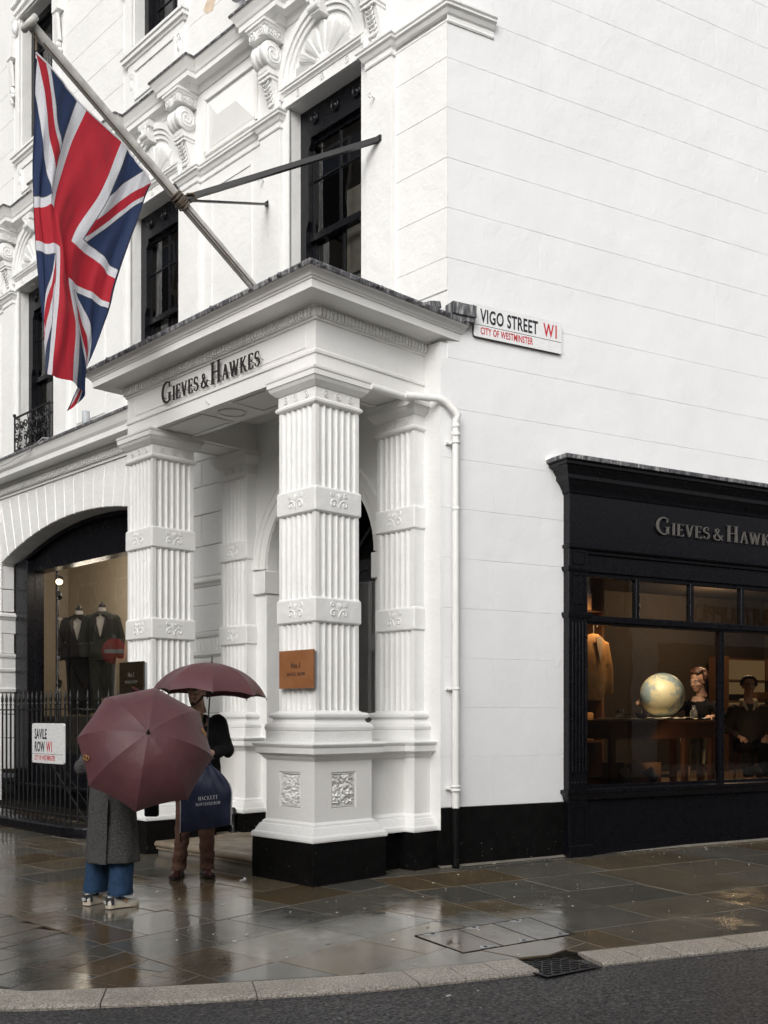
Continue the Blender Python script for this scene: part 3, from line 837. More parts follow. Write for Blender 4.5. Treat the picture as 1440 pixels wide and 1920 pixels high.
# ------------------------------------------------------------------ the white corner building
XL, XU = 1.60, 1.68                # Savile Row front: ground storey and upper storeys
BAY0, BAYD = 1.80, 3.56            # first bay and bay spacing along the front
B = thing('corner_building', (3.0, 3.0, 0), 'white stucco corner building with shell topped sash windows and scored flank', 'building')
YB = 17.0
def wall_quads(mb, x, y0, y1, z0, z1, ops):
    ys = sorted({y0, y1} | {o[0] for o in ops} | {o[1] for o in ops}); zs = sorted({z0, z1} | {o[2] for o in ops} | {o[3] for o in ops})
    for ya, yb in zip(ys, ys[1:]):
        for za, zb in zip(zs, zs[1:]):
            if any(o[0] <= ya and yb <= o[1] and o[2] <= za and zb <= o[3] for o in ops): continue
            mb.add([(x, ya, za), (x, yb, za), (x, yb, zb), (x, ya, zb)], [(0, 3, 2, 1)])
def reveal(mb, x0, x1, y0, y1, z0, z1):
    for a, b2 in (((y0, z0), (y0, z1)), ((y0, z1), (y1, z1)), ((y1, z1), (y1, z0)), ((y1, z0), (y0, z0))):
        mb.add([(x0, *a), (x1, *a), (x1, *b2), (x0, *b2)], [(0, 1, 2, 3)])

ARC_Y, ARC_H, ARC_Z, ARC_T = 7.35, 2.70, 4.10, 4.57            # shop arch: centre, half span, springing, crown
ARC_R = (ARC_H ** 2 + (ARC_T - ARC_Z) ** 2) / (2 * (ARC_T - ARC_Z)); ARC_C = ARC_T - ARC_R
def arc_z(y): return ARC_C + math.sqrt(ARC_R ** 2 - (y - ARC_Y) ** 2)
DY0, DY1, DZS = 0.893, 2.755, 3.245; DYC = (DY0 + DY1) / 2; DR = (DY1 - DY0) / 2     # door arch

w = MB()
wall_quads(w, XL, -0.042, YB, -0.2, 5.2, [(ARC_Y - ARC_H, ARC_Y + ARC_H, -0.2, 5.19), (DY0, DY1, -0.2, DZS + DR)])
# spandrels of the door arch
pts = [(DYC + DR * math.cos(math.pi * i / 24), DZS + DR * math.sin(math.pi * i / 24)) for i in range(25)]
for (ya, za), (yb, zb) in zip(pts, pts[1:]):
    w.add([(XL, ya, za), (XL, yb, zb), (XL, yb, DZS + DR), (XL, ya, DZS + DR)], [(0, 1, 2, 3)])
    w.add([(XL, ya, za), (XL, yb, zb), (XL + .5, yb, zb), (XL + .5, ya, za)], [(0, 1, 2, 3)], True)
for y in (DY0, DY1): w.add([(XL, y, -0.2), (XL + .5, y, -0.2), (XL + .5, y, DZS), (XL, y, DZS)], [(0, 1, 2, 3)])
# upper storeys
wins1 = [(BAY0 + BAYD * k - .62, BAY0 + BAYD * k + .62, 5.66, 8.55) for k in range(4)]
wins2 = [(BAY0 + BAYD * k - .62, BAY0 + BAYD * k + .52, 10.78, 13.0) for k in range(4)]
wall_quads(w, XU, -0.064, YB, 5.2, 14.0, wins1 + wins2)
for o in wins1 + wins2: reveal(w, XU, XU + 0.45, *o)
w.add([(XL, -0.042, 5.2), (XL, YB, 5.2), (XU + .01, YB, 5.2), (XU + .01, -0.064, 5.2)], [(0, 1, 2, 3)])
w.build('wall', 'white', B)
# Vigo Street flank (the core; the scored blocks stand in front of it)
w = MB()
def vquad(s0, s1, z0, z1, o): w.add([vg(s0, o, z0), vg(s1, o, z0), vg(s1, o, z1), vg(s0, o, z1)], [(0, 1, 2, 3)])
SF0, SF1 = 1.30, 9.0
vquad(-0.2227, SF0 + .1, -0.2, 5.2, -0.007); vquad(SF0 + .1, SF1, 4.0, 5.2, -0.007); vquad(SF1, 16, -0.2, 5.2, -0.007); vquad(-0.14, 16, 5.2, 14.0, -0.007)
vquad(SF0 + .1, SF1, -0.2, 0.3, -0.007)
w.build('wall', 'white_cool', B)
r_ = MB(); r_.add([(XU, -0.064, 14), (XU, YB, 14), vg(16, 0, 14) + Vector((0, YB, 0)), vg(16, 0, 14)], [(0, 1, 2, 3)]); r_.build('roof', 'lead', B)

blk_cache = {}
def block_mesh(L, H, D, gx=0.0007, gzp=0.0016, ch=0.003):
    k = (round(L, 3), round(H, 3), D, gx, gzp)
    if k not in blk_cache:
        x0, x1, z0, z1 = -L / 2 + gx, L / 2 - gx, -H / 2 + gzp, H / 2 - gzp; mb = MB()
        a = [(x0, 0, z0), (x1, 0, z0), (x1, 0, z1), (x0, 0, z1)]
        b2 = [(x0, -D + ch, z0), (x1, -D + ch, z0), (x1, -D + ch, z1), (x0, -D + ch, z1)]
        c = [(x0 + ch * .4, -D, z0 + ch), (x1 - ch * .4, -D, z0 + ch), (x1 - ch * .4, -D, z1 - ch), (x0 + ch * .4, -D, z1 - ch)]
        mb.add(a + b2 + c, [(8, 9, 10, 11)] + [(i, (i + 1) % 4, (i + 1) % 4 + 4, i + 4) for i in range(4)] + [(i + 4, (i + 1) % 4 + 4, (i + 1) % 4 + 8, i + 8) for i in range(4)])
        blk_cache[k] = mb.mesh('block')
    return blk_cache[k]
CO = 0.494
zrow = 0.609
row = 0
nb = 0
while zrow < 12.9:
    zc = zrow + CO / 2
    s_start = -0.2227 if zrow + CO < 5.4 else -0.14
    joints = [(0.40 if row % 2 == 0 else -0.28) + 1.27 * k for k in range(-1, 8)]
    joints = [s_start] + [j for j in joints if j > s_start + .08]
    for a, c in zip(joints, joints[1:]):
        c2 = c
        if zrow + CO < 4.05:
            if a >= SF0: break
            c2 = min(c, SF0 + .02)
        if a > 5.6: break
        L = c2 - a
        if L < 0.05: continue
        piece('block', block_mesh(L, CO, 0.007, 0.0003, 0.0007, 0.0022), 'white_cool', B, vg((a + c2) / 2, -0.007, zc), (0, 0, -A + rng.uniform(-.0009, .0009))); nb += 1
    zrow += CO; row += 1
# blocks on the Savile Row front: the corner strip and the upper piers
def fblock(y0, y1, z0, z1, x=XU, D=0.012, mat='white'):
    piece('block', block_mesh(y1 - y0, z1 - z0, D), mat, B, (x, (y0 + y1) / 2, (z0 + z1) / 2), (0, 0, -math.pi / 2))
z = 0.609 + CO * 10
for k in range(15):
    z0 = 0.609 + CO * (10 + k); z1 = z0 + CO
    if 8.1 < z0 < 8.5: z1 = 8.385
    fblock(-0.064, 0.66, max(z0, 5.72), z1)
    if z0 > 9.9:
        for bk in (0, 1, 2): fblock(BAY0 + BAYD * bk + .80, BAY0 + BAYD * (bk + 1) - .88, z0, z1)

# ---- black plinth along the flank, and the fillet of mortar at its foot
p = MB(); vbox(p, -0.2227, SF0, -0.02, 0.006, -0.15, 0.606); p.build('black_plinth', 'black_wall', B)
p = MB()
path = [vg(-.25, .0, 0), vg(1.2, .0, 0), vg(4.0, .12, 0), vg(9, .12, 0)]
for a, c in zip(path, path[1:]):
    p.add([(a.x, a.y, gz(a.x, a.y) + .022), (c.x, c.y, gz(c.x, c.y) + .022), (*(c + VN * .05).xy, gz(c.x, c.y) + .003), (*(a + VN * .05).xy, gz(a.x, a.y) + .003)], [(0, 1, 2, 3)])
p.build('mortar_fillet', 'concrete', B)

# ---- cornices (sweeps keep the outside on the right hand, so they run from far left to the corner)
def corn(name, path, prof, mat='white', smooth=False): return MB().sweep(path, prof, smooth=smooth).build(name, mat, B)
low = [(-0.02, 5.16), (0.03, 5.16), (0.03, 5.20), (0.055, 5.22), (0.055, 5.31), (0.10, 5.33), (0.10, 5.36), (0.30, 5.375), (0.30, 5.45), (0.315, 5.47), (0.33, 5.49), (0.36, 5.56), (0.385, 5.60), (0.385, 5.615), (-0.02, 5.66)]
corn('cornice', [(XL, YB), (XL, 3.50)], low, 'white_smooth')
corn('lead_flashing', [(XL, YB), (XL, 3.50)], [(0.398, 5.60), (0.402, 5.63), (0.385, 5.645), (-0.02, 5.68)], 'lead')
def dentils(name, path_fn, n, w, h, d, z, parent, mat):
    mb = MB()
    for i in range(n):
        p0, xd, nd = path_fn((i + .5) / n)
        mb.obox(p0 + nd * (d / 2) + UP * z, xd, nd, UP, w / 2, d / 2, h / 2)
        mb.obox(p0 + nd * (d * .35) + UP * (z - h * .55), xd, nd, UP, w / 2, d * .35, h * .12)
    o = mb.build(name, mat, parent); o['kind'] = 'stuff'; return o
dentils('dentils', lambda t: (Vector((XL - .05, 3.5 + (12.5 - 3.5) * t, 0)), Vector((0, 1, 0)), Vector((-1, 0, 0))), 165, 0.032, 0.075, 0.03, 5.255, B, 'white_smooth')
# string course at capital level, returning a little way along the flank
string = [(-0.02, 8.36), (0.012, 8.36), (0.02, 8.375), (0.012, 8.395), (0.012, 8.43), (0.03, 8.445), (0.05, 8.48), (0.075, 8.495), (0.075, 8.515), (0.09, 8.53), (0.09, 8.55), (-0.02, 8.565)]
corn('string_course', [(XU, 0.70), (XU, -0.064)] + vpath((0.40, 0)), string)
for k in range(3): corn('string_course', [(XU, BAY0 + BAYD * (k + 1) - 1.12), (XU, BAY0 + BAYD * k + 1.12)], string)
# main cornice with a break forward over every console
path = [(XU, YB)]
for k in (3, 2, 1, 0):
    for d in (.88, -.88):
        yc = BAY0 + BAYD * k + d
        path += [(XU, yc + .20), (XU - .12, yc + .20), (XU - .12, yc - .20), (XU, yc - .20)]
path += [(XU, 0.35)]
main = [(-0.02, 9.52), (0.02, 9.52), (0.04, 9.55), (0.07, 9.58), (0.16, 9.59), (0.16, 9.65), (0.175, 9.665), (0.19, 9.70), (0.225, 9.76), (0.235, 9.77), (0.235, 9.79), (-0.02, 9.83)]
corn('cornice', path, main, 'white_smooth')
corn('lead_flashing', path, [(0.245, 9.775), (0.25, 9.80), (0.235, 9.812), (-0.02, 9.85)], 'lead')

# ---- one bay: built once, then set out along the front
def ring(mb, yc, zc, r0, r1, x0, x1, n=28, a0=0, a1=math.pi):
    for i in range(n):
        t0, t1 = a0 + (a1 - a0) * i / n, a0 + (a1 - a0) * (i + 1) / n
        P = lambda r, t, x: (x, yc + r * math.cos(t), zc + r * math.sin(t))
        v = [P(r, t, x) for x in (x0, x1) for t in (t0, t1) for r in (r0, r1)]
        mb.add(v, [(0, 1, 3, 2), (0, 4, 6, 2), (1, 3, 7, 5)], True); mb.add(v, [(4, 5, 7, 6)])
    return mb
def rosette(mb, c, xd, nd, r, d=0.012):
    """a small raised flower on a wall: rim, petals, boss"""
    c = Vector(c); xd = Vector(xd); nd = Vector(nd); yd = nd.cross(xd)
    rim = [c + nd * (d * .3) + (xd * math.cos(t) + yd * math.sin(t)) * r for t in [2 * math.pi * k / 14 for k in range(14)]]
    mb.tube(rim, r * .13, 5, closed=True)
    for k in range(6):
        t = 2 * math.pi * k / 6; mb.ball(c + (xd * math.cos(t) + yd * math.sin(t)) * r * .55, r * .24, 6, 4)
    mb.ball(c + nd * d * .4, r * .26, 6, 4)
    return mb
bay_org = (XU, BAY0, 0)
bay = []                           # (name, mesh, material, offset along the front)
def bay_part(name, mb, mat, dys=(0,), kids=()): bay.append((name, mb.mesh(name, bay_org), mat, dys, [(n, m_.mesh(n, bay_org), mm) for n, m_, mm in kids]))
y = BAY0
# pilaster with moulded base and capital
mb = MB(); mb.box(XU - .055, XU + .02, y - .19, y + .19, 5.66, 8.37)
mb.sweep([(XU, y + .19), (XU - .055, y + .19), (XU - .055, y - .19), (XU, y - .19)], [(-.01, 5.66), (.05, 5.66), (.05, 5.78), (.035, 5.80), (.03, 5.84), (.012, 5.86), (.0, 5.90)])
bay_part('pilaster', mb, 'white', (.93, -.93))
mb = MB().sweep([(XU, y + .19), (XU - .055, y + .19), (XU - .055, y - .19), (XU, y - .19)], string)
bay_part('pilaster_capital', mb, 'white', (.93, -.93))
for s_ in (-1, 1): bay_part('window_surround', MB().box(XU - .018, XU + .02, min(y + s_ * .62, y + s_ * .735), max(y + s_ * .62, y + s_ * .735), 5.66, 8.55), 'white')
# lintel band with rosettes, small brackets at its ends
mb = MB(); mb.box(XU - .035, XU + .02, y - .74, y + .74, 8.552, 8.70)
mb.sweep([(XU - .035, y + .74), (XU - .035, y - .74)], [(-.01, 8.70), (.012, 8.70), (.02, 8.715), (.045, 8.73), (.045, 8.75), (.06, 8.76), (.06, 8.785), (-.01, 8.79)])
mb.sweep([(XU - .035, y + .74), (XU - .035, y - .74)], [(-.01, 8.555), (.018, 8.555), (.018, 8.575), (.008, 8.585), (-.01, 8.585)])
ros = [('rosette', rosette(MB(), (XU - .036, y + dy, 8.642), (0, -1, 0), (-1, 0, 0), .036), 'white') for dy in (-.42, 0, .42)]
bay_part('lintel', mb, 'white', (0,), ros)
for s_ in (-1, 1):
    mb = MB(); mb.tube([(XU - .03, y + s_ * .76, 8.52), (XU - .075, y + s_ * .76, 8.60), (XU - .06, y + s_ * .76, 8.68)], [.03, .05, .045], 8)
    mb.box(XU - .09, XU, y + s_ * .80 - .11, y + s_ * .80 + .11, 8.66, 8.79)
    bay_part('lintel_bracket', mb, 'white')
# arch over the shell
mb = MB(); ring(mb, y, 8.79, .655, .735, XU + .01, XU - .085); ring(mb, y, 8.79, .60, .655, XU + .01, XU - .06); ring(mb, y, 8.79, .545, .60, XU + .01, XU - .035)
bay_part('arch_moulding', mb, 'white')
mb = MB(); mb.extr([(XU, y - .075, 9.30), (XU, y + .075, 9.30), (XU, y + .105, 9.56), (XU, y - .105, 9.56)], (-.15, 0, 0))
mb.tube([(XU - .15, y - .08, 9.36), (XU - .15, y + .08, 9.36)], .045, 10); mb.sweep([(XU, y + .10), (XU - .15, y + .10), (XU - .15, y - .10), (XU, y - .10)], [(-.01, 9.46), (.02, 9.46), (.03, 9.50), (.03, 9.53), (-.01, 9.53)])
for k in range(5): mb.ball((XU - .155, y + rng.uniform(-.06, .06), 9.42 + .012 * k), .028, 7, 5)
bay_part('keystone', mb, 'white')
for k in range(9):
    t = math.pi * (k + .5) / 9; mb = MB()
    d = Vector((0, math.cos(t), math.sin(t))); sd = Vector((0, -math.sin(t), math.cos(t))); c0 = Vector((XU, y, 8.80)); nx = Vector((-1, 0, 0))
    Ls, Ws, Hs = [.12, .2, .3, .4, .46, .49], [.010, .022, .038, .056, .052, .016], [.020, .034, .050, .062, .056, .012]
    rows_ = []
    for L, W_, H_ in zip(Ls, Ws, Hs):
        rows_.append([c0 + d * L - sd * W_, c0 + d * L - sd * W_ * .72 + nx * H_ * .9, c0 + d * L - sd * W_ * .38 + nx * H_ * .35, c0 + d * L + nx * H_, c0 + d * L + sd * W_ * .38 + nx * H_ * .35, c0 + d * L + sd * W_ * .72 + nx * H_ * .9, c0 + d * L + sd * W_])
    mb.add([p for r in rows_ for p in r], [(i * 7 + j, i * 7 + j + 1, (i + 1) * 7 + j + 1, (i + 1) * 7 + j) for i in range(5) for j in range(6)], True)
    bay_part('shell_petal', mb, 'white')
mb = MB()
for k in range(7):
    t = math.pi * (k + .5) / 7; mb.tube([(XU - .02, y + .02 * math.cos(t), 8.80), (XU - .05, y + .075 * math.cos(t), 8.80 + .075 * math.sin(t)), (XU - .01, y + .115 * math.cos(t), 8.80 + .115 * math.sin(t))], [.012, .022, .012], 6)
bay_part('shell_boss', mb, 'white')
# console bracket: block with rosettes, scroll, carved leaf
mb = MB(); mb.box(XU - .28, XU + .02, y - .15, y + .15, 9.36, 9.53)
mb.sweep([(XU, y + .15), (XU - .28, y + .15), (XU - .28, y - .15), (XU, y - .15)], [(-.01, 9.47), (.01, 9.47), (.02, 9.49), (.035, 9.50), (.035, 9.53), (-.01, 9.53)])
mb.lathe([(.0, -.115), (.05, -.125), (.07, -.12), (.145, -.12), (.15, -.11), (.15, -.065), (.14, -.055), (.14, -.01), (.15, 0), (.14, .01), (.14, .055), (.15, .065), (.15, .11), (.145, .12), (.07, .12), (.05, .125), (0, .115)], (XU - .14, y, 9.20), 22, (0, 1, 0))
for s_ in (-1, 1):
    sp = [(XU - .14 + (.02 + .095 * t / 13) * math.cos(t), y + s_ * .122, 9.20 + (.02 + .095 * t / 13) * math.sin(t)) for t in [.35 * k for k in range(38)]]
    mb.tube(sp, .009, 5)
side = [(XU + .01, 9.22), (XU - .20, 9.12), (XU - .19, 9.02), (XU - .13, 8.90), (XU - .085, 8.75), (XU - .05, 8.62), (XU - .02, 8.57), (XU + .01, 8.57)]
mb.extr([(x_, y - .095, z_) for x_, z_ in side], (0, .19, 0))
mb.box(XU - .185, XU, y - .11, y + .11, 8.97, 9.0); mb.box(XU - .175, XU, y - .105, y + .105, 8.925, 8.945)
ros = [('rosette', rosette(MB(), (XU - .285, y + dy, 9.415), (0, -1, 0), (-1, 0, 0), .05, .02), 'white') for dy in (-.085, .085)]
ros += [('rosette', rosette(MB(), (XU + dx, y - .152, 9.415), (1, 0, 0), (0, -1, 0), .05, .02), 'white') for dx in (-.08, -.20)]
leaf = MB()
for k in range(9):
    f = k / 8; xx, zz = XU - .15 + .115 * f, 8.93 - .34 * f
    for s_ in (-1, 1): leaf.tube([(xx - .012, y, zz), (xx - .022, y + s_ * .035, zz - .012), (xx - .016, y + s_ * .052, zz + .022), (xx - .014, y + s_ * .034, zz + .030)], [.010, .011, .008, .005], 5)
bay_part('console', mb, 'white', (.88, -.88), ros + [('leaf_carving', leaf, 'white')])
# faceted panel between two bays
mb = MB(); pc = y + BAYD / 2; Y0, Y1, Z0, Z1 = pc - .54, pc + .54, 8.68, 9.38
for a, c in (((Y0, Z0), (Y1, Z0)), ((Y1, Z0), (Y1, Z1)), ((Y1, Z1), (Y0, Z1)), ((Y0, Z1), (Y0, Z0))):
    mb.bar((XU - .008, *a), (XU - .008, *c), .05, .05); mb.bar((XU - .022, *a), (XU - .022, *c), .02, .03)
q = .10; v = [(XU - .004, Y0 + .06, Z0 + .06), (XU - .004, Y1 - .06, Z0 + .06), (XU - .004, Y1 - .06, Z1 - .06), (XU - .004, Y0 + .06, Z1 - .06), (XU - .075, Y0 + .34, (Z0 + Z1) / 2), (XU - .075, Y1 - .34, (Z0 + Z1) / 2)]
mb.add(v, [(0, 1, 5, 4), (1, 2, 5), (2, 3, 4, 5), (3, 0, 4)])
bay_part('raised_panel', mb, 'white_smooth')
# slim sunk panel on the pier between the windows
mb = MB()
for a, c in (((pc - .42, 5.95), (pc - .42, 8.2)), ((pc + .42, 5.95), (pc + .42, 8.2)), ((pc - .42, 8.2), (pc + .42, 8.2)), ((pc - .42, 5.95), (pc + .42, 5.95))): mb.bar((XU - .001, *a), (XU - .001, *c), .022, .022)
bay_part('pier_panel', mb, 'white')
# upper sill panel
mb = MB(); yu = y - .05
mb.box(XU - .03, XU + .02, yu - .70, yu + .70, 10.0, 10.72)
mb.sweep([(XU, yu + .72), (XU - .03, yu + .72), (XU - .03, yu - .72), (XU, yu - .72)], [(-.01, 10.62), (.02, 10.63), (.03, 10.66), (.06, 10.67), (.06, 10.72), (.08, 10.73), (.08, 10.77), (-.01, 10.785)])
for a, c in (((yu - .5, 10.1), (yu + .5, 10.1)), ((yu - .5, 10.5), (yu + .5, 10.5)), ((yu - .5, 10.1), (yu - .5, 10.5)), ((yu + .5, 10.1), (yu + .5, 10.5))): mb.bar((XU - .035, *a), (XU - .035, *c), .03, .03)
for s_ in (-1, 1):
    rosette(mb, (XU - .034, yu + s_ * .6, 10.45), (0, -1, 0), (-1, 0, 0), .05); mb.ball((XU - .03, yu + s_ * .6, 10.34), .05, 6, 5, (.5, .7, 1.5))
bay_part('sill_panel', mb, 'white')
# carved surround of the upper window
mb = MB()
for s_ in (-1, 1):
    mb.box(XU - .04, XU + .02, min(yu + s_ * .585, yu + s_ * .74), max(yu + s_ * .585, yu + s_ * .74), 10.785, 13.0)
    for k in range(3): mb.bar((XU - .10, yu + s_ * .82 + (k - 1) * .045, 12.35), (XU - .06, yu + s_ * .82 + (k - 1) * .045, 11.95), .03, .05)
    mb.box(XU - .12, XU, yu + s_ * .82 - .10, yu + s_ * .82 + .10, 12.4, 12.75)
    for k in range(5): mb.ball((XU - .05, yu + s_ * .82 + rng.uniform(-.05, .05), 11.9 - .05 * k), .055 - .006 * k, 7, 5)
    mb.ball((XU - .07, yu + s_ * .66, 12.86), .08, 8, 6, (.7, 1, 1.6))
for k in range(26):
    t = -.68 + 1.36 * k / 25; mb.ball((XU - .07, yu + t, 13.08 + .05 * math.cos(t * 2.2)), .034, 6, 5); mb.ball((XU - .10, yu + t + .02, 13.19 + .06 * math.cos(t * 2.2)), .045, 6, 5)
mb.sweep([(XU, yu + .8), (XU - .04, yu + .8), (XU - .04, yu - .8), (XU, yu - .8)], [(-.01, 13.0), (.02, 13.0), (.03, 13.04), (-.01, 13.05)])
bay_part('carved_surround', mb, 'white')

for k in range(3):
    for name, me, mat, dys, kids in bay:
        for dy in dys:
            o = piece(name, me, mat, B, (XU, BAY0 + BAYD * k + dy, 0))
            for kn, km, kmat in kids: piece(kn, km, kmat, o, (XU, BAY0 + BAYD * k + dy, 0))

# ---- sash windows
def sash_meshes(half0, half1, z0, z1, ornate):
    xo = XU + .16; ya, yb = BAY0 - half0, BAY0 + half1; fr = MB(); hd = .34 if ornate else .12
    fr.box(xo, xo + .12, ya, ya + .10, z0, z1); fr.box(xo, xo + .12, yb - .10, yb, z0, z1); fr.box(xo, xo + .12, ya + .1, yb - .1, z1 - hd, z1)
    if ornate:
        for s_, e in ((1, ya + .10), (-1, yb - .10)):                    # shouldered head and stepped jamb
            fr.extr([(xo, e, z1 - hd), (xo, e + s_ * .09, z1 - hd), (xo, e + s_ * .09, z1 - hd - .06), (xo, e + s_ * .045, z1 - hd - .13), (xo, e + s_ * .045, z1 - hd - .95), (xo, e, z1 - hd - 1.05)], (.10, 0, 0))
    zm = z0 + (z1 - z0) * .478
    for (a, c, xs) in ((zm, z1 - hd, xo + .06), (z0, zm + .05, xo + .11)):   # upper sash, lower sash
        fr.box(xs, xs + .045, ya + .1, ya + .155, a, c); fr.box(xs, xs + .045, yb - .155, yb - .1, a, c)
        fr.box(xs, xs + .045, ya + .155, yb - .155, a, a + .075); fr.box(xs, xs + .045, ya + .155, yb - .155, c - .05, c)
        ym = (ya + yb) / 2; fr.box(xs + .008, xs + .04, ym - .014, ym + .014, a + .075, c - .05)
        fr.box(xs + .010, xs + .038, ya + .155, yb - .155, (a + c) / 2 + .1, (a + c) / 2 + .122)
    panes = []
    for (a, c, xs) in ((zm, z1 - hd, xo + .082), (z0, zm + .05, xo + .132)):
        panes.append(MB().add([(xs, ya + .13, a + .03), (xs, yb - .13, a + .03), (xs, yb - .13, c - .03), (xs, ya + .13, c - .03)], [(0, 3, 2, 1)]))
    rm = MB(); reveal(rm, xo + .15, xo + 2.4, ya - .4, yb + .4, z0 - .3, z1 + .3)
    rm.add([(xo + 2.4, ya - .4, z0 - .3), (xo + 2.4, yb + .4, z0 - .3), (xo + 2.4, yb + .4, z1 + .3), (xo + 2.4, ya - .4, z1 + .3)], [(0, 1, 2, 3)])
    wall_quads(rm, xo + .15, ya - .4, yb + .4, z0 - .3, z1 + .3, [(ya + .12, yb - .12, z0, z1 - hd + .02)])
    bl = MB().box(xo + .19, xo + .2, ya + .12, yb - .12, z1 - hd - .42, z1 - .1)
    cu = MB().box(xo + .30, xo + .31, ya + .12, yb - .48, z0, zm + .55)  # panels added behind the glass to imitate a building reflected in it
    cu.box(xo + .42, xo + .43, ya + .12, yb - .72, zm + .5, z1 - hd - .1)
    ros = []
    if ornate:
        for dy in (-.36, 0, .36):
            c = Vector((xo - .002, (ya + yb) / 2 + dy, z1 - .15)); nd = Vector((-1, 0, 0)); ros.append(MB())
            ros[-1].lathe([(.07, 0), (.07, .02), (.055, .03), (.05, .018), (.03, .018), (.025, .028), (.0, .03)], c, 16, nd)
    mk = lambda m_, n: m_.mesh(n, bay_org)
    return mk(fr, 'window'), [mk(p, 'pane') for p in panes], mk(rm, 'room'), mk(bl, 'blind'), mk(cu, 'reflection_panel'), [mk(r0, 'rosette') for r0 in ros]
for (h0, h1, z0, z1, orn, n) in ((.62, .62, 5.66, 8.55, True, 4), (.62, .52, 10.78, 13.0, False, 4)):
    fr, pn, rm, bl, cu, ro = sash_meshes(h0, h1, z0, z1, orn)
    for k in range(n):
        L = (XU, BAY0 + BAYD * k, 0)
        o = piece('window', fr, 'black', B, L)
        for p in pn: piece('pane', p, 'glass_old', o, L)
        piece('blind', bl, 'navy', o, L); piece('reflection_panel', cu, 'reflection_panel', o, L)
        for r0 in ro: piece('rosette', r0, 'black', o, L)
        piece('dark_room', rm, 'dark', B, L)

# patch of bare plaster and eye bolts
mb = MB(); ps = [(XU - .0125, 4.02 + .14 * math.cos(t) * rng.uniform(.6, 1.1), 10.55 + .13 * math.sin(t) * rng.uniform(.6, 1.1)) for t in [2 * math.pi * k / 11 for k in range(11)]]
mb.extr(ps, (-.003, 0, 0)); mb.build('bare_plaster_patch', simple('bare_plaster', (0.62, 0.50, 0.38), 0.9, var=.2), B)
for y_, z_ in ((0.93, 8.02), (2.84, 7.86)):
    mb = MB(); xw = XU - .055; mb.tube([(xw + .02, y_, z_), (xw - .05, y_, z_)], .008, 6)
    mb.tube([(xw - .075 + .025 * math.cos(t), y_, z_ + .025 * math.sin(t)) for t in [.52 * k for k in range(12)]], .007, 5, closed=True)
    mb.build('eye_bolt', 'white_smooth', B)

# ---- ground storey: voussoirs, piers, arched shop window
NV = 19
for i in range(NV):
    a0 = math.asin(ARC_H / ARC_R); t0, t1 = -a0 + 2 * a0 * i / NV, -a0 + 2 * a0 * (i + 1) / NV
    g = 0.005 / ARC_R; tt = [t0 + g, t1 - g]
    lo = [(ARC_Y + ARC_R * math.sin(t), ARC_C + ARC_R * math.cos(t)) for t in tt]
    zt = 5.165
    hi = [(ARC_Y + (zt - ARC_C) * math.tan(t), zt) for t in tt]
    mb = MB(); ch = 0.010
    f0 = [lo[0], lo[1], hi[1], hi[0]]; cen = (sum(p[0] for p in f0) / 4, sum(p[1] for p in f0) / 4)
    f1 = inset(f0, ch)
    mb.add([(XL - .004, *p) for p in f1] + [(XL + .008, *p) for p in f0] + [(XL + .34, *p) for p in f0],
           [(0, 1, 2, 3)] + [(k, (k + 1) % 4, (k + 1) % 4 + 4, k + 4) for k in range(4)] + [(k + 4, (k + 1) % 4 + 4, (k + 1) % 4 + 8, k + 8) for k in range(4)])
    mb.build('voussoir', 'white', B)
wb = MB(); wb.add([(XL + .02, ARC_Y + 2.9 * s_, z_) for s_, z_ in ((-1, 4.6), (1, 4.6), (1, 5.19), (-1, 5.19))], [(0, 1, 2, 3)]); wb.build('wall', 'white', B)
def rblock(y0, y1, z0, z1, x0=XL - .02, depth=.06):
    MB().box(x0, x0 + depth, y0 + .006, y1 - .006, z0 + .006, z1 - .006).build('block', 'white', B, bevel=.008, seg=1)
for side, (ya, yb) in ((0, (3.52, 4.66)), (1, (10.06, 10.95))):
    d = .07 if side == 0 else .25
    ym = (ya + yb) / 2 if side else 4.08
    for k, (za, zb) in enumerate(((4.75, 5.15), (4.42, 4.75), (4.06, 4.42), (3.66, 4.06), (3.28, 3.66))):
        if za > 4.1 and side: ya2, yb2 = ya + .12 * k, yb
        else: ya2, yb2 = ya, yb
        if za > 4.3 and not side: yb2 = 4.40
        if k % 2: rblock(ya2, min(ym, yb2) if not side else ym, za, zb, depth=d); rblock(ym, yb2, za, zb, depth=d)
        else: rblock(ya2, yb2, za, zb, depth=d)
    rblock(ya, yb, 2.58, 2.92, depth=d); rblock(ya, yb, 1.55, 1.92, depth=d); rblock(ya, yb, 1.15, 1.55, depth=d); rblock(ya, yb, .62, 1.15, depth=d)
    pth = [(XL + .3, yb), (XL - .02, yb), (XL - .02, ya), (XL + .3, ya)] if side else [(XL - .02, yb), (XL - .02, ya)]
    MB().sweep(pth, [(-.02, 2.92), (.0, 2.92), (.0, 3.14), (.015, 3.15), (.03, 3.18), (.05, 3.20), (.05, 3.23), (-.02, 3.27)]).build('impost_moulding', 'white', B)
    MB().sweep(pth, [(-.02, 2.28), (.012, 2.29), (.012, 2.32), (.0, 2.33), (.0, 2.50), (.02, 2.51), (.03, 2.54), (.03, 2.57), (-.02, 2.58)]).build('dado_moulding', 'white', B)
    fl = MB(); n = int((yb - ya) / .062)
    for k in range(n): fl.tube([(XL - .022, ya + (k + .5) * .062, 2.335), (XL - .022, ya + (k + .5) * .062, 2.495)], .016, 6)
    fl.build('fluted_band', 'white', B)
    MB().sweep(pth, [(-.02, 1.92), (.02, 1.93), (.03, 1.98), (.0, 2.0), (-.0, 2.25), (.02, 2.27), (-.02, 2.28)]).build('panel_moulding', 'white', B)

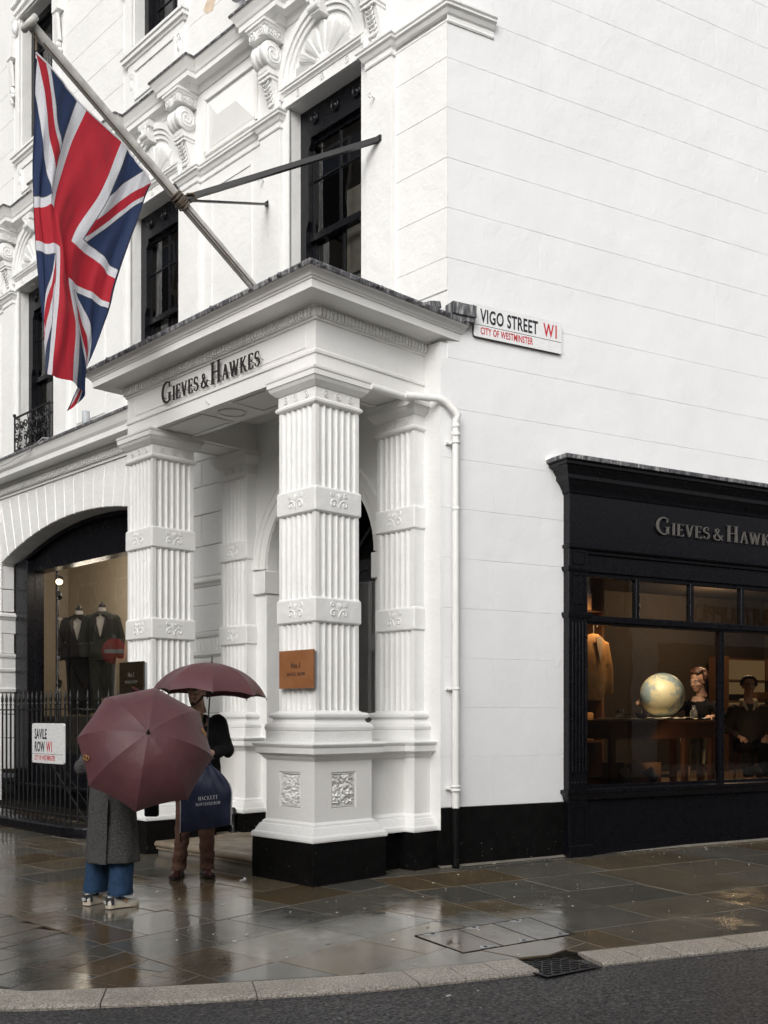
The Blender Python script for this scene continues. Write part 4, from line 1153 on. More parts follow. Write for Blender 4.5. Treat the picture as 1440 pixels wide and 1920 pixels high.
S = thing('shop_window', (1.9, ARC_Y, 0.4), 'black framed arched shop window with warm lit display behind iron railings', 'shop window')
GX = 2.10
mb = MB()
mb.box(1.84, 1.98, 9.60, ARC_Y + ARC_H - .001, .40, 4.12); mb.box(1.98, 2.14, 9.60, 9.78, .40, 4.03); mb.box(1.84, 1.98, 4.652, 5.05, .40, 4.12); mb.box(1.98, 2.14, 4.95, 5.05, .40, 4.03)
mb.build('frame', 'black', S, bevel=.006, seg=1)
n = 24; mb = MB(); ys = [ARC_Y - ARC_H + 2 * ARC_H * i / n for i in range(n + 1)]
for a, c in zip(ys, ys[1:]):
    mb.add([(1.97, a, 3.98), (1.97, c, 3.98), (1.97, c, arc_z(c) - .002), (1.97, a, arc_z(a) - .002)], [(0, 1, 2, 3)])
    mb.add([(1.90, a, arc_z(a) - .07), (1.90, c, arc_z(c) - .07), (1.90, c, arc_z(c) - .004), (1.90, a, arc_z(a) - .004)], [(0, 1, 2, 3)])
    mb.add([(1.90, a, arc_z(a) - .07), (1.90, c, arc_z(c) - .07), (1.98, c, arc_z(c) - .07), (1.98, a, arc_z(a) - .07)], [(0, 1, 2, 3)])
mb.box(1.94, 2.16, 4.7, 10.0, 3.93, 4.02); mb.build('arched_head', 'black', S)
MB().add([(GX, 5.0, .9), (GX, 9.65, .9), (GX, 9.65, 3.98), (GX, 5.0, 3.98)], [(0, 3, 2, 1)]).build('pane', 'glass', S)
mb = MB(); mb.box(1.80, 2.16, 4.652, ARC_Y + ARC_H - .001, -.1, .40); mb.box(1.94, 2.16, 4.7, 10.0, .40, .92); mb.box(1.70, 1.94, 4.652, 10.04, .36, .42)
mb.build('stall_riser', 'black', S, bevel=.006, seg=1)
mb = MB(); RX, RY0, RY1 = 3.9, 3.6, 12.2                                             # display room
mb.add([(RX, RY0, .5), (RX, RY1, .5), (RX, RY1, 4.7), (RX, RY0, 4.7)], [(0, 1, 2, 3)]); mb.add([(GX + .1, RY1, .5), (RX, RY1, .5), (RX, RY1, 4.7), (GX + .1, RY1, 4.7)], [(0, 1, 2, 3)])
mb.add([(GX + .1, RY0, .5), (RX, RY0, .5), (RX, RY0, 4.7), (GX + .1, RY0, 4.7)], [(0, 1, 2, 3)])
mb.add([(GX + .1, RY0, 4.7), (RX, RY0, 4.7), (RX, RY1, 4.7), (GX + .1, RY1, 4.7)], [(0, 1, 2, 3)]); mb.add([(GX + .1, RY0, .9), (RX, RY0, .9), (RX, RY1, .9), (GX + .1, RY1, .9)], [(0, 1, 2, 3)])
wall_quads(mb, GX + .1, RY0, RY1, .5, 4.7, [(4.95, 9.9, .9, 4.02)])
mb.build('display_room', 'beige', S)
mb = MB().box(2.45, 3.3, 5.2, 11.4, .905, 1.52); mb.build('display_plinth', 'grey_render', S, bevel=.01)
# clothes dummies in dinner suits
def dummy(y, x, z0, label, black, h):
    t = thing('mannequin', (x, y, z0), label, 'mannequin', 'suited mannequins in the arched window')
    fd = Vector((-.62, -.78, 0)); ld_ = UP.cross(fd); o = Vector((x, y, 0)); P = lambda a, b2, z_: o + fd * a * h + ld_ * b2 * h + UP * z_
    J = MB(); prof = [(.20, .13, 0), (.215, .14, .12), (.19, .125, .30), (.215, .13, .48), (.225, .12, .60), (.17, .10, .68), (.065, .06, .735)]
    n = 18; zj = z0 + .78 * h
    v = [P(b2 * math.sin(t_), a * math.cos(t_), zj + z_ * h) for a, b2, z_ in prof for t_ in [2 * math.pi * k / n for k in range(n)]]
    v = [P(-b2 * math.sin(t_), a * math.cos(t_), zj + z_ * h) for a, b2, z_ in prof for t_ in [2 * math.pi * k / n for k in range(n)]] if ld_.cross(fd).z > 0 else v
    J.add(v, [(i * n + k, i * n + (k + 1) % n, (i + 1) * n + (k + 1) % n, (i + 1) * n + k) for i in range(len(prof) - 1) for k in range(n)], True)
    J.add(v[:n], [list(range(n))[::-1]]); J.add(v[-n:], [list(range(n))])
    for s_ in (-1, 1): J.ball(P(0, s_ * .19, zj + .62 * h), .07 * h, 10, 7); J.tube([P(0, s_ * .20, zj + .63 * h), P(0, s_ * .275, zj + .35 * h), P(.05, s_ * .27, zj + .04 * h)], [.065 * h, .06 * h, .05 * h], 10)
    fuse(J, .016, 4).build('dinner_jacket', black, t)
    sh = MB(); sh.extr([P(.105, -.075, zj + .665 * h), P(.105, .075, zj + .665 * h), P(.145, .05, zj + .52 * h), P(.15, 0, zj + .33 * h), P(.145, -.05, zj + .52 * h)], fd * .012)
    sh.tube([P(.01, 0, zj + .66 * h), P(.01, 0, zj + .78 * h)], .058 * h, 12); sh.build('shirt_front', 'print_white', t)
    lp = MB()
    for s_ in (-1, 1): lp.extr([P(.118, s_ * .07, zj + .67 * h), P(.13, s_ * .13, zj + .60 * h), P(.150, s_ * .085, zj + .48 * h), P(.162, 0, zj + .32 * h), P(.152, s_ * .03, zj + .45 * h)], fd * .012)
    lp.build('lapels', 'letter_black', t)
    bw = MB()
    for s_ in (-1, 1): bw.extr([P(.135, 0, zj + .655 * h), P(.135, s_ * .065, zj + .685 * h), P(.135, s_ * .065, zj + .625 * h)], fd * .02)
    bw.build('bow_tie', 'letter_black', t)
    MB().lathe([(.05 * h, 0), (.055 * h, .04), (.03, .07), (.012, .10), (0, .11)], P(.01, 0, zj + .78 * h), 12).build('neck_cap', 'letter_black', t)
    tr = MB()
    for s_ in (-1, 1): tr.tube([P(0, s_ * .09, z0 + .02), P(0, s_ * .095, z0 + .45 * h), P(0, s_ * .09, zj + .06 * h)], [.075 * h, .085 * h, .11 * h], 12)
    fuse(tr, .018, 3).build('trousers', black, t)
    return t
M['suit_black'] = simple('suit_black', (.012, .011, .012), .8); M['suit_green'] = simple('suit_grey_green', (.05, .058, .052), .85)
dummy(9.10, 2.52, 1.52, 'headless mannequin in black dinner jacket with white shirt front, nearer the black window post', 'suit_black', 1.13)
dummy(8.62, 2.68, 1.55, 'headless mannequin in grey green jacket with bow tie, further from the black window post', 'suit_green', 1.13)
# spot lamps on a black pole
t = thing('spotlight_pole', (2.35, 9.55, .92), 'black vertical pole with three clamped spot lamps inside the arched shop window', 'spotlights')
MB().tube([(2.35, 9.55, .92), (2.35, 9.55, 4.6)], .028, 8).build('pole', 'black_metal', t)
def spot_lamp(parent, c, d, r=.06, lit=True, L=.16):
    c = Vector(c); d = Vector(d).normalized()
    o = MB().lathe([(0, 0), (r * .7, .0), (r, .03), (r, L), (r * .88, L), (r * .85, L - .03)], c - d * L, 14, d).build('lamp_head', 'black_metal', parent)
    if lit: MB().lathe([(0, .0), (r * .8, 0), (r * .5, .012), (0, .016)], c - d * .028, 14, d).build('lens', 'bulb', o)
    return o
for z_, d in ((3.78, (-.5, -.9, -.55)), (3.52, (-.3, -.9, -.8)), (2.10, (-.3, -.8, .5))):
    spot_lamp(t, (2.33, 9.44, z_), d, .075 if z_ > 3.7 else .05, z_ > 3.7)
t = thing('track_lights', (2.7, 8.0, 4.45), 'row of small spot lamps hanging from the display ceiling inside the arched window', 'spotlights')
MB().box(2.68, 2.72, 5.6, 9.3, 4.50, 4.54).build('track', 'black_metal', t)
for y_ in (8.6, 8.0, 7.3): spot_lamp(t, (2.66, y_, 4.28), (-.1, -.3, -1), .05)
for k, (y_, z_) in enumerate(((9.3, 3.7), (8.0, 4.2), (6.4, 4.2))):
    ld = bpy.data.lights.new('display_lamp', 'POINT'); ld.energy = 22; ld.color = (1, .86, .70); ld.shadow_soft_size = .3
    lo = bpy.data.objects.new('display_lamp', ld); COL.objects.link(lo); lo.location = (2.95, y_ + .2, min(z_, 4.1))

# ---- the door behind the porch
D = thing('entrance_door', (2.0, DYC, .17), 'dark arched entrance doorway with black glazed double doors at the back of the porch', 'door')
mb = MB(); xd = XL + .42
mb.box(xd, xd + .1, DY0, DY0 + .09, .17, DZS); mb.box(xd, xd + .1, DY1 - .09, DY1, .17, DZS); mb.box(xd, xd + .1, DY0, DY1, DZS - .1, DZS + .02)
ring(mb, DYC, DZS, DR - .09, DR, xd + .1, xd, 24); mb.bar((xd + .05, DYC, DZS), (xd + .05, DYC, DZS + DR), .05, .04)
for t_ in (math.pi * .25, math.pi * .75): mb.bar((xd + .05, DYC, DZS), (xd + .05, DYC + DR * math.cos(t_), DZS + DR * math.sin(t_)), .04, .04)
mb.build('door_frame', 'black', D)
for s_ in (-1, 1):
    a, c = sorted((DYC + s_ * .012, DYC + s_ * (DR - .09))); mb = MB()
    mb.box(xd + .02, xd + .07, a, a + .11, .19, DZS - .1); mb.box(xd + .02, xd + .07, c - .11, c, .19, DZS - .1)
    for za, zb in ((.19, .45), (1.05, 1.2), (DZS - .22, DZS - .1)): mb.box(xd + .02, xd + .07, a + .11, c - .11, za, zb)
    mb.box(xd + .035, xd + .05, a + .11, c - .11, .45, 1.05)
    dr = mb.build('door_leaf', 'black', D, bevel=.005, seg=1)
    MB().add([(xd + .045, a + .11, 1.2), (xd + .045, c - .11, 1.2), (xd + .045, c - .11, DZS - .22), (xd + .045, a + .11, DZS - .22)], [(0, 3, 2, 1)]).build('pane', 'glass', dr)
    MB().box(xd, xd + .02, a + .15 if s_ < 0 else a + .01, (a + .25) if s_ < 0 else a + .1, .2, .45).build('kick_plate', 'brown_wood', dr)
mb = MB(); reveal(mb, xd + .12, 3.3, .55, 3.1, .1, 4.4); mb.add([(3.3, .55, .1), (3.3, 3.1, .1), (3.3, 3.1, 4.4), (3.3, .55, 4.4)], [(0, 1, 2, 3)])
mb.build('hall', 'dark', D)
lamp = thing('hall_lamp', (2.6, 1.2, 3.3), 'small glowing hall lamp seen through the dark doorway between two white columns', 'lamp')
MB().tube([(2.6, 1.2, 4.39), (2.6, 1.2, 3.36)], .008, 5).build('flex', 'black_metal', lamp); MB().ball((2.6, 1.2, 3.3), .055, 12, 8).build('bulb', 'bulb', lamp)
# ------------------------------------------------------------------ the porch on fluted square columns
PO = thing('porch', (0.9, 1.83, 0), 'white columned entrance porch with fluted square columns, dentil cornice and black raised lettering', 'porch')
ZC = 4.66
def sq(cx, cy, h): return [(cx - h, cy - h), (cx + h, cy - h), (cx + h, cy + h), (cx - h, cy + h)]
def flute_side(a, c, n=6, margin=.045, fil=.013, dep=.020):
    """points along one side, hollowed by n flutes; outside on the right"""
    a, c = Vector(a), Vector(c); L = (c - a).length; d = (c - a) / L; nn = Vector((d.y, -d.x)); w = (L - 2 * margin - (n - 1) * fil) / n
    pts = [a]
    for i in range(n):
        s0 = margin + i * (w + fil)
        for k in range(7):
            t = math.pi * k / 6; pts.append(a + d * (s0 + w / 2 - math.cos(t) * w / 2) - nn * (dep * math.sin(t)))
    return pts
def prism_z(poly, z0, z1):
    mb = MB(); n = len(poly)
    mb.add([(p[0], p[1], z0) for p in poly] + [(p[0], p[1], z1) for p in poly], [(i, (i + 1) % n, (i + 1) % n + n, i + n) for i in range(n)])
    mb.add([(p[0], p[1], z1) for p in poly], [list(range(n))]); return mb
def column(cx, cy):
    sh = sq(cx, cy, .265); poly = []
    for i in range(4): poly += flute_side(sh[i], sh[(i + 1) % 4])
    return prism_z([tuple(p) for p in poly], 1.53, 4.40)
def pilaster(yc, x0=1.46, x1=1.62, h=.265):
    poly = [Vector((x1, yc - h)), Vector((x1, yc + h))] + flute_side((x0, yc + h), (x0, yc - h)) + [Vector((x0, yc - h))]
    return prism_z([tuple(p) for p in poly], 1.53, 4.40)
BASE = [(.355, 1.265), (.355, 1.365), (.35, 1.37), (.362, 1.385), (.365, 1.41), (.355, 1.435), (.335, 1.445), (.315, 1.455), (.305, 1.475), (.31, 1.49), (.325, 1.495), (.335, 1.505), (.336, 1.525), (.325, 1.54), (.285, 1.548), (.27, 1.56), (.255, 1.565)]
CAPT = [(.25, 4.345), (.275, 4.35), (.29, 4.365), (.292, 4.385), (.278, 4.40), (.27, 4.405), (.27, 4.50), (.285, 4.505), (.30, 4.52), (.325, 4.545), (.338, 4.57), (.338, 4.575), (.35, 4.58), (.35, 4.625), (.358, 4.635), (.36, 4.655), (.25, 4.66)]
PEDC = [(.345, 1.10), (.355, 1.105), (.365, 1.12), (.375, 1.125), (.385, 1.145), (.41, 1.165), (.43, 1.17), (.43, 1.225), (.44, 1.235), (.45, 1.255), (.445, 1.265), (.34, 1.275)]
PEDB = [(.455, .386), (.458, .40), (.452, .425), (.445, .435), (.43, .445), (.41, .485), (.395, .51), (.38, .515), (.375, .535), (.35, .555), (.34, .56)]
def offs(prof, d): return [(o - d, z) for o, z in prof]
def palmette(c, xd, nd, k=1.0):
    """carved palmette: fan of leaves, two scrolls and two dots, in low relief"""
    c, xd, nd = Vector(c), Vector(xd), Vector(nd); mb = MB(); P = lambda u, v, w=.001: c + xd * u * k + UP * v * k + nd * w
    for a in (-1, -.5, 0, .5, 1):
        mb.tube([P(0, .0), P(math.sin(a * .5) * .028, math.cos(a * .5) * .034), P(math.sin(a * .8) * .050, .012 + math.cos(a * .7) * .054)], [.004, .0100, .004], 6)
    for s_ in (-1, 1):
        sp = [P(s_ * .004, -.062), P(s_ * .010, -.030), P(s_ * .030, -.006), P(s_ * .060, .002)] + [P(s_ * (.068 + .034 * math.cos(1.5 - t) * (1 - t / 8)), -.033 + .034 * math.sin(1.5 - t) * (1 - t / 8)) for t in [.45 * x_ for x_ in range(13)]]
        mb.tube(sp, .0066, 6)
        mb.tube([P(s_ * .082 + .018 * math.cos(t), .050 + .018 * math.sin(t)) for t in [.63 * x_ for x_ in range(10)]], .0056, 5, closed=True); mb.ball(P(s_ * .082, .050), .008, 6, 4)
    mb.ball(P(0, -.068), .007, 7, 5)
    return mb
def relief(c, xd, nd, w, h, seed):
    """panel of worm-like carved ridges, sunk in a frame"""
    c, xd, nd = Vector(c), Vector(xd), Vector(nd); mb = MB(); N = 44; v = []
    for j in range(N + 1):
        for i in range(N + 1):
            u, t = i / N - .5, j / N - .5
            th = noise.noise((u * 4.5 + seed * 7.1, t * 4.5, seed)) * 4.2 + 1.2
            ph = noise.noise((u * 3 + 9, t * 3, seed + 3)) * 2.6
            g = math.sin((u * math.cos(th) + t * math.sin(th)) * 2 * math.pi * 3.4 + ph * 2.0)
            d = max(-.75, min(.55, g * 1.3)); edge = min(1, min(.5 - abs(u), .5 - abs(t)) * 18)
            v.append(c + xd * u * w + UP * t * h + nd * (-.010 + .024 * d * edge))
    mb.add(v, [(j * (N + 1) + i, j * (N + 1) + i + 1, (j + 1) * (N + 1) + i + 1, (j + 1) * (N + 1) + i) for j in range(N) for i in range(N)], True)
    return mb
XF, YF = Vector((0, -1, 0)), Vector((1, 0, 0)); NF, NS = Vector((-1, 0, 0)), Vector((0, -1, 0))       # street faces: -X and -Y
for ci, y0 in enumerate((0.0, 2.77)):
    cx, cy = .45, y0 + .45
    col_ = column(cx, cy).build('column', 'white', PO)
    MB().sweep(sq(cx, cy, .1), offs([(.448, -.2), (.448, .30), (.444, .386), (.3, .388)], .1), closed=True).build('plinth', 'black_wall', col_, bevel=.006, seg=2)
    pd = MB(); z0_, z1_ = .55, 1.115; hw = .35; pw, ph_ = .155, .165; zc_ = .835
    for f, (xd, nd, c) in enumerate(((XF, NF, Vector((cx - hw, cy, 0))), (YF, NS, Vector((cx, cy - hw, 0))), (-XF, -NF, Vector((cx + hw, cy, 0))), (-YF, -NS, Vector((cx, cy + hw, 0))))):
        Pq = lambda u, z, w=0.0: c + xd * u + UP * z + nd * w
        if f < 2:
            us, zs = (-hw, -pw, pw, hw), (z0_, zc_ - ph_, zc_ + ph_, z1_)
            for i in range(3):
                for j in range(3):
                    if i == 1 and j == 1: continue
                    pd.add([Pq(us[i], zs[j]), Pq(us[i + 1], zs[j]), Pq(us[i + 1], zs[j + 1]), Pq(us[i], zs[j + 1])], [(0, 1, 2, 3)])
            q4 = [(-pw, zc_ - ph_), (pw, zc_ - ph_), (pw, zc_ + ph_), (-pw, zc_ + ph_)]
            for a, b2 in zip(q4, q4[1:] + q4[:1]):
                i2 = lambda p, k: (p[0] * k, zc_ + (p[1] - zc_) * k)
                pd.add([Pq(*a), Pq(*b2), Pq(*i2(b2, .97), -.022), Pq(*i2(a, .97), -.022)], [(0, 1, 2, 3)])
                pd.add([Pq(*i2(a, .97), -.022), Pq(*i2(b2, .97), -.022), Pq(*i2(b2, .90), -.004), Pq(*i2(a, .90), -.004)], [(0, 1, 2, 3)])
                pd.add([Pq(*i2(a, .90), -.004), Pq(*i2(b2, .90), -.004), Pq(*i2(b2, .84), -.024), Pq(*i2(a, .84), -.024)], [(0, 1, 2, 3)])
        else: pd.add([Pq(-hw, z0_), Pq(hw, z0_), Pq(hw, z1_), Pq(-hw, z1_)], [(0, 1, 2, 3)])
    pd.build('pedestal', 'white_smooth', col_)
    for f, (xd, nd, c) in enumerate(((XF, NF, Vector((cx - hw, cy, zc_))), (YF, NS, Vector((cx, cy - hw, zc_))))):
        relief(c, xd, nd, pw * 1.70, ph_ * 1.70, 2.0 + f + ci * 5).build('relief_panel', 'white_smooth', col_)
    MB().sweep(sq(cx, cy, .1), offs(PEDB, .1), closed=True).build('pedestal_base', 'white', col_)
    MB().sweep(sq(cx, cy, .1), offs(PEDC, .1), closed=True).build('pedestal_cornice', 'white', col_, bevel=.003, seg=1)
    MB().sweep(sq(cx, cy, .1), offs(BASE, .1), closed=True).build('column_base', 'white', col_)
    MB().sweep(sq(cx, cy, .1), offs(CAPT, .1), closed=True).build('capital', 'white_smooth', col_)
    for d in (-.15, 0, .15):
        rosette(MB(), (cx - .272, cy + d, 4.452), XF, NF, .030).build('rosette', 'white_smooth', col_); rosette(MB(), (cx + d, cy - .272, 4.452), YF, NS, .030).build('rosette', 'white_smooth', col_)
    for zb in (2.362, 3.368):
        MB().sweep(sq(cx, cy, .1), offs([(.25, zb), (.270, zb), (.284, zb + .018), (.284, zb + .222), (.270, zb + .238), (.25, zb + .238)], .1), closed=True).build('band', 'white', col_, bevel=.010, seg=2)
        palmette((cx - .284, cy, zb + .125), XF, NF).build('palmette', 'white', col_); palmette((cx, cy - .284, zb + .125), YF, NS).build('palmette', 'white', col_)
# responds against the front, with the dwarf walls between
for y0 in (0.0, 2.77):
    yc = y0 + .45; pi_ = pilaster(yc).build('pilaster', 'white', PO)
    def path3(hx): return [(1.6, yc + hx), (1.46 + .265 - hx if False else 1.6 - .14 - (hx - .265), yc + hx), (1.6 - .14 - (hx - .265), yc - hx), (1.6, yc - hx)]
    pb = [(1.6, yc + .265), (1.46, yc + .265), (1.46, yc - .265), (1.6, yc - .265)]
    for nm, prof, mat in (('column_base', BASE, 'white'), ('capital', CAPT, 'white_smooth'), ('pedestal_cornice', PEDC, 'white'), ('pedestal_base', PEDB, 'white')):
        MB().sweep(pb, offs(prof, .265)).build(nm, mat, pi_)
    MB().box(1.46 - .085, 1.62, yc - .35, yc + .35, .5, 1.12).build('pedestal', 'white_smooth', pi_)
    MB().box(1.46 - .183, 1.61, yc - .448, yc + .448, -.2, .388).build('plinth', 'black_wall', pi_)
    if y0 == 0: MB().box(1.591, 1.62, -.049, .20, -.2, .388).build('plinth', 'black_wall', pi_)
    for zb in (2.362, 3.368):
        MB().sweep(pb, offs([(.25, zb), (.270, zb), (.284, zb + .018), (.284, zb + .222), (.270, zb + .238), (.25, zb + .238)], .265)).build('band', 'white', pi_, bevel=.008, seg=1)
        palmette((1.46 - .019, yc, zb + .125), XF, NF).build('palmette', 'white', pi_)
    for d in (-.15, 0, .15): rosette(MB(), (1.46 - .006, yc + d, 4.452), XF, NF, .030).build('rosette', 'white_smooth', pi_)
for s_, ya, yb in ((0, .24, .58), (1, 3.09, 3.43)):
    MB().box(.80, 1.40, ya, yb, .45, 1.20).build('dwarf_wall', 'white_smooth', PO)
    MB().box(.80, 1.40, ya - .025, yb + .025, -.2, .392).build('plinth', 'black_wall', PO)
    for yy, pth in ((ya, [(.80, ya), (1.40, ya)]), (yb, [(1.40, yb), (.80, yb)])):
        MB().sweep(pth, offs(PEDC, .34)).build('pedestal_cornice', 'white', PO); MB().sweep(pth, [(o, z) for o, z in offs(PEDB, .34)]).build('pedestal_base', 'white', PO)
    MB().box(.80, 1.40, ya, yb, 1.20, 1.272).build('coping', 'white', PO)
# entablature
ent = [(1.60, 3.485), (.185, 3.485), (.185, .185), (1.60, .185)]
MB().sweep(ent, [(-.53, 4.662), (0, 4.662), (0, 4.805), (.015, 4.808), (.017, 4.832), (0, 4.85), (0, 5.24), (-.53, 5.24), (-.53, 4.662)]).build('entablature', 'white_smooth', PO)
bd = MB()
for a, c in (((3.32, 4.885), (.33, 4.885)), ((.33, 4.885), (.33, 5.09)), ((3.32, 4.885), (3.32, 5.09))): bd.bar((.184, *a), (.184, *c), .010, .012)
bd.build('frieze_bead', 'white_smooth', PO)
entc = [(1.60, 3.485), (.185, 3.485), (.185, .185), (1.86, .185)]
MB().sweep(entc, [(-.02, 5.10), (.018, 5.105), (.02, 5.125), (.032, 5.13), (.032, 5.205), (.065, 5.21), (.07, 5.222), (.085, 5.226), (.10, 5.232), (.285, 5.235), (.285, 5.305), (.296, 5.310), (.300, 5.322), (.312, 5.328), (.322, 5.345), (.350, 5.368), (.378, 5.376), (.380, 5.392), (-.02, 5.42)]).build('cornice', 'white_smooth', PO)
L2 = [(.381, 5.372), (.388, 5.376), (.392, 5.418), (.375, 5.430), (.30, 5.440), (.28, 5.442), (.277, 5.470), (-.05, 5.49)]
MB().sweep(entc, L2).build('lead_flashing', 'lead', PO, bevel=.004, seg=1)
lf = MB()
for k in range(60):                     # dressed lumps along the edge of the lead
    t = rng.random(); side = rng.random()
    p = Vector((-.2, 3.87 - 4.05 * t, 5.40)) if side < .6 else Vector((-.19 + 2.0 * t, -.2, 5.40))
    lf.ball(p, rng.uniform(.010, .02), 6, 4, (rng.uniform(.8, 2.4), rng.uniform(.8, 2.4), 1.2))
o = lf.build('lead_lumps', 'lead', PO); o['kind'] = 'stuff'
MB().add([(.0, 0, 5.475), (1.66, 0, 5.50), (1.66, 3.6, 5.50), (.0, 3.6, 5.475)], [(0, 1, 2, 3)]).build('roof', 'lead', PO)
def dpath(t):
    L = [2 * 0 + 1.38, 3.3, 1.40]; tot = sum(L); d = t * tot
    if d < L[0]: return Vector((1.57 - d, 3.485 + .03, 0)), Vector((-1, 0, 0)), Vector((0, 1, 0))
    d -= L[0]
    if d < L[1]: return Vector((.185 - .03, 3.485 - d, 0)), Vector((0, -1, 0)), Vector((-1, 0, 0))
    return Vector((.185 + d - L[1], .185 - .03, 0)), Vector((1, 0, 0)), Vector((0, -1, 0))
dentils('dentils', dpath, 138, .030, .066, .032, 5.172, PO, 'white_smooth')
# soffit: sunk panels under the beams and the porch ceiling
sf = MB()
for (xa, xb, ya, yb) in ((.26, .64, .75, 1.55), (.26, .64, 2.1, 2.92), (.78, 1.5, .26, .64), (.78, 1.5, 3.03, 3.41)):
    for p_, q_ in (((xa, ya), (xb, ya)), ((xb, ya), (xb, yb)), ((xb, yb), (xa, yb)), ((xa, yb), (xa, ya))): sf.bar((*p_, 4.660), (*q_, 4.660), .024, .02)
sf.tube([(.45 + .14 * math.cos(t), 1.835 + .14 * math.sin(t), 4.66) for t in [2 * math.pi * k / 24 for k in range(24)]], .012, 6, closed=True)
sf.build('soffit_mouldings', 'white_smooth', PO)
cl = MB(); cl.box(.70, 1.61, .70, 2.97, 4.98, 5.05); cl.build('ceiling', 'white_smooth', PO)
# arch round the door, on imposts
mb = MB(); ring(mb, DYC, DZS, DR - .001, DR + .10, XL + .01, XL - .025, 36); ring(mb, DYC, DZS, DR + .10, DR + .20, XL + .01, XL - .045, 36); ring(mb, DYC, DZS, DR + .175, DR + .205, XL + .01, XL - .058, 36)
mb.build('arch_moulding', 'white_smooth', PO)
for ya, yb in ((DY0 - .235, DY0 + .02), (DY1 - .02, DY1 + .30)):
    MB().box(XL - .05, XL + .5, ya, yb, 2.955, 3.225).build('impost', 'white_smooth', PO, bevel=.008, seg=1)
# floor, nosed step and its worn riser
prof = [(-.04, .165), (.0, .168), (.022, .160), (.034, .140), (.032, .118), (.012, .10), (-.03, .095)]
st = MB().sweep([(.13, 2.80), (.13, .86)], prof, smooth=True); st.box(.12, 1.62, .62, 3.02, .08, .166); st.build('step', 'step', PO)
rs = MB()
N = 22
for i in range(N):
    ya, yb = 2.80 - 1.94 * i / N, 2.80 - 1.94 * (i + 1) / N
    xo_ = lambda y: .145 + .012 * noise.noise((y * 4, 0, 1))
    rs.add([(xo_(ya), ya, -.1), (xo_(yb), yb, -.1), (xo_(yb), yb, .10), (xo_(ya), ya, .10)], [(0, 1, 2, 3)])
rs.build('step_riser', 'concrete', PO)
mb = MB(); mb.box(1.52, 2.2, DY0 - .02, DY1 + .02, .10, .285); mb.build('threshold', 'step', PO, bevel=.012)
# raised lettering on the frieze
tx = 'Gieves&Hawkes'; BIG, SML = .222, .148; ln = serif_len(tx.replace('&', '& '), BIG, SML, .13, .62)
def gh(mb, M4, big, small, width, gap, depth):
    """capital initials, small capitals after them, the ampersand at small size"""
    x = 0.0
    for part, b_, s_ in (('Gieves', big, small), ('&', small, small), ('Hawkes', big, small)):
        x += serif_text(mb, part, M4 @ Matrix.Translation((x, 0, 0)), b_, s_, gap, depth, width) + (.03 if part != 'Hawkes' else 0) * width
    return x
wl_ = gh(MB(), Matrix.Identity(4), BIG, SML, .62, .13, .01); k = .62 * 1.76 / wl_
def gh_letters(M4, width, big, small, depth, mat, root):
    """each raised letter a piece of its own"""
    x = 0.0
    for ch in 'Gieves&Hawkes':
        h_ = small if ch.islower() or ch == '&' else big
        if ch in '&H': x += .03 * width
        mb = MB(); x += serif_text(mb, ch.upper(), M4 @ Matrix.Translation((x, 0, 0)), h_, h_, .13, depth, width)
        mb.build('letter', mat, root)
gh_letters(frame((.185 - .035, 2.70, 4.865), (0, -1, 0)), k, BIG, SML, .014, 'letter_black', PO)
pins = MB()
for i in range(26): y_ = 2.66 - 1.70 * i / 25; pins.tube([(.19, y_, 4.93), (.15, y_, 4.93)], .004, 4)
pins.build('letter_pins', 'letter_black', PO)
for y_, z_ in ((1.86, 4.70), ):
    MB().tube([(.19, y_, z_), (.15, y_, z_ + .01), (.14, y_ + .01, z_ + .03)], .006, 5).build('hook', 'white_smooth', PO)
# ------------------------------------------------------------------ black shopfront on the flank
SH = thing('shopfront', tuple(vg(4, .1, 0)), 'black painted shopfront with bronze raised lettering and wide display window', 'shopfront')
OF = 0.10
def vp(*so): return vpath(*so)
mb = MB(); vbox(mb, SF0, SF1, -.02, OF, 3.31, 4.0); mb.build('fascia', 'black', SH)
MB().sweep(vp((SF0, 0), (SF0, OF), (SF1, OF)), [(-.02, 3.84), (.015, 3.85), (.02, 3.88), (.035, 3.90), (.05, 3.93), (.085, 3.97), (.10, 3.98), (.10, 4.02), (.115, 4.035), (.14, 4.075), (.165, 4.10), (.19, 4.105), (.19, 4.135), (.21, 4.14), (.215, 4.16), (-.02, 4.19)]).build('cornice', 'black', SH)
MB().sweep(vp((SF0, 0), (SF0, OF), (SF1, OF)), [(.218, 4.145), (.226, 4.15), (.228, 4.185), (.20, 4.20), (-.04, 4.225)]).build('lead_flashing', 'lead', SH)
mb = MB(); mb.extr([vg(1.06, 0.0, 4.18), vg(1.32, 0, 4.17), vg(1.32, .08, 4.19), vg(1.10, .05, 4.19)], (0, 0, .035)); mb.build('mortar_fillet', 'white', SH)
MB().sweep(vp((SF0, 0), (SF0, OF), (SF1, OF)), [(-.02, 3.27), (.008, 3.275), (.02, 3.29), (.02, 3.31), (.0, 3.325), (-.02, 3.33)]).build('fascia_moulding', 'black', SH)
mb = MB(); vbox(mb, 1.54, SF1, -.02, .045, 3.06, 3.29); vbox(mb, 1.54, SF1, .03, .06, 3.05, 3.085); vbox(mb, 1.54, SF1, .04, .075, 3.235, 3.27); mb.build('frieze', 'black', SH)
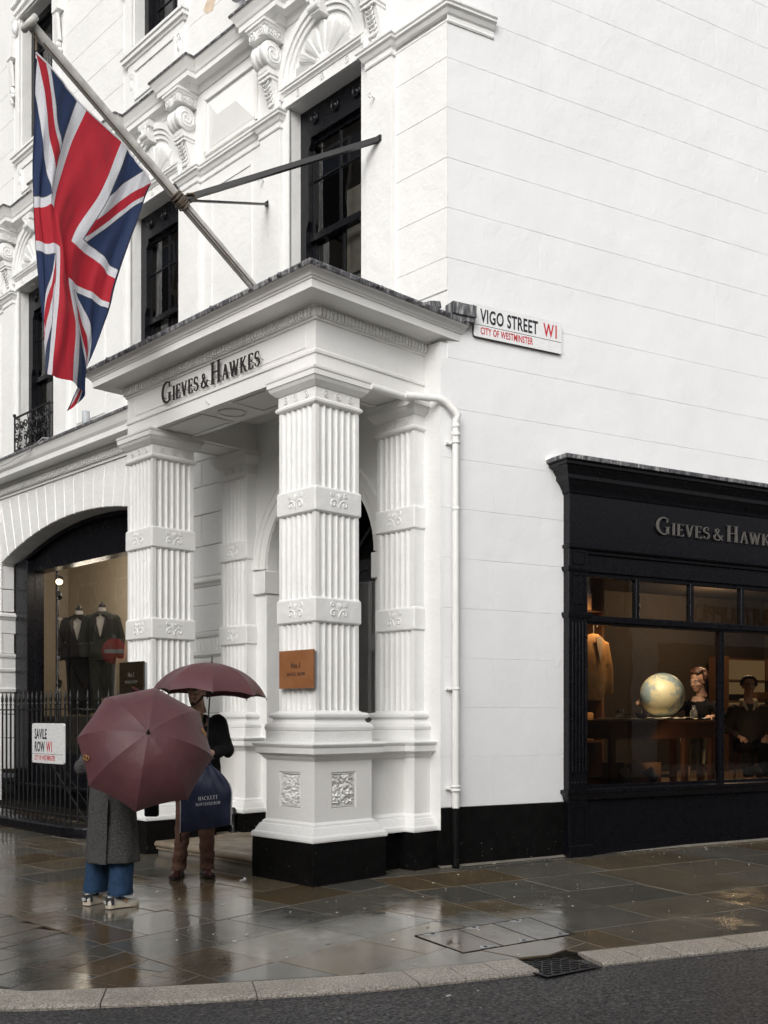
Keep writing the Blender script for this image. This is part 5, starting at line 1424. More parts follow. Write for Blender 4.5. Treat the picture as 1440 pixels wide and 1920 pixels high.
# end pilaster
pl = MB(); vbox(pl, SF0, 1.555, -.02, OF - .012, .05, 3.28); pl = pl.build('pilaster', 'black', SH, bevel=.004, seg=1)
def vframe(mb, s0, s1, z0, z1, o, w=.014, t=.014):
    for a, c in (((s0, z0), (s1, z0)), ((s1, z0), (s1, z1)), ((s1, z1), (s0, z1)), ((s0, z1), (s0, z0))): mb.bar(vg(a[0], o, a[1]), vg(c[0], o, c[1]), w, t, VN)
mb = MB(); vframe(mb, 1.355, 1.515, 3.12, 3.25, OF - .01); vframe(mb, 1.355, 1.515, 2.70, 3.00, OF - .01); vframe(mb, 1.37, 1.52, .20, .56, OF - .01); mb.build('panel_mouldings', 'black', pl)
for z0_, z1_ in ((3.035, 3.085), (2.545, 2.605)):
    MB().sweep(vp((SF0, 0), (SF0, OF - .012), (1.56, OF - .012), (1.56, 0)), [(-.01, z0_), (.012, z0_), (.028, (z0_ + z1_) / 2), (.028, z1_), (-.01, z1_)]).build('band', 'black', pl)
mb = MB()
for k in range(5): mb.tube([vg(1.345 + .045 * k, OF - .006, .92), vg(1.345 + .045 * k, OF - .006, 2.5)], .013, 6)
mb.build('reeding', 'black', pl)
mb = MB()
for k in range(5): mb.ball(vg(1.34 + .045 * k, OF - .01, .81), .012, 7, 5)
mb.build('studs', 'black', pl)
mb = MB(); vbox(mb, SF0 - .01, 1.60, -.02, OF + .02, -.05, .155); mb.build('plinth_block', 'black', pl, bevel=.005, seg=1)
MB().sweep(vp((SF0, 0), (SF0, OF - .012), (SF1, OF - .012)), [(-.02, .62), (.008, .63), (.012, .66), (.03, .69), (.045, .70), (.045, .735), (-.09, .75)]).build('sill', 'black', SH)
mb = MB(); vbox(mb, 1.555, SF1, -.02, .05, -.05, .64); vbox(mb, 1.555, SF1, .04, .075, -.05, .13); mb.build('stall_riser', 'black', SH)
mb = MB(); vbox(mb, 1.55, SF1, -.03, .06, 2.49, 2.585); vbox(mb, 1.55, SF1, .05, .085, 2.515, 2.575); mb.build('transom', 'black', SH, bevel=.006, seg=1)
mb = MB(); vbox(mb, 1.55, 1.60, -.03, .03, .74, 3.06); vbox(mb, 1.55, SF1, -.03, .03, 3.0, 3.07)
for s_ in (2.30, 3.11, 3.92, 4.74, 5.55, 6.36): vbox(mb, s_ - .028, s_ + .028, -.03, .04, 2.58, 3.02)
mb.build('transom_frame', 'black', SH, bevel=.005, seg=1)
for s_ in (3.575, 5.65):
    mb = MB(); vbox(mb, s_ - .032, s_ + .032, -.03, .05, .74, 2.5); mb.build('mullion', 'black', SH, bevel=.008, seg=2)
mb = MB(); vbox(mb, 1.6, SF1, -.02, .03, .738, .775); mb.build('bottom_rail', 'black', SH)
def vpane(s0, s1, z0, z1): MB().add([vg(s0, 0, z0), vg(s1, 0, z0), vg(s1, 0, z1), vg(s0, 0, z1)], [(0, 1, 2, 3)]).build('pane', 'glass', SH)
for a, c in ((1.60, 3.545), (3.607, 5.62), (5.682, 8.9)): vpane(a, c, .77, 2.5)
for a, c in zip((1.6, 2.328, 3.138, 3.948, 4.768), (2.272, 3.082, 3.892, 4.712, 5.522)): vpane(a, c, 2.58, 3.005)
vpane(5.578, 8.9, 2.58, 3.005)
# bronze letters
w1 = gh(MB(), Matrix.Identity(4), .185, .135, 1.0, .13, .01)
gh_letters(frame(tuple(vg(2.485, OF + .012, 3.52)), VD), 2.06 / w1, .185, .135, .02, 'bronze_letter', SH)
# room behind
rm = MB(); ZF, ZT, OB = .62, 3.5, -4.0
def vq(p): rm.add([vg(*q_) for q_ in p], [(0, 1, 2, 3)])
vq(((1.5, OB, ZF), (8.9, OB, ZF), (8.9, OB, ZT), (1.5, OB, ZT))); vq(((1.5, -.04, ZF), (1.5, OB, ZF), (1.5, OB, ZT), (1.5, -.04, ZT))); vq(((8.9, -.04, ZF), (8.9, OB, ZF), (8.9, OB, ZT), (8.9, -.04, ZT)))
vq(((1.5, -.04, ZT), (8.9, -.04, ZT), (8.9, OB, ZT), (1.5, OB, ZT)))
vq(((1.5, -.04, 3.05), (8.9, -.04, 3.05), (8.9, -.04, ZT), (1.5, -.04, ZT)))
M['shop_wall'] = simple('shop_wall_brown', (.030, .022, .016), .8)
rm.build('room', 'shop_wall', SH)
M['shop_floor'] = simple('shop_floor_boards', (.13, .085, .05), .4, scale=5)
fl = MB(); fl.add([vg(1.5, -.04, ZF), vg(8.9, -.04, ZF), vg(8.9, OB, ZF), vg(1.5, OB, ZF)], [(0, 1, 2, 3)]); fl.build('shop_floor', 'shop_floor', SH)

# shelving with goods, on the left of the window and along the back
def shelf_unit(s0, s1, o, z0, z1, shelves, label, lit=False):
    t = thing('shelf_unit', tuple(vg((s0 + s1) / 2, o, z0)), label, 'shelf', 'shelves inside the black shopfront')
    mb = MB(); vbox(mb, s0 - .04, s0, o - .4, o, z0, z1); vbox(mb, s1, s1 + .04, o - .4, o, z0, z1); vbox(mb, s0, s1, o - .42, o - .4, z0, z1); mb.build('carcass', 'shelf_wood', t)
    for z_ in shelves:
        mb = MB(); vbox(mb, s0, s1, o - .4, o - .01, z_ - .02, z_); mb.build('shelf', 'shelf_wood', t)
    if lit:
        for a, c in zip(shelves, shelves[1:] + [z1]):
            mb = MB(); vbox(mb, s0 + .02, s1 - .02, o - .398, o - .39, a + .01, c - .03); mb.build('lit_back', 'lit_panel', t)
    return t
def goods(s, o, z, w, h, d, mat, label, name='folded_garment', cat='clothes', grp='goods on the shop shelves'):
    mb = MB(); vbox(mb, s - w / 2, s + w / 2, o - d, o, z, z + h)
    tag(mb.build(name, mat, bevel=.02, seg=2), label, cat, grp)
shelf_unit(1.95, 3.15, -1.55, ZF, 3.3, [1.2, 1.75, 2.35, 2.85], 'tall dark wood shelf unit holding folded tan clothes behind the left pane')
goods(2.35, -1.58, 2.851, .40, .16, .3, 'parcel', 'folded tan garment on the top shelf, left of a crumpled one')
goods(2.85, -1.58, 2.851, .34, .22, .3, 'parcel', 'crumpled orange tan garment on the top shelf next to the folded one')
goods(2.70, -1.58, 2.351, .50, .24, .3, 'parcel', 'thick pile of tan cloth on the second shelf under the crumpled garment')
goods(2.35, -1.58, 1.751, .26, .34, .3, 'cream', 'pale folded cloth standing on the middle shelf')
goods(2.9, -1.58, 1.201, .30, .36, .28, 'parcel', 'tan box on the lowest shelf beside the desk')
# jacket on a hanger
t = thing('hanging_jacket', tuple(vg(2.55, -1.0, 1.7)), 'tan jacket with white lapel hanging inside the left edge of the shop window', 'jacket')
J = MB()
for z_, hw, d_ in ((1.72, .17, .07), (2.0, .17, .08), (2.30, .19, .08)): pass
v = []
for z_, hw, d_ in ((1.70, .16, .06), (1.95, .165, .08), (2.25, .19, .085), (2.42, .17, .07), (2.50, .06, .05)):
    v += [vg(2.55 + hw * math.cos(a), -1.0 + d_ * math.sin(a), z_) for a in [2 * math.pi * k / 14 for k in range(14)]]
J.add(v, [(i * 14 + k, i * 14 + (k + 1) % 14, (i + 1) * 14 + (k + 1) % 14, (i + 1) * 14 + k) for i in range(4) for k in range(14)], True); J.add(v[:14], [list(range(14))[::-1]]); J.add(v[-14:], [list(range(14))])
for s_ in (-1, 1): J.tube([vg(2.55 + s_ * .16, -1.0, 2.40), vg(2.55 + s_ * .235, -1.0, 2.1), vg(2.55 + s_ * .23, -.97, 1.78)], [.06, .055, .045], 9)
fuse(J, .018, 4).build('jacket_body', 'parcel', t)
MB().extr([vg(2.50, -.905, 2.45), vg(2.60, -.905, 2.45), vg(2.56, -.895, 2.12)], VN * .012).build('lapel', 'cream', t)
MB().tube([vg(2.55, -1, 2.48), vg(2.55, -1, 2.60), vg(2.58, -1, 2.63), vg(2.6, -1, 2.60), vg(2.6, -1, 2.58)], .007, 6).build('hanger', 'steel', t)
MB().tube([vg(1.7, -1, 2.63), vg(3.1, -1, 2.63)], .012, 6)
shelf_unit(7.45, 8.75, -3.45, ZF, 2.5, [1.45, 1.78, 2.12], 'shelf unit with pale glowing back at the far wall of the shop', True)
for k, (s_, z_) in enumerate(((7.75, 1.781), (8.3, 1.781), (7.7, 1.451))):
    goods(s_, -3.48, z_, .36, .10 + .04 * (k % 2), .25, ('coat_black', 'shelf_wood', 'trouser')[k], ('flat dark cap on the upper lit shelf at the far wall', 'brown case on the upper lit shelf beside the dark cap', 'brown case on the lower lit shelf at the far wall')[k])

# the desk with what stands on it
t = thing('desk', tuple(vg(3.2, -.8, ZF)), 'dark red brown wooden desk behind the shop window with globe on top', 'desk')
ZD = 1.468
mb = MB(); vbox(mb, 2.30, 4.12, -1.25, -.45, ZD - .035, ZD); mb.build('desk_top', 'brown_wood', t, bevel=.006, seg=1)
mb = MB(); vbox(mb, 2.40, 4.02, -.53, -.50, ZD - .22, ZD - .035); vbox(mb, 2.40, 4.02, -1.20, -1.17, ZD - .22, ZD - .035); vbox(mb, 2.40, 2.43, -1.17, -.53, ZD - .22, ZD - .035); vbox(mb, 3.99, 4.02, -1.17, -.53, ZD - .22, ZD - .035); mb.build('apron', 'brown_wood', t)
for s_, o_ in ((2.42, -.53), (3.56, -.53), (4.0, -.53), (2.42, -1.17), (4.0, -1.17)):
    mb = MB(); vbox(mb, s_ - .032, s_ + .032, o_ - .032, o_ + .032, ZF, ZD - .036); mb.build('leg', 'brown_wood', t)
mb = MB(); vbox(mb, 2.42, 4.0, -1.16, -1.13, ZF + .12, ZF + .16); mb.build('stretcher', 'brown_wood', t)
mb = MB(); vbox(mb, 2.75, 3.35, -1.1, -.7, ZF, ZF + .34); tag(mb.build('storage_box', 'shelf_wood', bevel=.01), 'dark wooden box on the shop floor under the desk', 'box')
GC = vg(3.42, -.76, 1.772); GR = .268
g = MB().ball(GC, GR, 40, 26); g = g.build('globe', 'globe', org=tuple(GC)); g.rotation_euler = (.4, .3, 1.1)
tag(g, 'large pale hand painted globe resting on the desk in the shop window', 'globe')
def ripple_cloth(s0, s1, o0, o1, z, mat, label, amp, name='cloth'):
    N = 18; mb = MB(); v = []
    for j in range(N + 1):
        for i in range(N + 1):
            a, c = i / N, j / N; s_ = s0 + (s1 - s0) * a + .02 * noise.noise((a * 4, c * 4, 3)); o_ = o0 + (o1 - o0) * c + .02 * noise.noise((a * 4, c * 4, 7))
            v.append(vg(s_, o_, z + .004 + amp * (noise.noise((a * 6, c * 5, 1)) + .9)))
    mb.add(v, [(j * (N + 1) + i, j * (N + 1) + i + 1, (j + 1) * (N + 1) + i + 1, (j + 1) * (N + 1) + i) for j in range(N) for i in range(N)], True)
    o = mb.build(name, mat); sd = o.modifiers.new('thick', 'SOLIDIFY'); sd.thickness = .004
    tag(o, label, 'cloth'); return o
ripple_cloth(2.29, 3.15, -.85, -.45, ZD, 'cream', 'cream cloth spread over the left end of the desk', .012)
ripple_cloth(3.15, 3.75, -.95, -.50, ZD, 'cream', 'rumpled cream cloth under the globe', .018)
def pot(s, o, prof, mat, name, label, cat): tag(MB().lathe(prof, vg(s, o, ZD + .012), 18).build(name, mat), label, cat)
pot(2.62, -.62, [(.0, 0), (.045, 0), (.05, .02), (.05, .11), (.046, .11), (.046, .01)], 'jar', 'glass', 'clear drinking glass on the cream cloth, left of the low glass', 'glass')
pot(2.75, -.60, [(.0, 0), (.05, 0), (.055, .02), (.055, .06), (.05, .06), (.05, .01)], 'jar', 'glass', 'low clear glass on the cream cloth beside the bowl', 'glass')
pot(2.96, -.62, [(.0, 0), (.04, 0), (.06, .02), (.095, .07), (.09, .07), (.05, .02)], 'sign_back', 'bowl', 'small dark mixing bowl on the desk left of the globe', 'bowl')
pot(3.80, -.62, [(.0, 0), (.042, 0), (.045, .01), (.045, .09), (.028, .12), (.02, .14), (.02, .165), (.0, .165)], 'jar', 'bottle', 'clear glass bottle on the desk right of the globe', 'bottle')
pot(3.98, -.60, [(.0, 0), (.05, 0), (.06, .012), (.0, .015)], 'steel', 'dish', 'flat metal dish at the right end of the desk', 'dish')
# floor spot lamps in the window bottom
for k, (s_, lab) in enumerate(((2.37, 'grey spot lamp standing in the window bottom, furthest left'), (2.78, 'steel spot lamp tilted up in the window bottom under the globe'), (4.50, 'black spot lamp tilted up in the window bottom right of the mullion'))):
    t = thing('floor_spotlight', tuple(vg(s_, -.2, ZF)), lab, 'spotlight', 'spot lamps in the window bottom')
    MB().lathe([(.05, 0), (.05, .015), (.012, .02), (.012, .10)], vg(s_, -.2, ZF + .09), 12).build('stand', 'black_metal', t)
    if k == 1:
        ld = bpy.data.lights.new('floor_lamp', 'SPOT'); ld.energy = 22; ld.color = (1, .74, .46); ld.spot_size = math.radians(75); ld.spot_blend = .8; ld.shadow_soft_size = .04
        lo = bpy.data.objects.new('floor_lamp', ld); COL.objects.link(lo); p = vg(s_ - .02, -.24, ZF + .36); lo.location = p; lo.rotation_euler = (p - vg(3.8, -.8, 1.25)).to_track_quat('Z', 'Y').to_euler()
    d = (VN * -.5 + UP * .9 + VD * (-.35 if k else .1)).normalized()
    MB().lathe([(0, 0), (.045, .0), (.055, .03), (.055, .15), (.05, .155), (.045, .14), (0, .135)], vg(s_, -.2, ZF + .16), 14, d).build('lamp_head', ('lampgrey', 'steel', 'black_metal')[k], t)
wl2 = MB(); vbox(wl2, 1.55, 8.9, -.32, -.04, ZF - .01, ZF + .09); wl2.build('window_bed', 'shelf_wood', SH)
for nm, s_, o_, z_, e_, c_, sz in (('desk_lamp', 2.75, -.22, 2.42, 13, (1, .80, .56), .12), ('shelf_lamp', 2.75, -.55, 3.3, 16, (1, .58, .28), .12), ('ceiling_lamp', 4.2, -.6, 3.3, 18, (1, .72, .45), .12), ('back_lamp', 6.6, -2.6, 3.3, 22, (1, .66, .36), .2)):
    ld = bpy.data.lights.new(nm, 'SPOT' if nm != 'back_lamp' else 'POINT'); ld.energy = e_ * (8 if nm == 'ceiling_lamp' else 9 if nm == 'shelf_lamp' else 8 if nm not in ('back_lamp', 'desk_lamp') else 5 if nm == 'desk_lamp' else 4); ld.color = c_; ld.shadow_soft_size = sz
    lo = bpy.data.objects.new(nm, ld); COL.objects.link(lo); p = vg(s_, o_, z_); lo.location = p
    if ld.type == 'SPOT':
        ld.spot_size = math.radians(62); ld.spot_blend = .6
        tgt = {'desk_lamp': vg(3.5, -.85, 1.7), 'shelf_lamp': vg(2.65, -1.5, 2.4), 'ceiling_lamp': vg(4.25, -1.0, 1.8)}[nm]
        lo.rotation_euler = (p - tgt).to_track_quat('Z', 'Y').to_euler()
# ------------------------------------------------------------------ signs, pipes, lamps, railings
def rrect(w, h, r, n=5):
    pts = []
    for cx_, cy_, a0 in ((w - r, r, -90), (w - r, h - r, 0), (r, h - r, 90), (r, r, 180)):
        pts += [(cx_ + r * math.cos(math.radians(a0 + 90 * k / n)), cy_ + r * math.sin(math.radians(a0 + 90 * k / n))) for k in range(n + 1)]
    return pts
def plate(mb, M4, w, h, r, z0, d): return mb.extr([M4 @ Vector((x, y, z0)) for x, y in rrect(w, h, r)], M4.to_3x3() @ Vector((0, 0, d)))
W, Hh = 1.10, .325
F4 = frame(tuple(vg(.145, .035, 5.308)), VD)
t = thing('street_sign', tuple(vg(.69, .03, 5.308)), 'white VIGO STREET W1 nameplate fixed high on the scored white flank', 'street sign')
plate(MB(), F4, W, Hh, .022, -.03, .026).build('backing', 'sign_back', t); plate(MB(), F4, W, Hh, .022, -.004, .008).build('plate', 'sign_white', t, bevel=.002, seg=1)
mb = MB(); mb.text('VIGO STREET', .190, F4 @ Matrix.Translation((.075, .150, .006)), .0008, .0035, .605, 1.05); mb.build('street_name', 'sign_black', t)
mb = MB(); mb.text('W1', .190, F4 @ Matrix.Translation((.862, .150, .006)), .0008, .0035, .66, 1.0); mb.build('postcode', 'sign_red', t)
mb = MB(); mb.text('CITY OF WESTMINSTER', .098, F4 @ Matrix.Translation((.075, .032, .006)), .0008, .0015, .60, 1.05); mb.build('city_name', 'sign_red', t)
mb = MB(); mb.extr([F4 @ Vector((x, y, .0045)) for x, y in ((0.004, .116), (W - .004, .116), (W - .004, .121), (0.004, .121))], F4.to_3x3() @ Vector((0, 0, .001))); mb.build('line', 'sign_black', t)
# lead covered ledge at the corner beside the sign
mb = MB(); vbox(mb, -.16, .12, -.02, .13, 5.45, 5.57); vbox(mb, -.15, .115, -.02, .11, 5.40, 5.45); tag(mb.build('lead_box', 'lead', bevel=.008), 'weathered lead covered ledge at the building corner beside the street nameplate', 'lead ledge')
mb = MB(); mb.obox((1.50, -.02, 5.53), Vector((.9, .1, .25)).normalized(), Vector((-.1, .9, 0)).normalized(), Vector((-.25, 0, .97)), .09, .05, .035); tag(mb.build('lead_lump', 'lead', bevel=.01), 'folded end of lead flashing sticking up on the porch roof', 'lead flashing')

# downpipe
PS, POF = -.095, .075
t = thing('downpipe', tuple(vg(PS, POF, .03)), 'white rainwater pipe with black foot running down beside the porch corner', 'downpipe')
pp = lambda z: vg(PS, POF, z)
MB().tube([(.80, .12, 4.615), (1.33, .12, 4.615)], .036, 14).build('soffit_pipe', 'white_smooth', t)
MB().tube([(1.25, .10, 4.625), (1.52, -.04, 4.625), (1.57, -.07, 4.62), (1.62, -.10, 4.59), (1.69, -.145, 4.51), (1.715, -.165, 4.47), tuple(pp(4.42)), tuple(pp(.607))], .036, 14).build('pipe', 'white_smooth', t)
MB().tube([pp(.606), pp(gz(1.7, -.1) + .01)], .0365, 14).build('pipe_foot', 'black_wall', t)
for z_, r1 in ((4.36, .043), (4.28, .046), (3.55, .041)): MB().lathe([(.036, -.02), (r1, -.015), (r1, .015), (.036, .02)], pp(z_), 14).build('collar', 'white_smooth', t)
for z_ in (4.20, 1.78, .80):
    mb = MB(); mb.lathe([(.036, -.03), (.052, -.028), (.052, -.012), (.044, -.010), (.044, .010), (.052, .012), (.052, .028), (.036, .03)] if z_ < 1 else [(.036, -.012), (.044, -.01), (.044, .01), (.036, .012)], pp(z_), 14)
    vbox(mb, PS - .075, PS + .03, .0, .05, z_ - .012, z_ + .012); mb.ball(vg(PS - .07, .04, z_), .016, 8, 6); mb.build('bracket', 'white_smooth', t)

# cylinder wall lamps
def wall_lamp(x, y, z, label):
    t = thing('wall_lamp', (x, y, z), label, 'wall lamp', 'grey cylinder wall lamps')
    MB().lathe([(0, -.16), (.048, -.16), (.056, -.155), (.056, .155), (.048, .16), (0, .16)], (x - .15, y, z), 18).build('lamp_body', 'lampgrey', t)
    MB().box(x - .11, x + .005, y - .045, y + .045, z - .07, z + .04).build('arm', 'lampgrey', t, bevel=.01)
wall_lamp(1.68, 7.0, 5.83, 'grey cylinder wall lamp just above the ground floor cornice, by the iron balcony railing')
wall_lamp(1.68, 3.27, 10.33, 'grey cylinder wall lamp above the upper cornice near the patch of bare plaster')

# brass plaques on the two columns
def plaque(y1, y0, z0, z1, x, mat, label):
    t = thing('name_plaque', (x, (y0 + y1) / 2, z0), label, 'plaque', 'bronze plaques on the columns')
    MB().box(x + .018, x + .05, y0 + .012, y1 - .012, z0 + .012, z1 - .012).build('standoff', 'steel', t)
    MB().box(x, x + .018, y0, y1, z0, z1).build('plate', mat, t, bevel=.002, seg=1)
    F_ = frame((x - .0005, y1, z0), (0, -1, 0)); mb = MB(); w_ = y1 - y0
    mb.text('No.1', .075, F_ @ Matrix.Translation((w_ / 2, .185, 0)), .001, .001, .9, 1.05, 'CENTER'); mb.text('SAVILE ROW', .046, F_ @ Matrix.Translation((w_ / 2, .115, 0)), .001, .0008, .9, 1.15, 'CENTER')
    mb.build('lettering', 'letter_black' if mat == 'plaque' else 'bronze_letter', t)
plaque(.645, .15, 1.765, 2.115, .128, 'plaque', 'polished bronze No.1 plaque on the corner column, above the pedestal')
plaque(3.57, 3.05, 1.765, 2.12, .128, 'plaque_dark', 'dark bronze No.1 plaque on the far column, above the maroon umbrellas')

# flagpole with its two iron stays
t = thing('flagpole', (1.62, 1.9, 5.5), 'long white flagpole slanting out over the street from the porch roof', 'flagpole')
PB, PT = Vector((1.60, 1.9, 5.52)), Vector((-1.70, 1.9, 7.715)); PDIR = (PT - PB).normalized()
MB().tube([PB + (PT - PB) * k / 10 for k in range(11)], [.040, .042, .044, .046, .048, .049, .050, .050, .050, .050, .048], 14).build('pole', 'pole', t)
MB().lathe([(0, -.035), (.085, -.03), (.098, -.01), (.098, .015), (.085, .03), (0, .035)], PT + PDIR * .02, 18, PDIR).build('pole_cap', 'pole', t)
JT = PB + (PT - PB) * ((PB.x + .146) / (PB.x - PT.x))
MB().lathe([(.05, -.05), (.058, -.05), (.058, .05), (.05, .05)], JT, 14, PDIR).build('collar', 'black_metal', t)
mb = MB()
for k in range(9):
    c = JT - PDIR * (-.06 + .016 * k) ; u = PDIR.orthogonal().normalized(); w_ = PDIR.cross(u); u2 = (u + PDIR * rng.uniform(-.3, .3)).normalized()
    mb.tube([c + (u2 * math.cos(a) + w_ * math.sin(a)) * (.060 + .006 * rng.random()) for a in [2 * math.pi * q_ / 12 for q_ in range(12)]], .0085, 5, closed=True)
mb.tube([JT + Vector((.04, -.07, .05)), JT + Vector((.09, -.11, .06)), JT + Vector((.14, -.09, .02)), JT + Vector((.10, -.04, .0)), JT + Vector((.05, -.05, .04))], .012, 6, closed=True)
mb.build('rope_lashing', 'rope', t)
for a, c in ((Vector((1.63, .86, 7.56)), 0), (Vector((1.65, 2.79, 7.57)), 1)):
    MB().bar(a, JT + (a - JT).normalized() * .06, .05, .020 if c else .05).build('stay', 'black_metal', t)
    MB().obox(a + Vector((.0, 0, 0)), Vector((1, 0, 0)), Vector((0, 1, 0)), UP, .025, .035, .03).build('stay_foot', 'black_metal', t)
hal = MB(); dn = Vector((0, -.03, -.058))
hal.tube([PB + (PT - PB) * .30 + dn * .75, PB + (PT - PB) * .64 + dn, PB + (PT - PB) * .97 + dn], .006, 5); hal.tube([PB + (PT - PB) * .05 + dn * .9 + Vector((0, -.02, .03)), PB + (PT - PB) * .55 + dn * .9 + Vector((0, -.02, .02))], .006, 5)
hal.tube([PT + Vector((.02, -.03, -.07)), Vector((-1.66, 1.89, 7.60)), Vector((-1.66, 1.89, 7.50))], .011, 6)
hal.build('halyard', 'rope', t)

# flag
FLAG = [
  [(-1.66, 1.9, 7.492), (-1.413, 1.9, 7.347), (-1.158, 1.9, 7.181), (-0.796, 1.9, 7.021), (-0.629, 1.9, 6.884), (-0.469, 1.9, 6.744)],
  [(-1.67, 1.92, 6.814), (-1.557, 1.87, 6.731), (-1.324, 1.92, 6.743), (-1.026, 1.87, 6.454), (-0.813, 1.93, 6.407), (-0.634, 1.9, 6.308)],
  [(-1.652, 1.96, 6.123), (-1.574, 1.92, 6.135), (-1.496, 1.86, 6.14), (-1.319, 1.9, 5.899), (-1.06, 1.93, 5.81), (-0.853, 1.9, 5.676)],
  [(-1.627, 1.97, 5.834), (-1.533, 1.92, 5.818), (-1.449, 1.85, 5.793), (-1.34, 1.92, 5.564), (-1.12, 1.95, 5.522), (-0.904, 1.92, 5.438)],
  [(-1.566, 2.0, 5.254), (-1.533, 1.92, 5.206), (-1.485, 1.83, 5.155), (-1.307, 1.85, 5.16), (-1.115, 1.98, 5.115), (-1.021, 1.96, 5.063)],
  [(-1.484, 2.02, 4.658), (-1.549, 1.93, 4.642), (-1.551, 1.83, 4.588), (-1.339, 1.83, 4.578), (-1.158, 1.95, 4.516), (-1.315, 2.0, 4.345)]]
FU, FV = [0, .225, .45, .55, .775, 1], [0, .2, .4, .6, .8, 1]
def curve1(ks, vs, x):
    n = len(ks); i = 0
    while i < n - 2 and x > ks[i + 1]: i += 1
    def slope(j):
        if j == 0: return (vs[1] - vs[0]) / (ks[1] - ks[0])
        if j == n - 1: return (vs[-1] - vs[-2]) / (ks[-1] - ks[-2])
        return (vs[j + 1] - vs[j - 1]) / (ks[j + 1] - ks[j - 1])
    h = ks[i + 1] - ks[i]; t = (x - ks[i]) / h
    return vs[i] * (2 * t ** 3 - 3 * t ** 2 + 1) + slope(i) * (h * (t ** 3 - 2 * t ** 2 + t)) + vs[i + 1] * (-2 * t ** 3 + 3 * t ** 2) + slope(i + 1) * (h * (t ** 3 - t ** 2))
NU, NVv = 120, 72; mb = MB(); vv = []; uvs = []
FG = [[Vector(p) for p in r] for r in FLAG]
for i in range(NU + 1):
    u = i / NU
    knots = [curve1(FU, [FG[a][b2] for a in range(6)], u) for b2 in range(6)]
    for j in range(NVv + 1):
        v = j / NVv; p = curve1(FV, knots, v)
        fall = min(1, u * 3)
        p = p + Vector((0, 1, 0)) * (.016 * fall * math.sin(v * 34 + 3 * u) + .030 * noise.noise((u * 3.0, v * 5.0, 2)) + .010 * noise.noise((u * 5, v * 22, 5)) - .030 * fall * abs(noise.noise((u * 4 + v * 3, v * 7 - u * 2, 8))) + .022 * abs(noise.noise((u * 6 - v * 5, v * 4, 12))))
        p = p + Vector((.006 * noise.noise((u * 8, v * 14, 9)), 0, .006 * noise.noise((u * 8, v * 14, 4))))
        vv.append(p); uvs.append((u, v))
fc = [(i * (NVv + 1) + j, (i + 1) * (NVv + 1) + j, (i + 1) * (NVv + 1) + j + 1, i * (NVv + 1) + j + 1) for i in range(NU) for j in range(NVv)]
mb.add(vv, fc, True)
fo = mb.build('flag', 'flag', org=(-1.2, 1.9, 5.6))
uvl = fo.data.uv_layers.new(name='UVMap')
for lp in fo.data.loops: uvl.data[lp.index].uv = uvs[lp.vertex_index]
tag(fo, 'British flag hanging in folds from the slanting white flagpole', 'flag')
hem = MB(); hem.tube([vv[j] for j in range(0, NVv + 1, 3)], .010, 6); h_ = hem.build('hoist_band', 'print_white', fo)

# railings in front of the arched window, on a black stone kerb with a rounded corner
t = thing('railings', (0.1, 5.5, .2), 'black iron spearhead railings on a low black kerb before the arched window', 'railings')
FP = [(.12, 11.0), (.12, 4.75)] + [(.12 + .32 * (1 - math.cos(a)), 4.75 - .32 * math.sin(a)) for a in [math.pi / 2 * k / 6 for k in range(1, 7)]] + [(.75, 4.43)]
FPr = [(x, y) for x, y in FP]
kb = MB().sweep(FPr, [(-.16, -.1), (.10, -.1), (.115, .10), (.11, .165), (.09, .185), (-.10, .20), (-.16, .19)])
kb.build('stone_kerb', 'black', t, bevel=.01)
# the run of the bars
pts = resample(FPr, .128)
bar_m = MB(); bar_m.tube([(0, 0, .19), (0, 0, 1.66)], .0125, 6); bar_me = bar_m.mesh('bar')
sp_m = MB(); sp_m.lathe([(.0125, 1.655), (.019, 1.66), (.019, 1.675), (.011, 1.68), (.012, 1.70), (.020, 1.715), (.019, 1.75), (.010, 1.80), (.001, 1.845)], (0, 0, 0), 8); sp_me = sp_m.mesh('spearhead')
for me in (bar_me, sp_me): me.materials.append(M['black_metal'])
for p in pts:
    o = piece('bar', bar_me, None, t, (p.x, p.y, 0)); piece('spearhead', sp_me, None, o, (p.x, p.y, 0))
ra = MB()
for a, c in zip(FPr, FPr[1:]):
    ra.bar((*a, 1.60), (*c, 1.60), .032, .016); ra.bar((*a, .30), (*c, .30), .024, .014)
ra.build('rail', 'black_metal', t)
t = thing('area_steps_rail', (.7, 6.5, 0), 'slanting thin handrail of the basement steps behind the spearhead railings', 'handrail')
MB().tube([(.9, 6.9, 1.12), (.9, 5.6, .2), (.9, 5.3, -.0)], .006, 6).build('rail', 'black_metal', t); MB().tube([(.75, 7.0, 1.22), (.75, 5.5, .12)], .010, 6).build('rail', 'black_metal', t)

F5 = frame((.085, 5.675, .925), (0, -1, 0)); t = thing('street_sign', (.08, 5.25, .92), 'white SAVILE ROW W1 nameplate tied to the black railings', 'street sign'); w_, h_ = .865, .50
plate(MB(), F5, w_, h_, .03, -.016, .014).build('backing', 'sign_white', t); plate(MB(), F5, w_ - .004, h_ - .004, .03, -.002, .006).build('plate', 'sign_white', t, bevel=.002, seg=1)
for s_, x_, y_, mt in (('SAVILE', .07, .305, 'sign_black'), ('ROW', .07, .145, 'sign_black'), ('W1', .395, .145, 'sign_red')):
    mb = MB(); mb.text(s_, .178, F5 @ Matrix.Translation((x_, y_, .004)), .0008, .0045, .62, 1.04); mb.build('street_name' if mt == 'sign_black' else 'postcode', mt, t)
mb = MB(); mb.text('CITY OF WESTMINSTER', .088, F5 @ Matrix.Translation((.07, .036, .004)), .0008, .002, .575, 1.05); mb.build('city_name', 'sign_red', t)
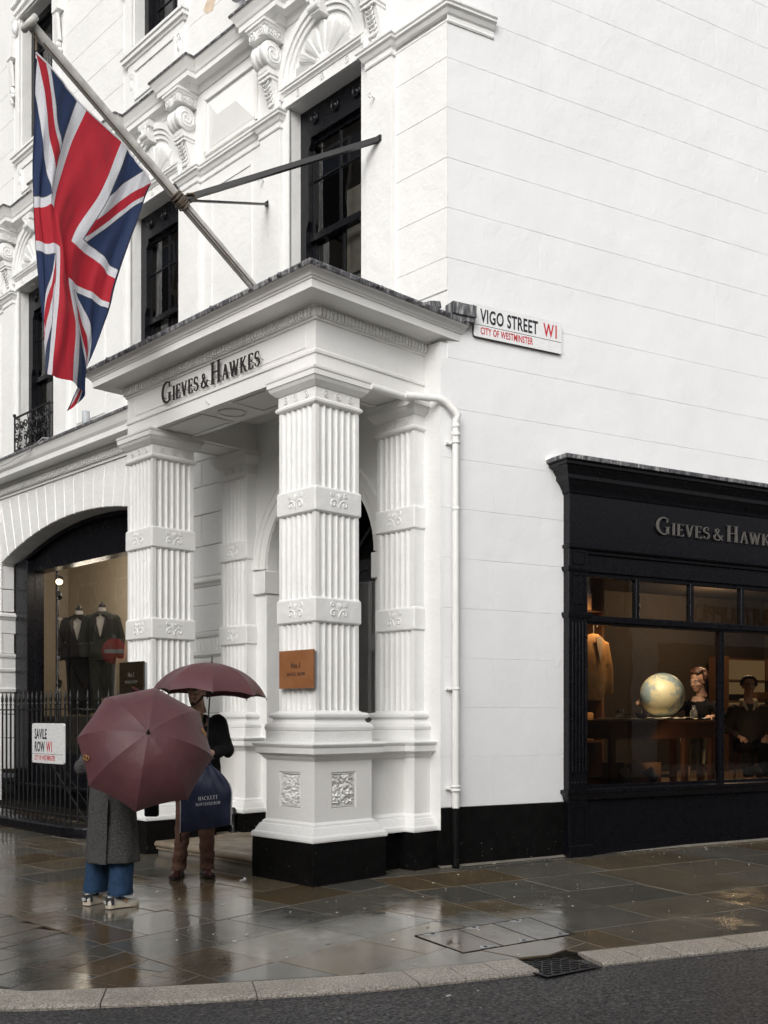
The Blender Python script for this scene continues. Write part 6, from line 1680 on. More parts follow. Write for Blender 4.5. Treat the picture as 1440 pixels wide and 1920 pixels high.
mb = MB(); mb.extr([F5 @ Vector((x, y, .0035)) for x, y in ((.004, .112), (w_ - .03, .112), (w_ - .03, .117), (.004, .117))], F5.to_3x3() @ Vector((0, 0, .001))); mb.build('line', 'sign_black', t)

# scrolled balcony front at the third window
t = thing('balcony_railing', (1.6, BAY0 + 2 * BAYD, 5.68), 'black wrought iron balcony front of close scrolls below the third sash window', 'balcony railing')
yb0, yb1, xb = BAY0 + 2 * BAYD - .62, BAY0 + 2 * BAYD + .62, 1.60
fr = MB()
for z_ in (5.72, 6.42): fr.bar((xb, yb0, z_), (xb, yb1, z_), .025, .025)
for y_ in (yb0, yb1): fr.bar((xb, y_, 5.70), (xb, y_, 6.44), .022, .022); fr.bar((xb, y_, 6.42), (XU, y_, 6.42), .02, .02)
fr.ball((xb, yb1 + .01, 6.47), .03, 8, 6); fr.build('frame', 'black_metal', t)
def spiral(c, r, turns, a0, sgn, n=26): return [(xb, c[0] + sgn * r * (1 - .85 * k / n) * math.cos(a0 + turns * 2 * math.pi * k / n), c[1] + r * (1 - .85 * k / n) * math.sin(a0 + turns * 2 * math.pi * k / n)) for k in range(n + 1)]
sc_ = MB()
for i in range(4):
    yc = yb0 + (i + .5) * (yb1 - yb0) / 4
    for s_ in (-1, 1):
        for (dz, r, a0) in ((6.26, .085, -1.2), (6.06, .075, 1.2), (5.86, .085, 1.4)): sc_.tube(spiral((yc + s_ * .07, dz), r, 1.4, a0, s_), .011, 5)
    sc_.tube([(xb, yc, 5.73), (xb, yc + .05, 5.95), (xb, yc, 6.1), (xb, yc - .05, 6.25), (xb, yc, 6.41)], .010, 5)
sc_.build('scrolls', 'black_metal', t)

# slack cable on the ledge, small bollard on the porch floor
mb = MB(); mb.tube([(1.22, 10.4, 5.62), (1.20, 9.6, 5.52), (1.19, 8.9, 5.50), (1.20, 8.2, 5.56), (1.24, 7.8, 5.70), (1.5, 7.6, 5.70)], .008, 5); tag(mb.build('cable', 'cord_white'), 'slack grey cable drooping over the ground floor cornice edge', 'cable')
t = thing('boot_scraper', (1.22, 2.9, .166), 'small black iron post standing on the stone porch floor', 'iron post')
MB().lathe([(.05, 0), (.05, .02), (.028, .03), (.028, .19), (.04, .20), (.045, .22), (.03, .235), (.038, .26), (.02, .285), (0, .29)], (1.22, 2.9, .166), 14).build('post', 'black_metal', t)
# ------------------------------------------------------------------ umbrellas
def umbrella(apex, axis, R_, sag, shaft, label, roll=0.0, emblem=(), strap=0, seed=0):
    apex = Vector(apex); ax = Vector(axis).normalized()
    t = thing('umbrella', tuple(apex), label, 'umbrella')
    u = ax.cross(Vector((.3, .2, 1))).normalized() if abs(ax.z) < .9 else ax.cross(Vector((0.72, -0.69, 0))).normalized()
    w = ax.cross(u); PH = 1.25; n = 8
    def rib(i, s_):
        a = roll + 2 * math.pi * i / n; r = R_ * math.sin(s_ * PH) / math.sin(PH); d = sag * (1 - math.cos(s_ * PH)) / (1 - math.cos(PH))
        return apex + (u * math.cos(a) + w * math.sin(a)) * r - ax * d
    NA, NT = 10, 14
    for i in range(n):
        mb = MB(); v = []
        for k in range(NT + 1):
            for j in range(NA + 1):
                a, s_ = j / NA, k / NT; sc_ = s_ * (1 - .045 * math.sin(math.pi * a) * s_ ** 3)
                p = rib(i, sc_).lerp(rib(i + 1, sc_), a)
                bul = -math.sin(math.pi * a) * math.sin(math.pi * min(1, s_)) * .004
                p += ax * (bul + .007 * s_ * noise.noise((a * 3 + i * 5 + seed, s_ * 5, seed)) * math.sin(math.pi * a))
                v.append(p)
        mb.add(v, [(k * (NA + 1) + j, (k + 1) * (NA + 1) + j, (k + 1) * (NA + 1) + j + 1, k * (NA + 1) + j + 1) for k in range(NT) for j in range(NA)], True)
        o = mb.build('canopy_panel', 'umbrella', t)
        if i in emblem:
            e = MB(); c = rib(i, .86).lerp(rib(i + 1, .86), .5); nr = (c - (apex - ax * (R_ * 1.1))).normalized(); rd = ((rib(i, .9) - rib(i, .8)) + (rib(i + 1, .9) - rib(i + 1, .8))).normalized(); sd = rd.cross(nr).normalized()
            for q_ in (-1, 1): e.tube([c + nr * .010 + sd * (q_ * .010) + rd * (q_ * .012) + (sd * math.cos(a) * .016 + rd * math.sin(a) * .020) for a in [2 * math.pi * z_ / 14 for z_ in range(14)]], .0032, 5, closed=True)
            e.build('emblem', 'gold', o)
    for i in range(n):
        mb = MB(); mb.tube([rib(i, s_ / 8) - ax * .006 for s_ in range(9)], .0028, 5); mb.tube([rib(i, 1.0), rib(i, 1.03)], .0045, 6); mb.build('rib', 'black_metal', t)
        mb = MB(); mb.tube([rib(i, .48) - ax * .008, apex - ax * (sag * .95)], .0024, 5); mb.build('stretcher', 'black_metal', t)
    MB().tube([apex - ax * shaft, apex], .0065, 8).build('shaft', 'black_metal', t)
    MB().lathe([(.018, -.012), (.014, .004), (.0065, .012), (.0065, .055), (.0045, .062), (0, .064)], apex, 10, ax).build('ferrule', 'letter_black', t)
    MB().lathe([(.0, -.012), (.014, -.01), (.016, .05), (.012, .12), (.008, .13)], apex - ax * (shaft + .02), 10, ax).build('handle', 'brown_wood', t)
    c = rib(strap, .93).lerp(rib(strap + 1, .93), .35); d = (rib(strap, 1) - rib(strap, .8)).normalized(); nr = ax
    MB().bar(c + nr * .01, c + d * .02 + nr * .055 + u * .05, .016, .004, tuple(d)).build('strap', 'umbrella', t)
    return t
FW = Vector((.6931, .7208, 0)); RT = Vector((.7208, -.6931, 0))
el = math.radians(24)
umbrella((-1.841, -.312, 1.386), -FW * math.cos(el) + UP * math.sin(el) + RT * .265, .515, .31, .74, 'open maroon umbrella tilted towards the street, hiding the person in the grey coat', math.radians(90), (2, 6), 4, 1)
umbrella((-.557, .742, 1.986), UP + RT * .055 + FW * .04, .505, .285, .80, 'open maroon umbrella held upright over the man in the black coat', math.radians(12), (), 5, 2)

# ------------------------------------------------------------------ people
def skin_loft(mb, secs, n=20, wob=0.0, seed=0, cap=True):
    """secs: (centre, half width vector, half depth vector)"""
    v = []
    for q_, (c, a, b2) in enumerate(secs):
        c, a, b2 = Vector(c), Vector(a), Vector(b2)
        for k in range(n):
            t = 2 * math.pi * k / n; f = 1 + wob * noise.noise((math.cos(t) * 2.2 + seed, math.sin(t) * 2.2, q_ * .35))
            v.append(c + (a * math.cos(t) + b2 * math.sin(t)) * f)
    mb.add(v, [(i * n + k, i * n + (k + 1) % n, (i + 1) * n + (k + 1) % n, (i + 1) * n + k) for i in range(len(secs) - 1) for k in range(n)], True)
    if cap: mb.add(v[:n], [list(range(n))[::-1]]); mb.add(v[-n:], [list(range(n))])
    return mb
def head_mesh(mb, c, f, k=1.0, slim=1.0):
    """skull, jaw, nose, brow, ears and neck; c is the middle of the head, f where it looks"""
    c = Vector(c); f = Vector(f).normalized(); l = UP.cross(f).normalized(); u = f.cross(l)
    P = lambda a, b2, d: c + (f * a + l * b2 + u * d) * k
    def el(p, ra, rb, rc, nu=14, nv=9):
        v = []
        for i in range(nv + 1):
            t = math.pi * i / nv
            for q_ in range(nu):
                s_ = 2 * math.pi * q_ / nu; v.append(p + (f * (math.sin(t) * math.cos(s_) * ra) + l * (math.sin(t) * math.sin(s_) * rb) - u * (math.cos(t) * rc)) * k)
        mb.add(v, [(i * nu + q_, i * nu + (q_ + 1) % nu, (i + 1) * nu + (q_ + 1) % nu, (i + 1) * nu + q_) for i in range(nv) for q_ in range(nu)], True)
    el(P(-.012, 0, .03), .096, .076 * slim, .090); el(P(.022, 0, -.035), .066, .060 * slim, .075); el(P(.052, 0, -.088), .034, .034 * slim, .028)
    el(P(.078, 0, .018), .020, .052 * slim, .014); el(P(.060, .030, -.03), .03, .022, .025); el(P(.060, -.030, -.03), .03, .022, .025)
    mb.tube([P(.086, 0, .020), P(.104, 0, -.012), P(.112, 0, -.026), P(.092, 0, -.036)], [.008 * k, .011 * k, .014 * k, .012 * k], 8)
    el(P(.092, .011, -.030), .012, .009, .008); el(P(.092, -.011, -.030), .012, .009, .008)
    el(P(.086, 0, -.058), .012, .025, .0075); el(P(.084, 0, -.068), .012, .022, .0075)
    for s_ in (-1, 1): el(P(-.005, s_ * .078 * slim, -.008), .020, .009, .033)
    mb.tube([P(-.012, 0, -.06), P(-.03, 0, -.14), P(-.045, 0, -.20)], [.056 * k * slim, .056 * k * slim, .064 * k * slim], 12)
    return P
def eyes(P, root, f):
    mb = MB()
    for s_ in (-1, 1): mb.ball(P(.076, s_ * .032, .002), .0125, 10, 7)
    mb.build('eyes', 'print_white', root)
    mb = MB()
    for s_ in (-1, 1): mb.ball(P(.085, s_ * .032, -.001), .0065, 8, 6)
    mb.build('irises', 'hair', root)
    mb = MB()
    for s_ in (-1, 1): mb.tube([P(.080, s_ * .052, .022), P(.094, s_ * .034, .030), P(.098, s_ * .014, .025)], [.003, .0055, .004], 6)
    mb.build('eyebrows', 'hair', root)
def hand_mesh(mb, wrist, d, palm_n, thumb, curl=1.0, k=1.0):
    """palm with four fingers of different length and a thumb; d along the hand, palm_n out of the palm"""
    wrist = Vector(wrist); d = Vector(d).normalized(); pn = Vector(palm_n); pn = (pn - d * pn.dot(d)).normalized(); s_ = d.cross(pn).normalized() * thumb
    P = lambda a, b2, c: wrist + (d * a + s_ * b2 + pn * c) * k
    mb.tube([P(-.02, 0, 0), P(.01, 0, 0), P(.045, .002, 0), P(.085, .004, .004)], [.026 * k, .029 * k, .036 * k, .030 * k], 12)
    for off, L in ((.030, .072), (.010, .082), (-.011, .076), (-.030, .060)):
        pts = [P(.070, off, 0)]; a = 0.15; p = Vector((.082, 0.0)); seg = (L * .45, L * .32, L * .26)
        pts.append(P(p.x, off, p.y))
        for sl, da in zip(seg, (.5 * curl, 1.0 * curl, .8 * curl)):
            a += da; p = p + Vector((math.cos(a), math.sin(a))) * sl; pts.append(P(p.x, off * .92, p.y))
        mb.tube(pts, [.0105 * k, .0100 * k, .0095 * k, .0088 * k, .0075 * k], 8)
    mb.tube([P(.015, .020, .004), P(.040, .045, .014), P(.066, .050, .034), P(.082, .040, .050)], [.014 * k, .013 * k, .011 * k, .009 * k], 8)
def ribbon(c, e): return c
def shoe(root, heel, toe, mat, sole_mat, h=.085, wd=.046, nm='shoe', gz_=None):
    heel, toe = Vector((*heel, 0)), Vector((*toe, 0)); d = (toe - heel); L = d.length; d.normalize(); s_ = UP.cross(d); z0 = gz(heel.x, heel.y) + .006
    P = lambda a, b2, c: heel + d * (a * L) + s_ * b2 + UP * (z0 + c)
    out = [(0, .6), (.06, .85), (.25, .82), (.45, .85), (.68, 1.08), (.84, .95), (.95, .6), (1.0, .25)]
    poly = [P(a, w_ * wd, 0) for a, w_ in out] + [P(a, -w_ * wd, 0) for a, w_ in out[::-1]]
    so = MB().extr(poly, UP * .026)
    mb = MB()
    v = []
    secs = [(.0, .55, .05, .055), (.05, .80, .055, .092), (.2, .80, .05, .105), (.36, .80, .045, .098), (.52, .88, .03, .080), (.68, 1.0, .025, .060), (.84, .90, .02, .050), (.95, .60, .02, .042), (.995, .3, .02, .034)]
    n = 12
    for a, w_, _, top in secs:
        for k in range(n):
            t = math.pi * k / (n - 1); v.append(P(a, math.cos(t) * w_ * wd * .97, .018 + max(0, math.sin(t)) ** .75 * (top * h / .095 - .012)))
    mb.add(v, [(i * n + k, i * n + k + 1, (i + 1) * n + k + 1, (i + 1) * n + k) for i in range(len(secs) - 1) for k in range(n - 1)], True)
    mb.add(v[:n], [list(range(n))]); mb.add(v[-n:], [list(range(n))[::-1]])
    o = mb.build(nm, mat, root); so.build('sole', sole_mat, o, bevel=.006, seg=2)
    return o, P

# --- the man in the black coat
mp = thing('person', (-.47, 1.18, gz(-.47, 1.18)), 'bearded man in black coat and brown trousers under the upright maroon umbrella', 'person')
fM = Vector((-.72, -.70, 0)).normalized(); lM = UP.cross(fM)
bc = Vector((-.46, 1.12, 0))
body = MB()
hc = Vector((-.535, 1.02, 1.735)); fH = (Vector((-.88, -.50, -.16))).normalized()
PH_ = head_mesh(body, hc, fH)
E = lambda a, b2, z_: bc + fM * a + lM * b2 + UP * z_
sh_l, sh_r = E(.02, .19, 1.455), E(.02, -.19, 1.455)
el_l, hd_l = Vector((-.300, .875, 1.195)), Vector((-.570, .760, 1.175))
el_r, hd_r = E(.02, -.30, 1.17), E(.22, -.20, 1.02)
skin_loft(body, [(E(0, 0, .92), lM * .155, fM * .10), (E(0, 0, 1.10), lM * .14, fM * .095), (E(.0, 0, 1.30), lM * .17, fM * .11), (E(.02, 0, 1.44), lM * .17, fM * .09), (E(.03, 0, 1.52), lM * .07, fM * .06), (E(.04, 0, 1.57), lM * .06, fM * .06)], 16)
for s_, e_, h_ in ((sh_l, el_l, hd_l), (sh_r, el_r, hd_r)): body.tube([s_, e_, h_], [.055, .045, .030], 10)
foot_l, foot_r = Vector((-.33, 1.15, 0)), Vector((-.56, 1.27, 0))
for hp, ft in ((E(0, .085, .92), foot_l), (E(0, -.085, .92), foot_r)): body.tube([hp, (hp + Vector((ft.x, ft.y, .1))) / 2 + fM * .02, Vector((ft.x, ft.y, .10))], [.085, .058, .042], 10)
d_h = (hd_l - el_l).normalized(); hand_mesh(body, hd_l, (d_h + Vector((-.25, -.1, .1))), Vector((-.45, -.65, -.2)), 1, 1.15)
hand_mesh(body, hd_r, (hd_r - el_r), fM * -.3 + lM * .8, 1, 1.1)
fuse(body, .0075, 5).build('body', 'skin', mp)
eyes(PH_, mp, fH)
hr = MB(); hair_c = hc + Vector((0, 0, .045))
for k in range(60):
    a, b2 = rng.uniform(-1.9, 1.9), rng.uniform(.15, 1.35); dirv = (-fH * math.cos(a) * math.cos(b2) + UP.cross(fH) * math.sin(a) * math.cos(b2) + UP * math.sin(b2))
    hr.ball(hc + Vector((0, 0, .03)) - fH * .012 + Vector((dirv.x * .088, dirv.y * .088, dirv.z * .094)), .026, 7, 5)
fuse(hr, .009, 3).build('hair', 'hair', mp)
bd_ = MB()
for s_ in (-1, 1):
    for q_ in range(9):
        f_ = q_ / 8; bd_.ball(PH_(.004 + .070 * f_, s_ * (.064 - .052 * f_ ** 1.4), -.040 - .066 * f_), .0125, 8, 6); bd_.ball(PH_(.016 + .064 * f_, s_ * (.058 - .046 * f_ ** 1.4), -.056 - .058 * f_), .0125, 8, 6)
    for q_ in range(4): bd_.ball(PH_(.092 - .004 * q_, s_ * (.005 + .009 * q_), -.048 - .002 * q_ * q_), .0060, 7, 5)
bd_.ball(PH_(.080, 0, -.092), .012, 8, 6)
fuse(bd_, .005, 3).build('beard', 'beard', mp)
nk = MB(); skin_loft(nk, [(E(.03, 0, 1.46), lM * .10, fM * .09), (E(.05, 0, 1.53), lM * .070, fM * .068), (E(.065, 0, 1.585), lM * .064, fM * .064), (E(.068, 0, 1.60), lM * .060, fM * .060)], 16)
skin_loft(nk, [(E(.085, 0, 1.12), lM * .06, fM * .035), (E(.10, 0, 1.35), lM * .06, fM * .035), (E(.08, 0, 1.48), lM * .06, fM * .04)], 14)
nk.build('rollneck', 'rollneck', mp)
ct = MB()
skin_loft(ct, [(E(-.01, 0, .74), lM * .235, fM * .165), (E(-.01, 0, .95), lM * .215, fM * .15), (E(-.005, 0, 1.12), lM * .20, fM * .135), (E(.0, 0, 1.30), lM * .225, fM * .135), (E(.005, 0, 1.41), lM * .215, fM * .115), (E(.0, 0, 1.475), lM * .16, fM * .09), (E(-.01, 0, 1.525), lM * .085, fM * .07)], 24, .05, 3)
for s_, e_, h_ in ((sh_l, el_l, hd_l), (sh_r, el_r, hd_r)):
    q_ = e_.lerp(h_, .86); ct.ball(s_ - UP * .012, .092, 14, 10); ct.ball(e_, .064, 12, 8); ct.tube([s_ + UP * .0, s_.lerp(e_, .5) , e_, q_], [.085, .074, .063, .050], 14)
fuse(ct, .012, 4, (.016, 9, 3.2)).build('coat', 'coat_black', mp)
lap = MB()
for s_ in (-1, 1): lap.extr([E(.115, s_ * .015, 1.17), E(.125, s_ * .075, 1.36), E(.085, s_ * .105, 1.47), E(.045, s_ * .085, 1.535), E(.10, s_ * .045, 1.45)], fM * .014)
lap.build('lapels', 'coat_black', mp, bevel=.004)
tr = MB()
for hp, ft, sd in ((E(0, .085, .90), foot_l, 1), (E(0, -.085, .90), foot_r, 2)):
    F3 = Vector((ft.x, ft.y, 0)); secs = []
    for z_, r_ in ((.070, .066), (.085, .074), (.13, .069), (.19, .075), (.26, .071), (.42, .080), (.55, .086), (.72, .105), (.88, .115)):
        f_ = max(0, (z_ - .1) / .8); c = F3.lerp(Vector((hp.x, hp.y, 0)), min(1, f_)) + UP * (z_ + gz(ft.x, ft.y)); c += fM * (.012 * math.sin(z_ * 33) * (z_ < .35))
        secs.append((c, lM * r_ * .92, fM * r_ * 1.06))
    skin_loft(tr, secs, 18, .07, sd)
fuse(tr, .008, 3, (.011, 14, 13)).build('trousers', 'trouser', mp)
for heel, toe in (((-.315, 1.235), (-.385, .985)), ((-.49, 1.35), (-.70, 1.16))):
    o, P = shoe(mp, heel, toe, 'shoe_brown', 'sole', .10, .050)
    lc = MB()
    for a in (.40, .46, .52, .58): lc.tube([P(a, -.022, .088 - (a - .4) * .16), P(a, 0, .098 - (a - .4) * .18), P(a, .022, .088 - (a - .4) * .16)], .0032, 5)
    lc.build('laces', 'sole', o)

# garment bag
bg = thing('garment_bag', (-.65, .70, .48), 'navy cloth garment bag with white lettering hanging from the hand of the man in black', 'garment bag')
bO = Vector((-.650, .693, 0)); bR = (RT * .995 + FW * -.10).normalized(); bN = bR.cross(UP).normalized()
NBX, NBZ = 26, 30; front, back = [], []
for j in range(NBZ + 1):
    t = j / NBZ
    for i in range(NBX + 1):
        u = i / NBX * 2 - 1
        hw = .225 if t < .52 else .225 * (1 - .80 * ((t - .52) / .48) ** 2.1)
        top = 1.075; zb = .475 + .075 * (u * .5 + .5); z_ = zb + (top - zb) * t
        x_ = u * hw + .012 * (t - .5) + .010 * noise.noise((t * 3, u, 5))
        th = .040 * (1 - u * u) ** .6 * min(1, (1 - t) * 3 + .15) * min(1, t * 4 + .45) + .004
        wr = .012 * noise.noise((u * 2.2, t * 4, 6)) + .012 * noise.noise((u * 5 + t * 3, t * 2.0, 2)) * min(1, abs(t - .46) * 4) - .014 * abs(noise.noise((u * 3.5 - t * 2, t * 3.4, 9))) * min(1, abs(t - .46) * 4)
        c = bO + bR * x_ + UP * z_
        front.append(c + bN * (th + wr)); back.append(c - bN * th)
mb = MB(); q4 = [(j * (NBX + 1) + i, j * (NBX + 1) + i + 1, (j + 1) * (NBX + 1) + i + 1, (j + 1) * (NBX + 1) + i) for j in range(NBZ) for i in range(NBX)]
mb.add(front, q4, True); mb.add(back, [f[::-1] for f in q4], True)
ed = [j * (NBX + 1) for j in range(NBZ + 1)]; er = [j * (NBX + 1) + NBX for j in range(NBZ + 1)]
for e_ in (ed, er, list(range(NBX + 1)), [NBZ * (NBX + 1) + i for i in range(NBX + 1)]):
    for a, c in zip(e_, e_[1:]): mb.add([front[a], front[c], back[c], back[a]], [(0, 1, 2, 3)])
mb.build('bag_body', 'bag', bg)
mb = MB(); mb.tube([back[k] * .5 + front[k] * .5 - bR * .004 for k in ed[:24]], .007, 6); mb.tube([back[k] * .5 + front[k] * .5 + bR * .004 for k in er[:22]], .006, 6); mb.build('piping', 'cord_white', bg)
def bag_text(s_, h_, x_, z_, sx, sp):
    m0 = MB(); L_ = serif_len(s_, h_, h_ * .8, sp, sx); m4 = Matrix(((bR.x, 0, bN.x, 0), (bR.y, 0, bN.y, 0), (0, 1, 0, 0), (0, 0, 0, 1)))
    serif_text(m0, s_, Matrix.Identity(4), h_, h_ * .8, sp, .002, sx)
    res = MB()
    for p in m0.v:
        xx, zz = x_ - L_ / 2 + p.x, z_ + p.y + (p.x - L_ / 2) * .10; t = (zz - .475) / .6; i = min(NBX, max(0, (xx / .225 * .5 + .5) * NBX)); j = min(NBZ, max(0, t * NBZ))
        i0, j0 = min(int(i), NBX - 1), min(int(j), NBZ - 1); fi, fj = i - i0, j - j0; g = lambda a, c: front[c * (NBX + 1) + a]
        s3 = (g(i0, j0) * (1 - fi) + g(i0 + 1, j0) * fi) * (1 - fj) + (g(i0, j0 + 1) * (1 - fi) + g(i0 + 1, j0 + 1) * fi) * fj
        dep = (s3 - bO).dot(bN); res.v.append(bO + bR * xx + UP * zz + bN * (dep + .0015 + p.z))
    res.f = m0.f; res.sm = m0.sm
    res.build('lettering', 'print_white', bg)
bag_text('HACKETT', .033, .030, .775, .84, .20); bag_text('No14 SAVILE ROW', .026, .030, .728, .76, .15)
mb = MB(); tp = bO + UP * 1.07; mb.tube([tp + bR * -.03, tp + UP * .05 + bR * -.01, hd_l + Vector((-.05, -.02, -.03))], .005, 6); mb.tube([tp + bR * .05, tp + UP * .06 + bR * .02, hd_l + Vector((-.04, -.02, -.03))], .005, 6); mb.build('cord_loop', 'bag', bg)
mb = MB(); e0 = front[er[0]]; mb.tube([e0, e0 + Vector((.01, -.01, -.03)), e0 + Vector((.02, 0, -.07))], .005, 6); e0 = front[ed[0]]; mb.tube([e0, e0 + Vector((-.005, 0, -.03)), e0 + Vector((.005, 0, -.08))], .006, 6); mb.build('cord_ends', 'coat_black', bg)

# --- the person in the grey coat (seen from behind, upper half behind the umbrella)
wp = thing('person', (-1.70, .53, gz(-1.7, .53)), 'person in charcoal tweed coat, jeans and white sneakers behind the tilted maroon umbrella', 'person')
fW = Vector((.88, .42, 0)).normalized(); lW = UP.cross(fW); wc = Vector((-1.675, .485, 0)); G = lambda a, b2, z_: wc + fW * a + lW * b2 + UP * z_
body = MB(); PW = head_mesh(body, G(.03, 0, 1.54), fW + UP * -.1, .95, .95)
skin_loft(body, [(G(0, 0, .80), lW * .15, fW * .11), (G(0, 0, 1.0), lW * .125, fW * .095), (G(0, 0, 1.2), lW * .14, fW * .10), (G(0, 0, 1.3), lW * .14, fW * .075), (G(.01, 0, 1.38), lW * .055, fW * .05)], 16)
arms = []
for sd, e_, h_ in ((1, G(-.09, .235, 1.10), G(.16, .16, 1.12)), (-1, G(-.05, -.30, 1.08), Vector((-1.50, .22, 1.12)))):
    s_ = G(0, sd * .16, 1.29); arms.append((s_, e_, h_)); body.tube([s_, e_, h_], [.045, .038, .026], 10); hand_mesh(body, h_, (h_ - e_), UP * .2 - lW * sd, sd, 1.2, .92)
ftl, ftr = Vector((-1.745, .68, 0)), Vector((-1.675, .40, 0))
for hp, ft in ((G(0, .085, .82), ftl), (G(0, -.085, .82), ftr)): body.tube([hp, Vector((ft.x, ft.y, .10))], [.08, .036], 10)
fuse(body, .009, 5).build('body', 'skin', wp)
eyes(PW, wp, fW)
hr = MB(); hcw = G(.03, 0, 1.54)
for k in range(70):
    a, b2 = rng.uniform(-2.0, 2.0), rng.uniform(-.5, 1.4); dv = (-fW * math.cos(a) * math.cos(b2) + lW * math.sin(a) * math.cos(b2) + UP * math.sin(b2)); hr.ball(hcw + UP * .02 + dv * .088, .026, 7, 5)
hr.tube([hcw - fW * .08 + UP * -.02, hcw - fW * .10 + UP * -.12, hcw - fW * .09 + UP * -.22], [.06, .055, .03], 8)
fuse(hr, .010, 3).build('hair', 'hair', wp)
ct = MB()
skin_loft(ct, [(G(-.01, 0, .345), lW * .225, fW * .205), (G(-.01, 0, .36), lW * .226, fW * .206), (G(-.01, 0, .60), lW * .205, fW * .185), (G(-.005, 0, .85), lW * .185, fW * .160), (G(0, 0, 1.05), lW * .180, fW * .145), (G(0, 0, 1.22), lW * .195, fW * .13), (G(0, 0, 1.31), lW * .165, fW * .10), (G(0, 0, 1.37), lW * .075, fW * .07)], 36, .06, 8)
for s_, e_, h_ in arms: ct.ball(s_, .078, 12, 8); ct.ball(e_, .068, 12, 8); ct.tube([s_, e_, e_.lerp(h_, .88)], [.078, .070, .055], 12)
coat = fuse(ct, .011, 3, (.018, 8, 2.2)).build('coat', 'tweed', wp)
vt = MB(); bv = [G(-.212, -.03, .35), G(-.198, -.03, .55), G(-.184, -.028, .74), G(-.170, -.026, .86)]
vt.tube(bv, [.007, .006, .005, .003], 6)
for a, c in zip(bv, bv[1:]): vt.extr([a + lW * .004 - fW * .004, c + lW * .004 - fW * .004, c - lW * .05 + fW * .004 - fW * .006, a - lW * .05 + fW * .006 - fW * .006], -fW * .008)
vt.build('back_vent', 'tweed', wp)
jn = MB(); fr_ = MB()
for hp, ft, sd in ((G(0, .08, .80), ftl, 4), (G(0, -.08, .80), ftr, 5)):
    secs = []
    for z_, r_ in ((.105, .098), (.12, .099), (.20, .098), (.32, .099), (.45, .094), (.62, .085), (.78, .08)):
        c = Vector((ft.x, ft.y, 0)).lerp(Vector((hp.x, hp.y, 0)), min(1, max(0, (z_ - .1) / .75))) + fW * .02 + UP * (z_ + gz(ft.x, ft.y)); secs.append((c, lW * r_ * .86, fW * r_ * 1.05))
    secs = [tuple(a.lerp(b2, k_ / 4) for a, b2 in zip(s0, s1)) for s0, s1 in zip(secs, secs[1:]) for k_ in range(4)] + [secs[-1]]
    skin_loft(jn, secs, 34, .11, sd, False)
    c = secs[0][0]
    for k in range(90):
        t = rng.uniform(0, 6.28); p = c + lW * (.098 * .86 * math.cos(t)) + fW * (.098 * 1.05 * math.sin(t)); fr_.tube([p + UP * .010, p + Vector((rng.uniform(-.004, .004), rng.uniform(-.004, .004), -rng.uniform(.002, .014)))], .0018, 4)
jn = fuse(jn, .008, 2, (.010, 12, 7)) if False else jn
o = jn.build('jeans', 'denim', wp); sdm = o.modifiers.new('thick', 'SOLIDIFY'); sdm.thickness = .006
fr_.build('frayed_hem', 'frayed', wp)
sk = MB()
for ft in (ftl, ftr): sk.tube([Vector((ft.x, ft.y, .06)) , Vector((ft.x, ft.y, .19))], [.042, .045], 12)
sk.build('socks', 'sock', wp)
for i_, (heel, toe) in enumerate((((-1.832, .655), (-1.595, .745)), ((-1.775, .415), (-1.495, .410)))):
    o, P = shoe(wp, heel, toe, 'sneaker', 'sneaker_sole', .088, .047, 'sneaker')
    hb = MB(); n = 9
    v = [P(.02 + .16 * (abs(k - 4) / 4) ** 1.5, (k - 4) / 4 * .044, z_) for z_ in (.026, .085) for k in range(n)]
    v = [p_ - (Vector((*toe, 0)) - Vector((*heel, 0))).normalized() * .012 + (P(0, 1, 0) - P(0, 0, 0)) * (.004 * (1 if (k % n) > 4 else -1 if (k % n) < 4 else 0)) for k, p_ in enumerate(v)]
    hb.add(v, [(k, k + 1, k + 1 + n, k + n) for k in range(n - 1)]); hb.build('heel_tab', 'sock', o)
    st_ = MB(); d_ = (Vector((*toe, 0)) - Vector((*heel, 0))).normalized(); sN = d_.cross(UP); c = P(.52, -.050, .055); c = P(.50, 0, .055) + sN * .046
    star = [c + sN * .003 + d_ * (r_ * math.cos(a)) + UP * (r_ * .8 * math.sin(a)) for r_, a in [((.026 if k % 2 == 0 else .011), math.pi / 2 + math.pi * k / 5) for k in range(10)]]
    st_.extr(star, sN * .003); st_.build('star_patch', 'parcel', o)
    lc = MB()
    for a in (.36, .43, .50, .57): lc.tube([P(a, -.022, .092 - (a - .36) * .2), P(a + .02, 0, .100 - (a - .36) * .22), P(a, .022, .092 - (a - .36) * .2)], .0035, 5)
    lc.build('laces', 'cord_white', o)
    tx_ = MB(); M4_ = frame(tuple(P(.0, .0, .040) - d_ * .016 + d_.cross(UP) * -.024), d_.cross(UP)); tx_.text('VER', .030, M4_, .0006, .0006, .8)
    tx_.build('heel_writing', 'print_white', o)
hbg = thing('handbag', (-1.50, .20, .70), 'small black bag just showing below the tilted umbrella beside the grey coat', 'bag')
MB().obox((-1.515, .175, .80), RT, FW, UP, .055, .03, .085).build('bag_body', 'coat_black', hbg, bevel=.015); MB().tube([(-1.53, .19, .88), (-1.52, .2, 1.0), (-1.50, .22, 1.10)], .006, 6).build('strap', 'coat_black', hbg)

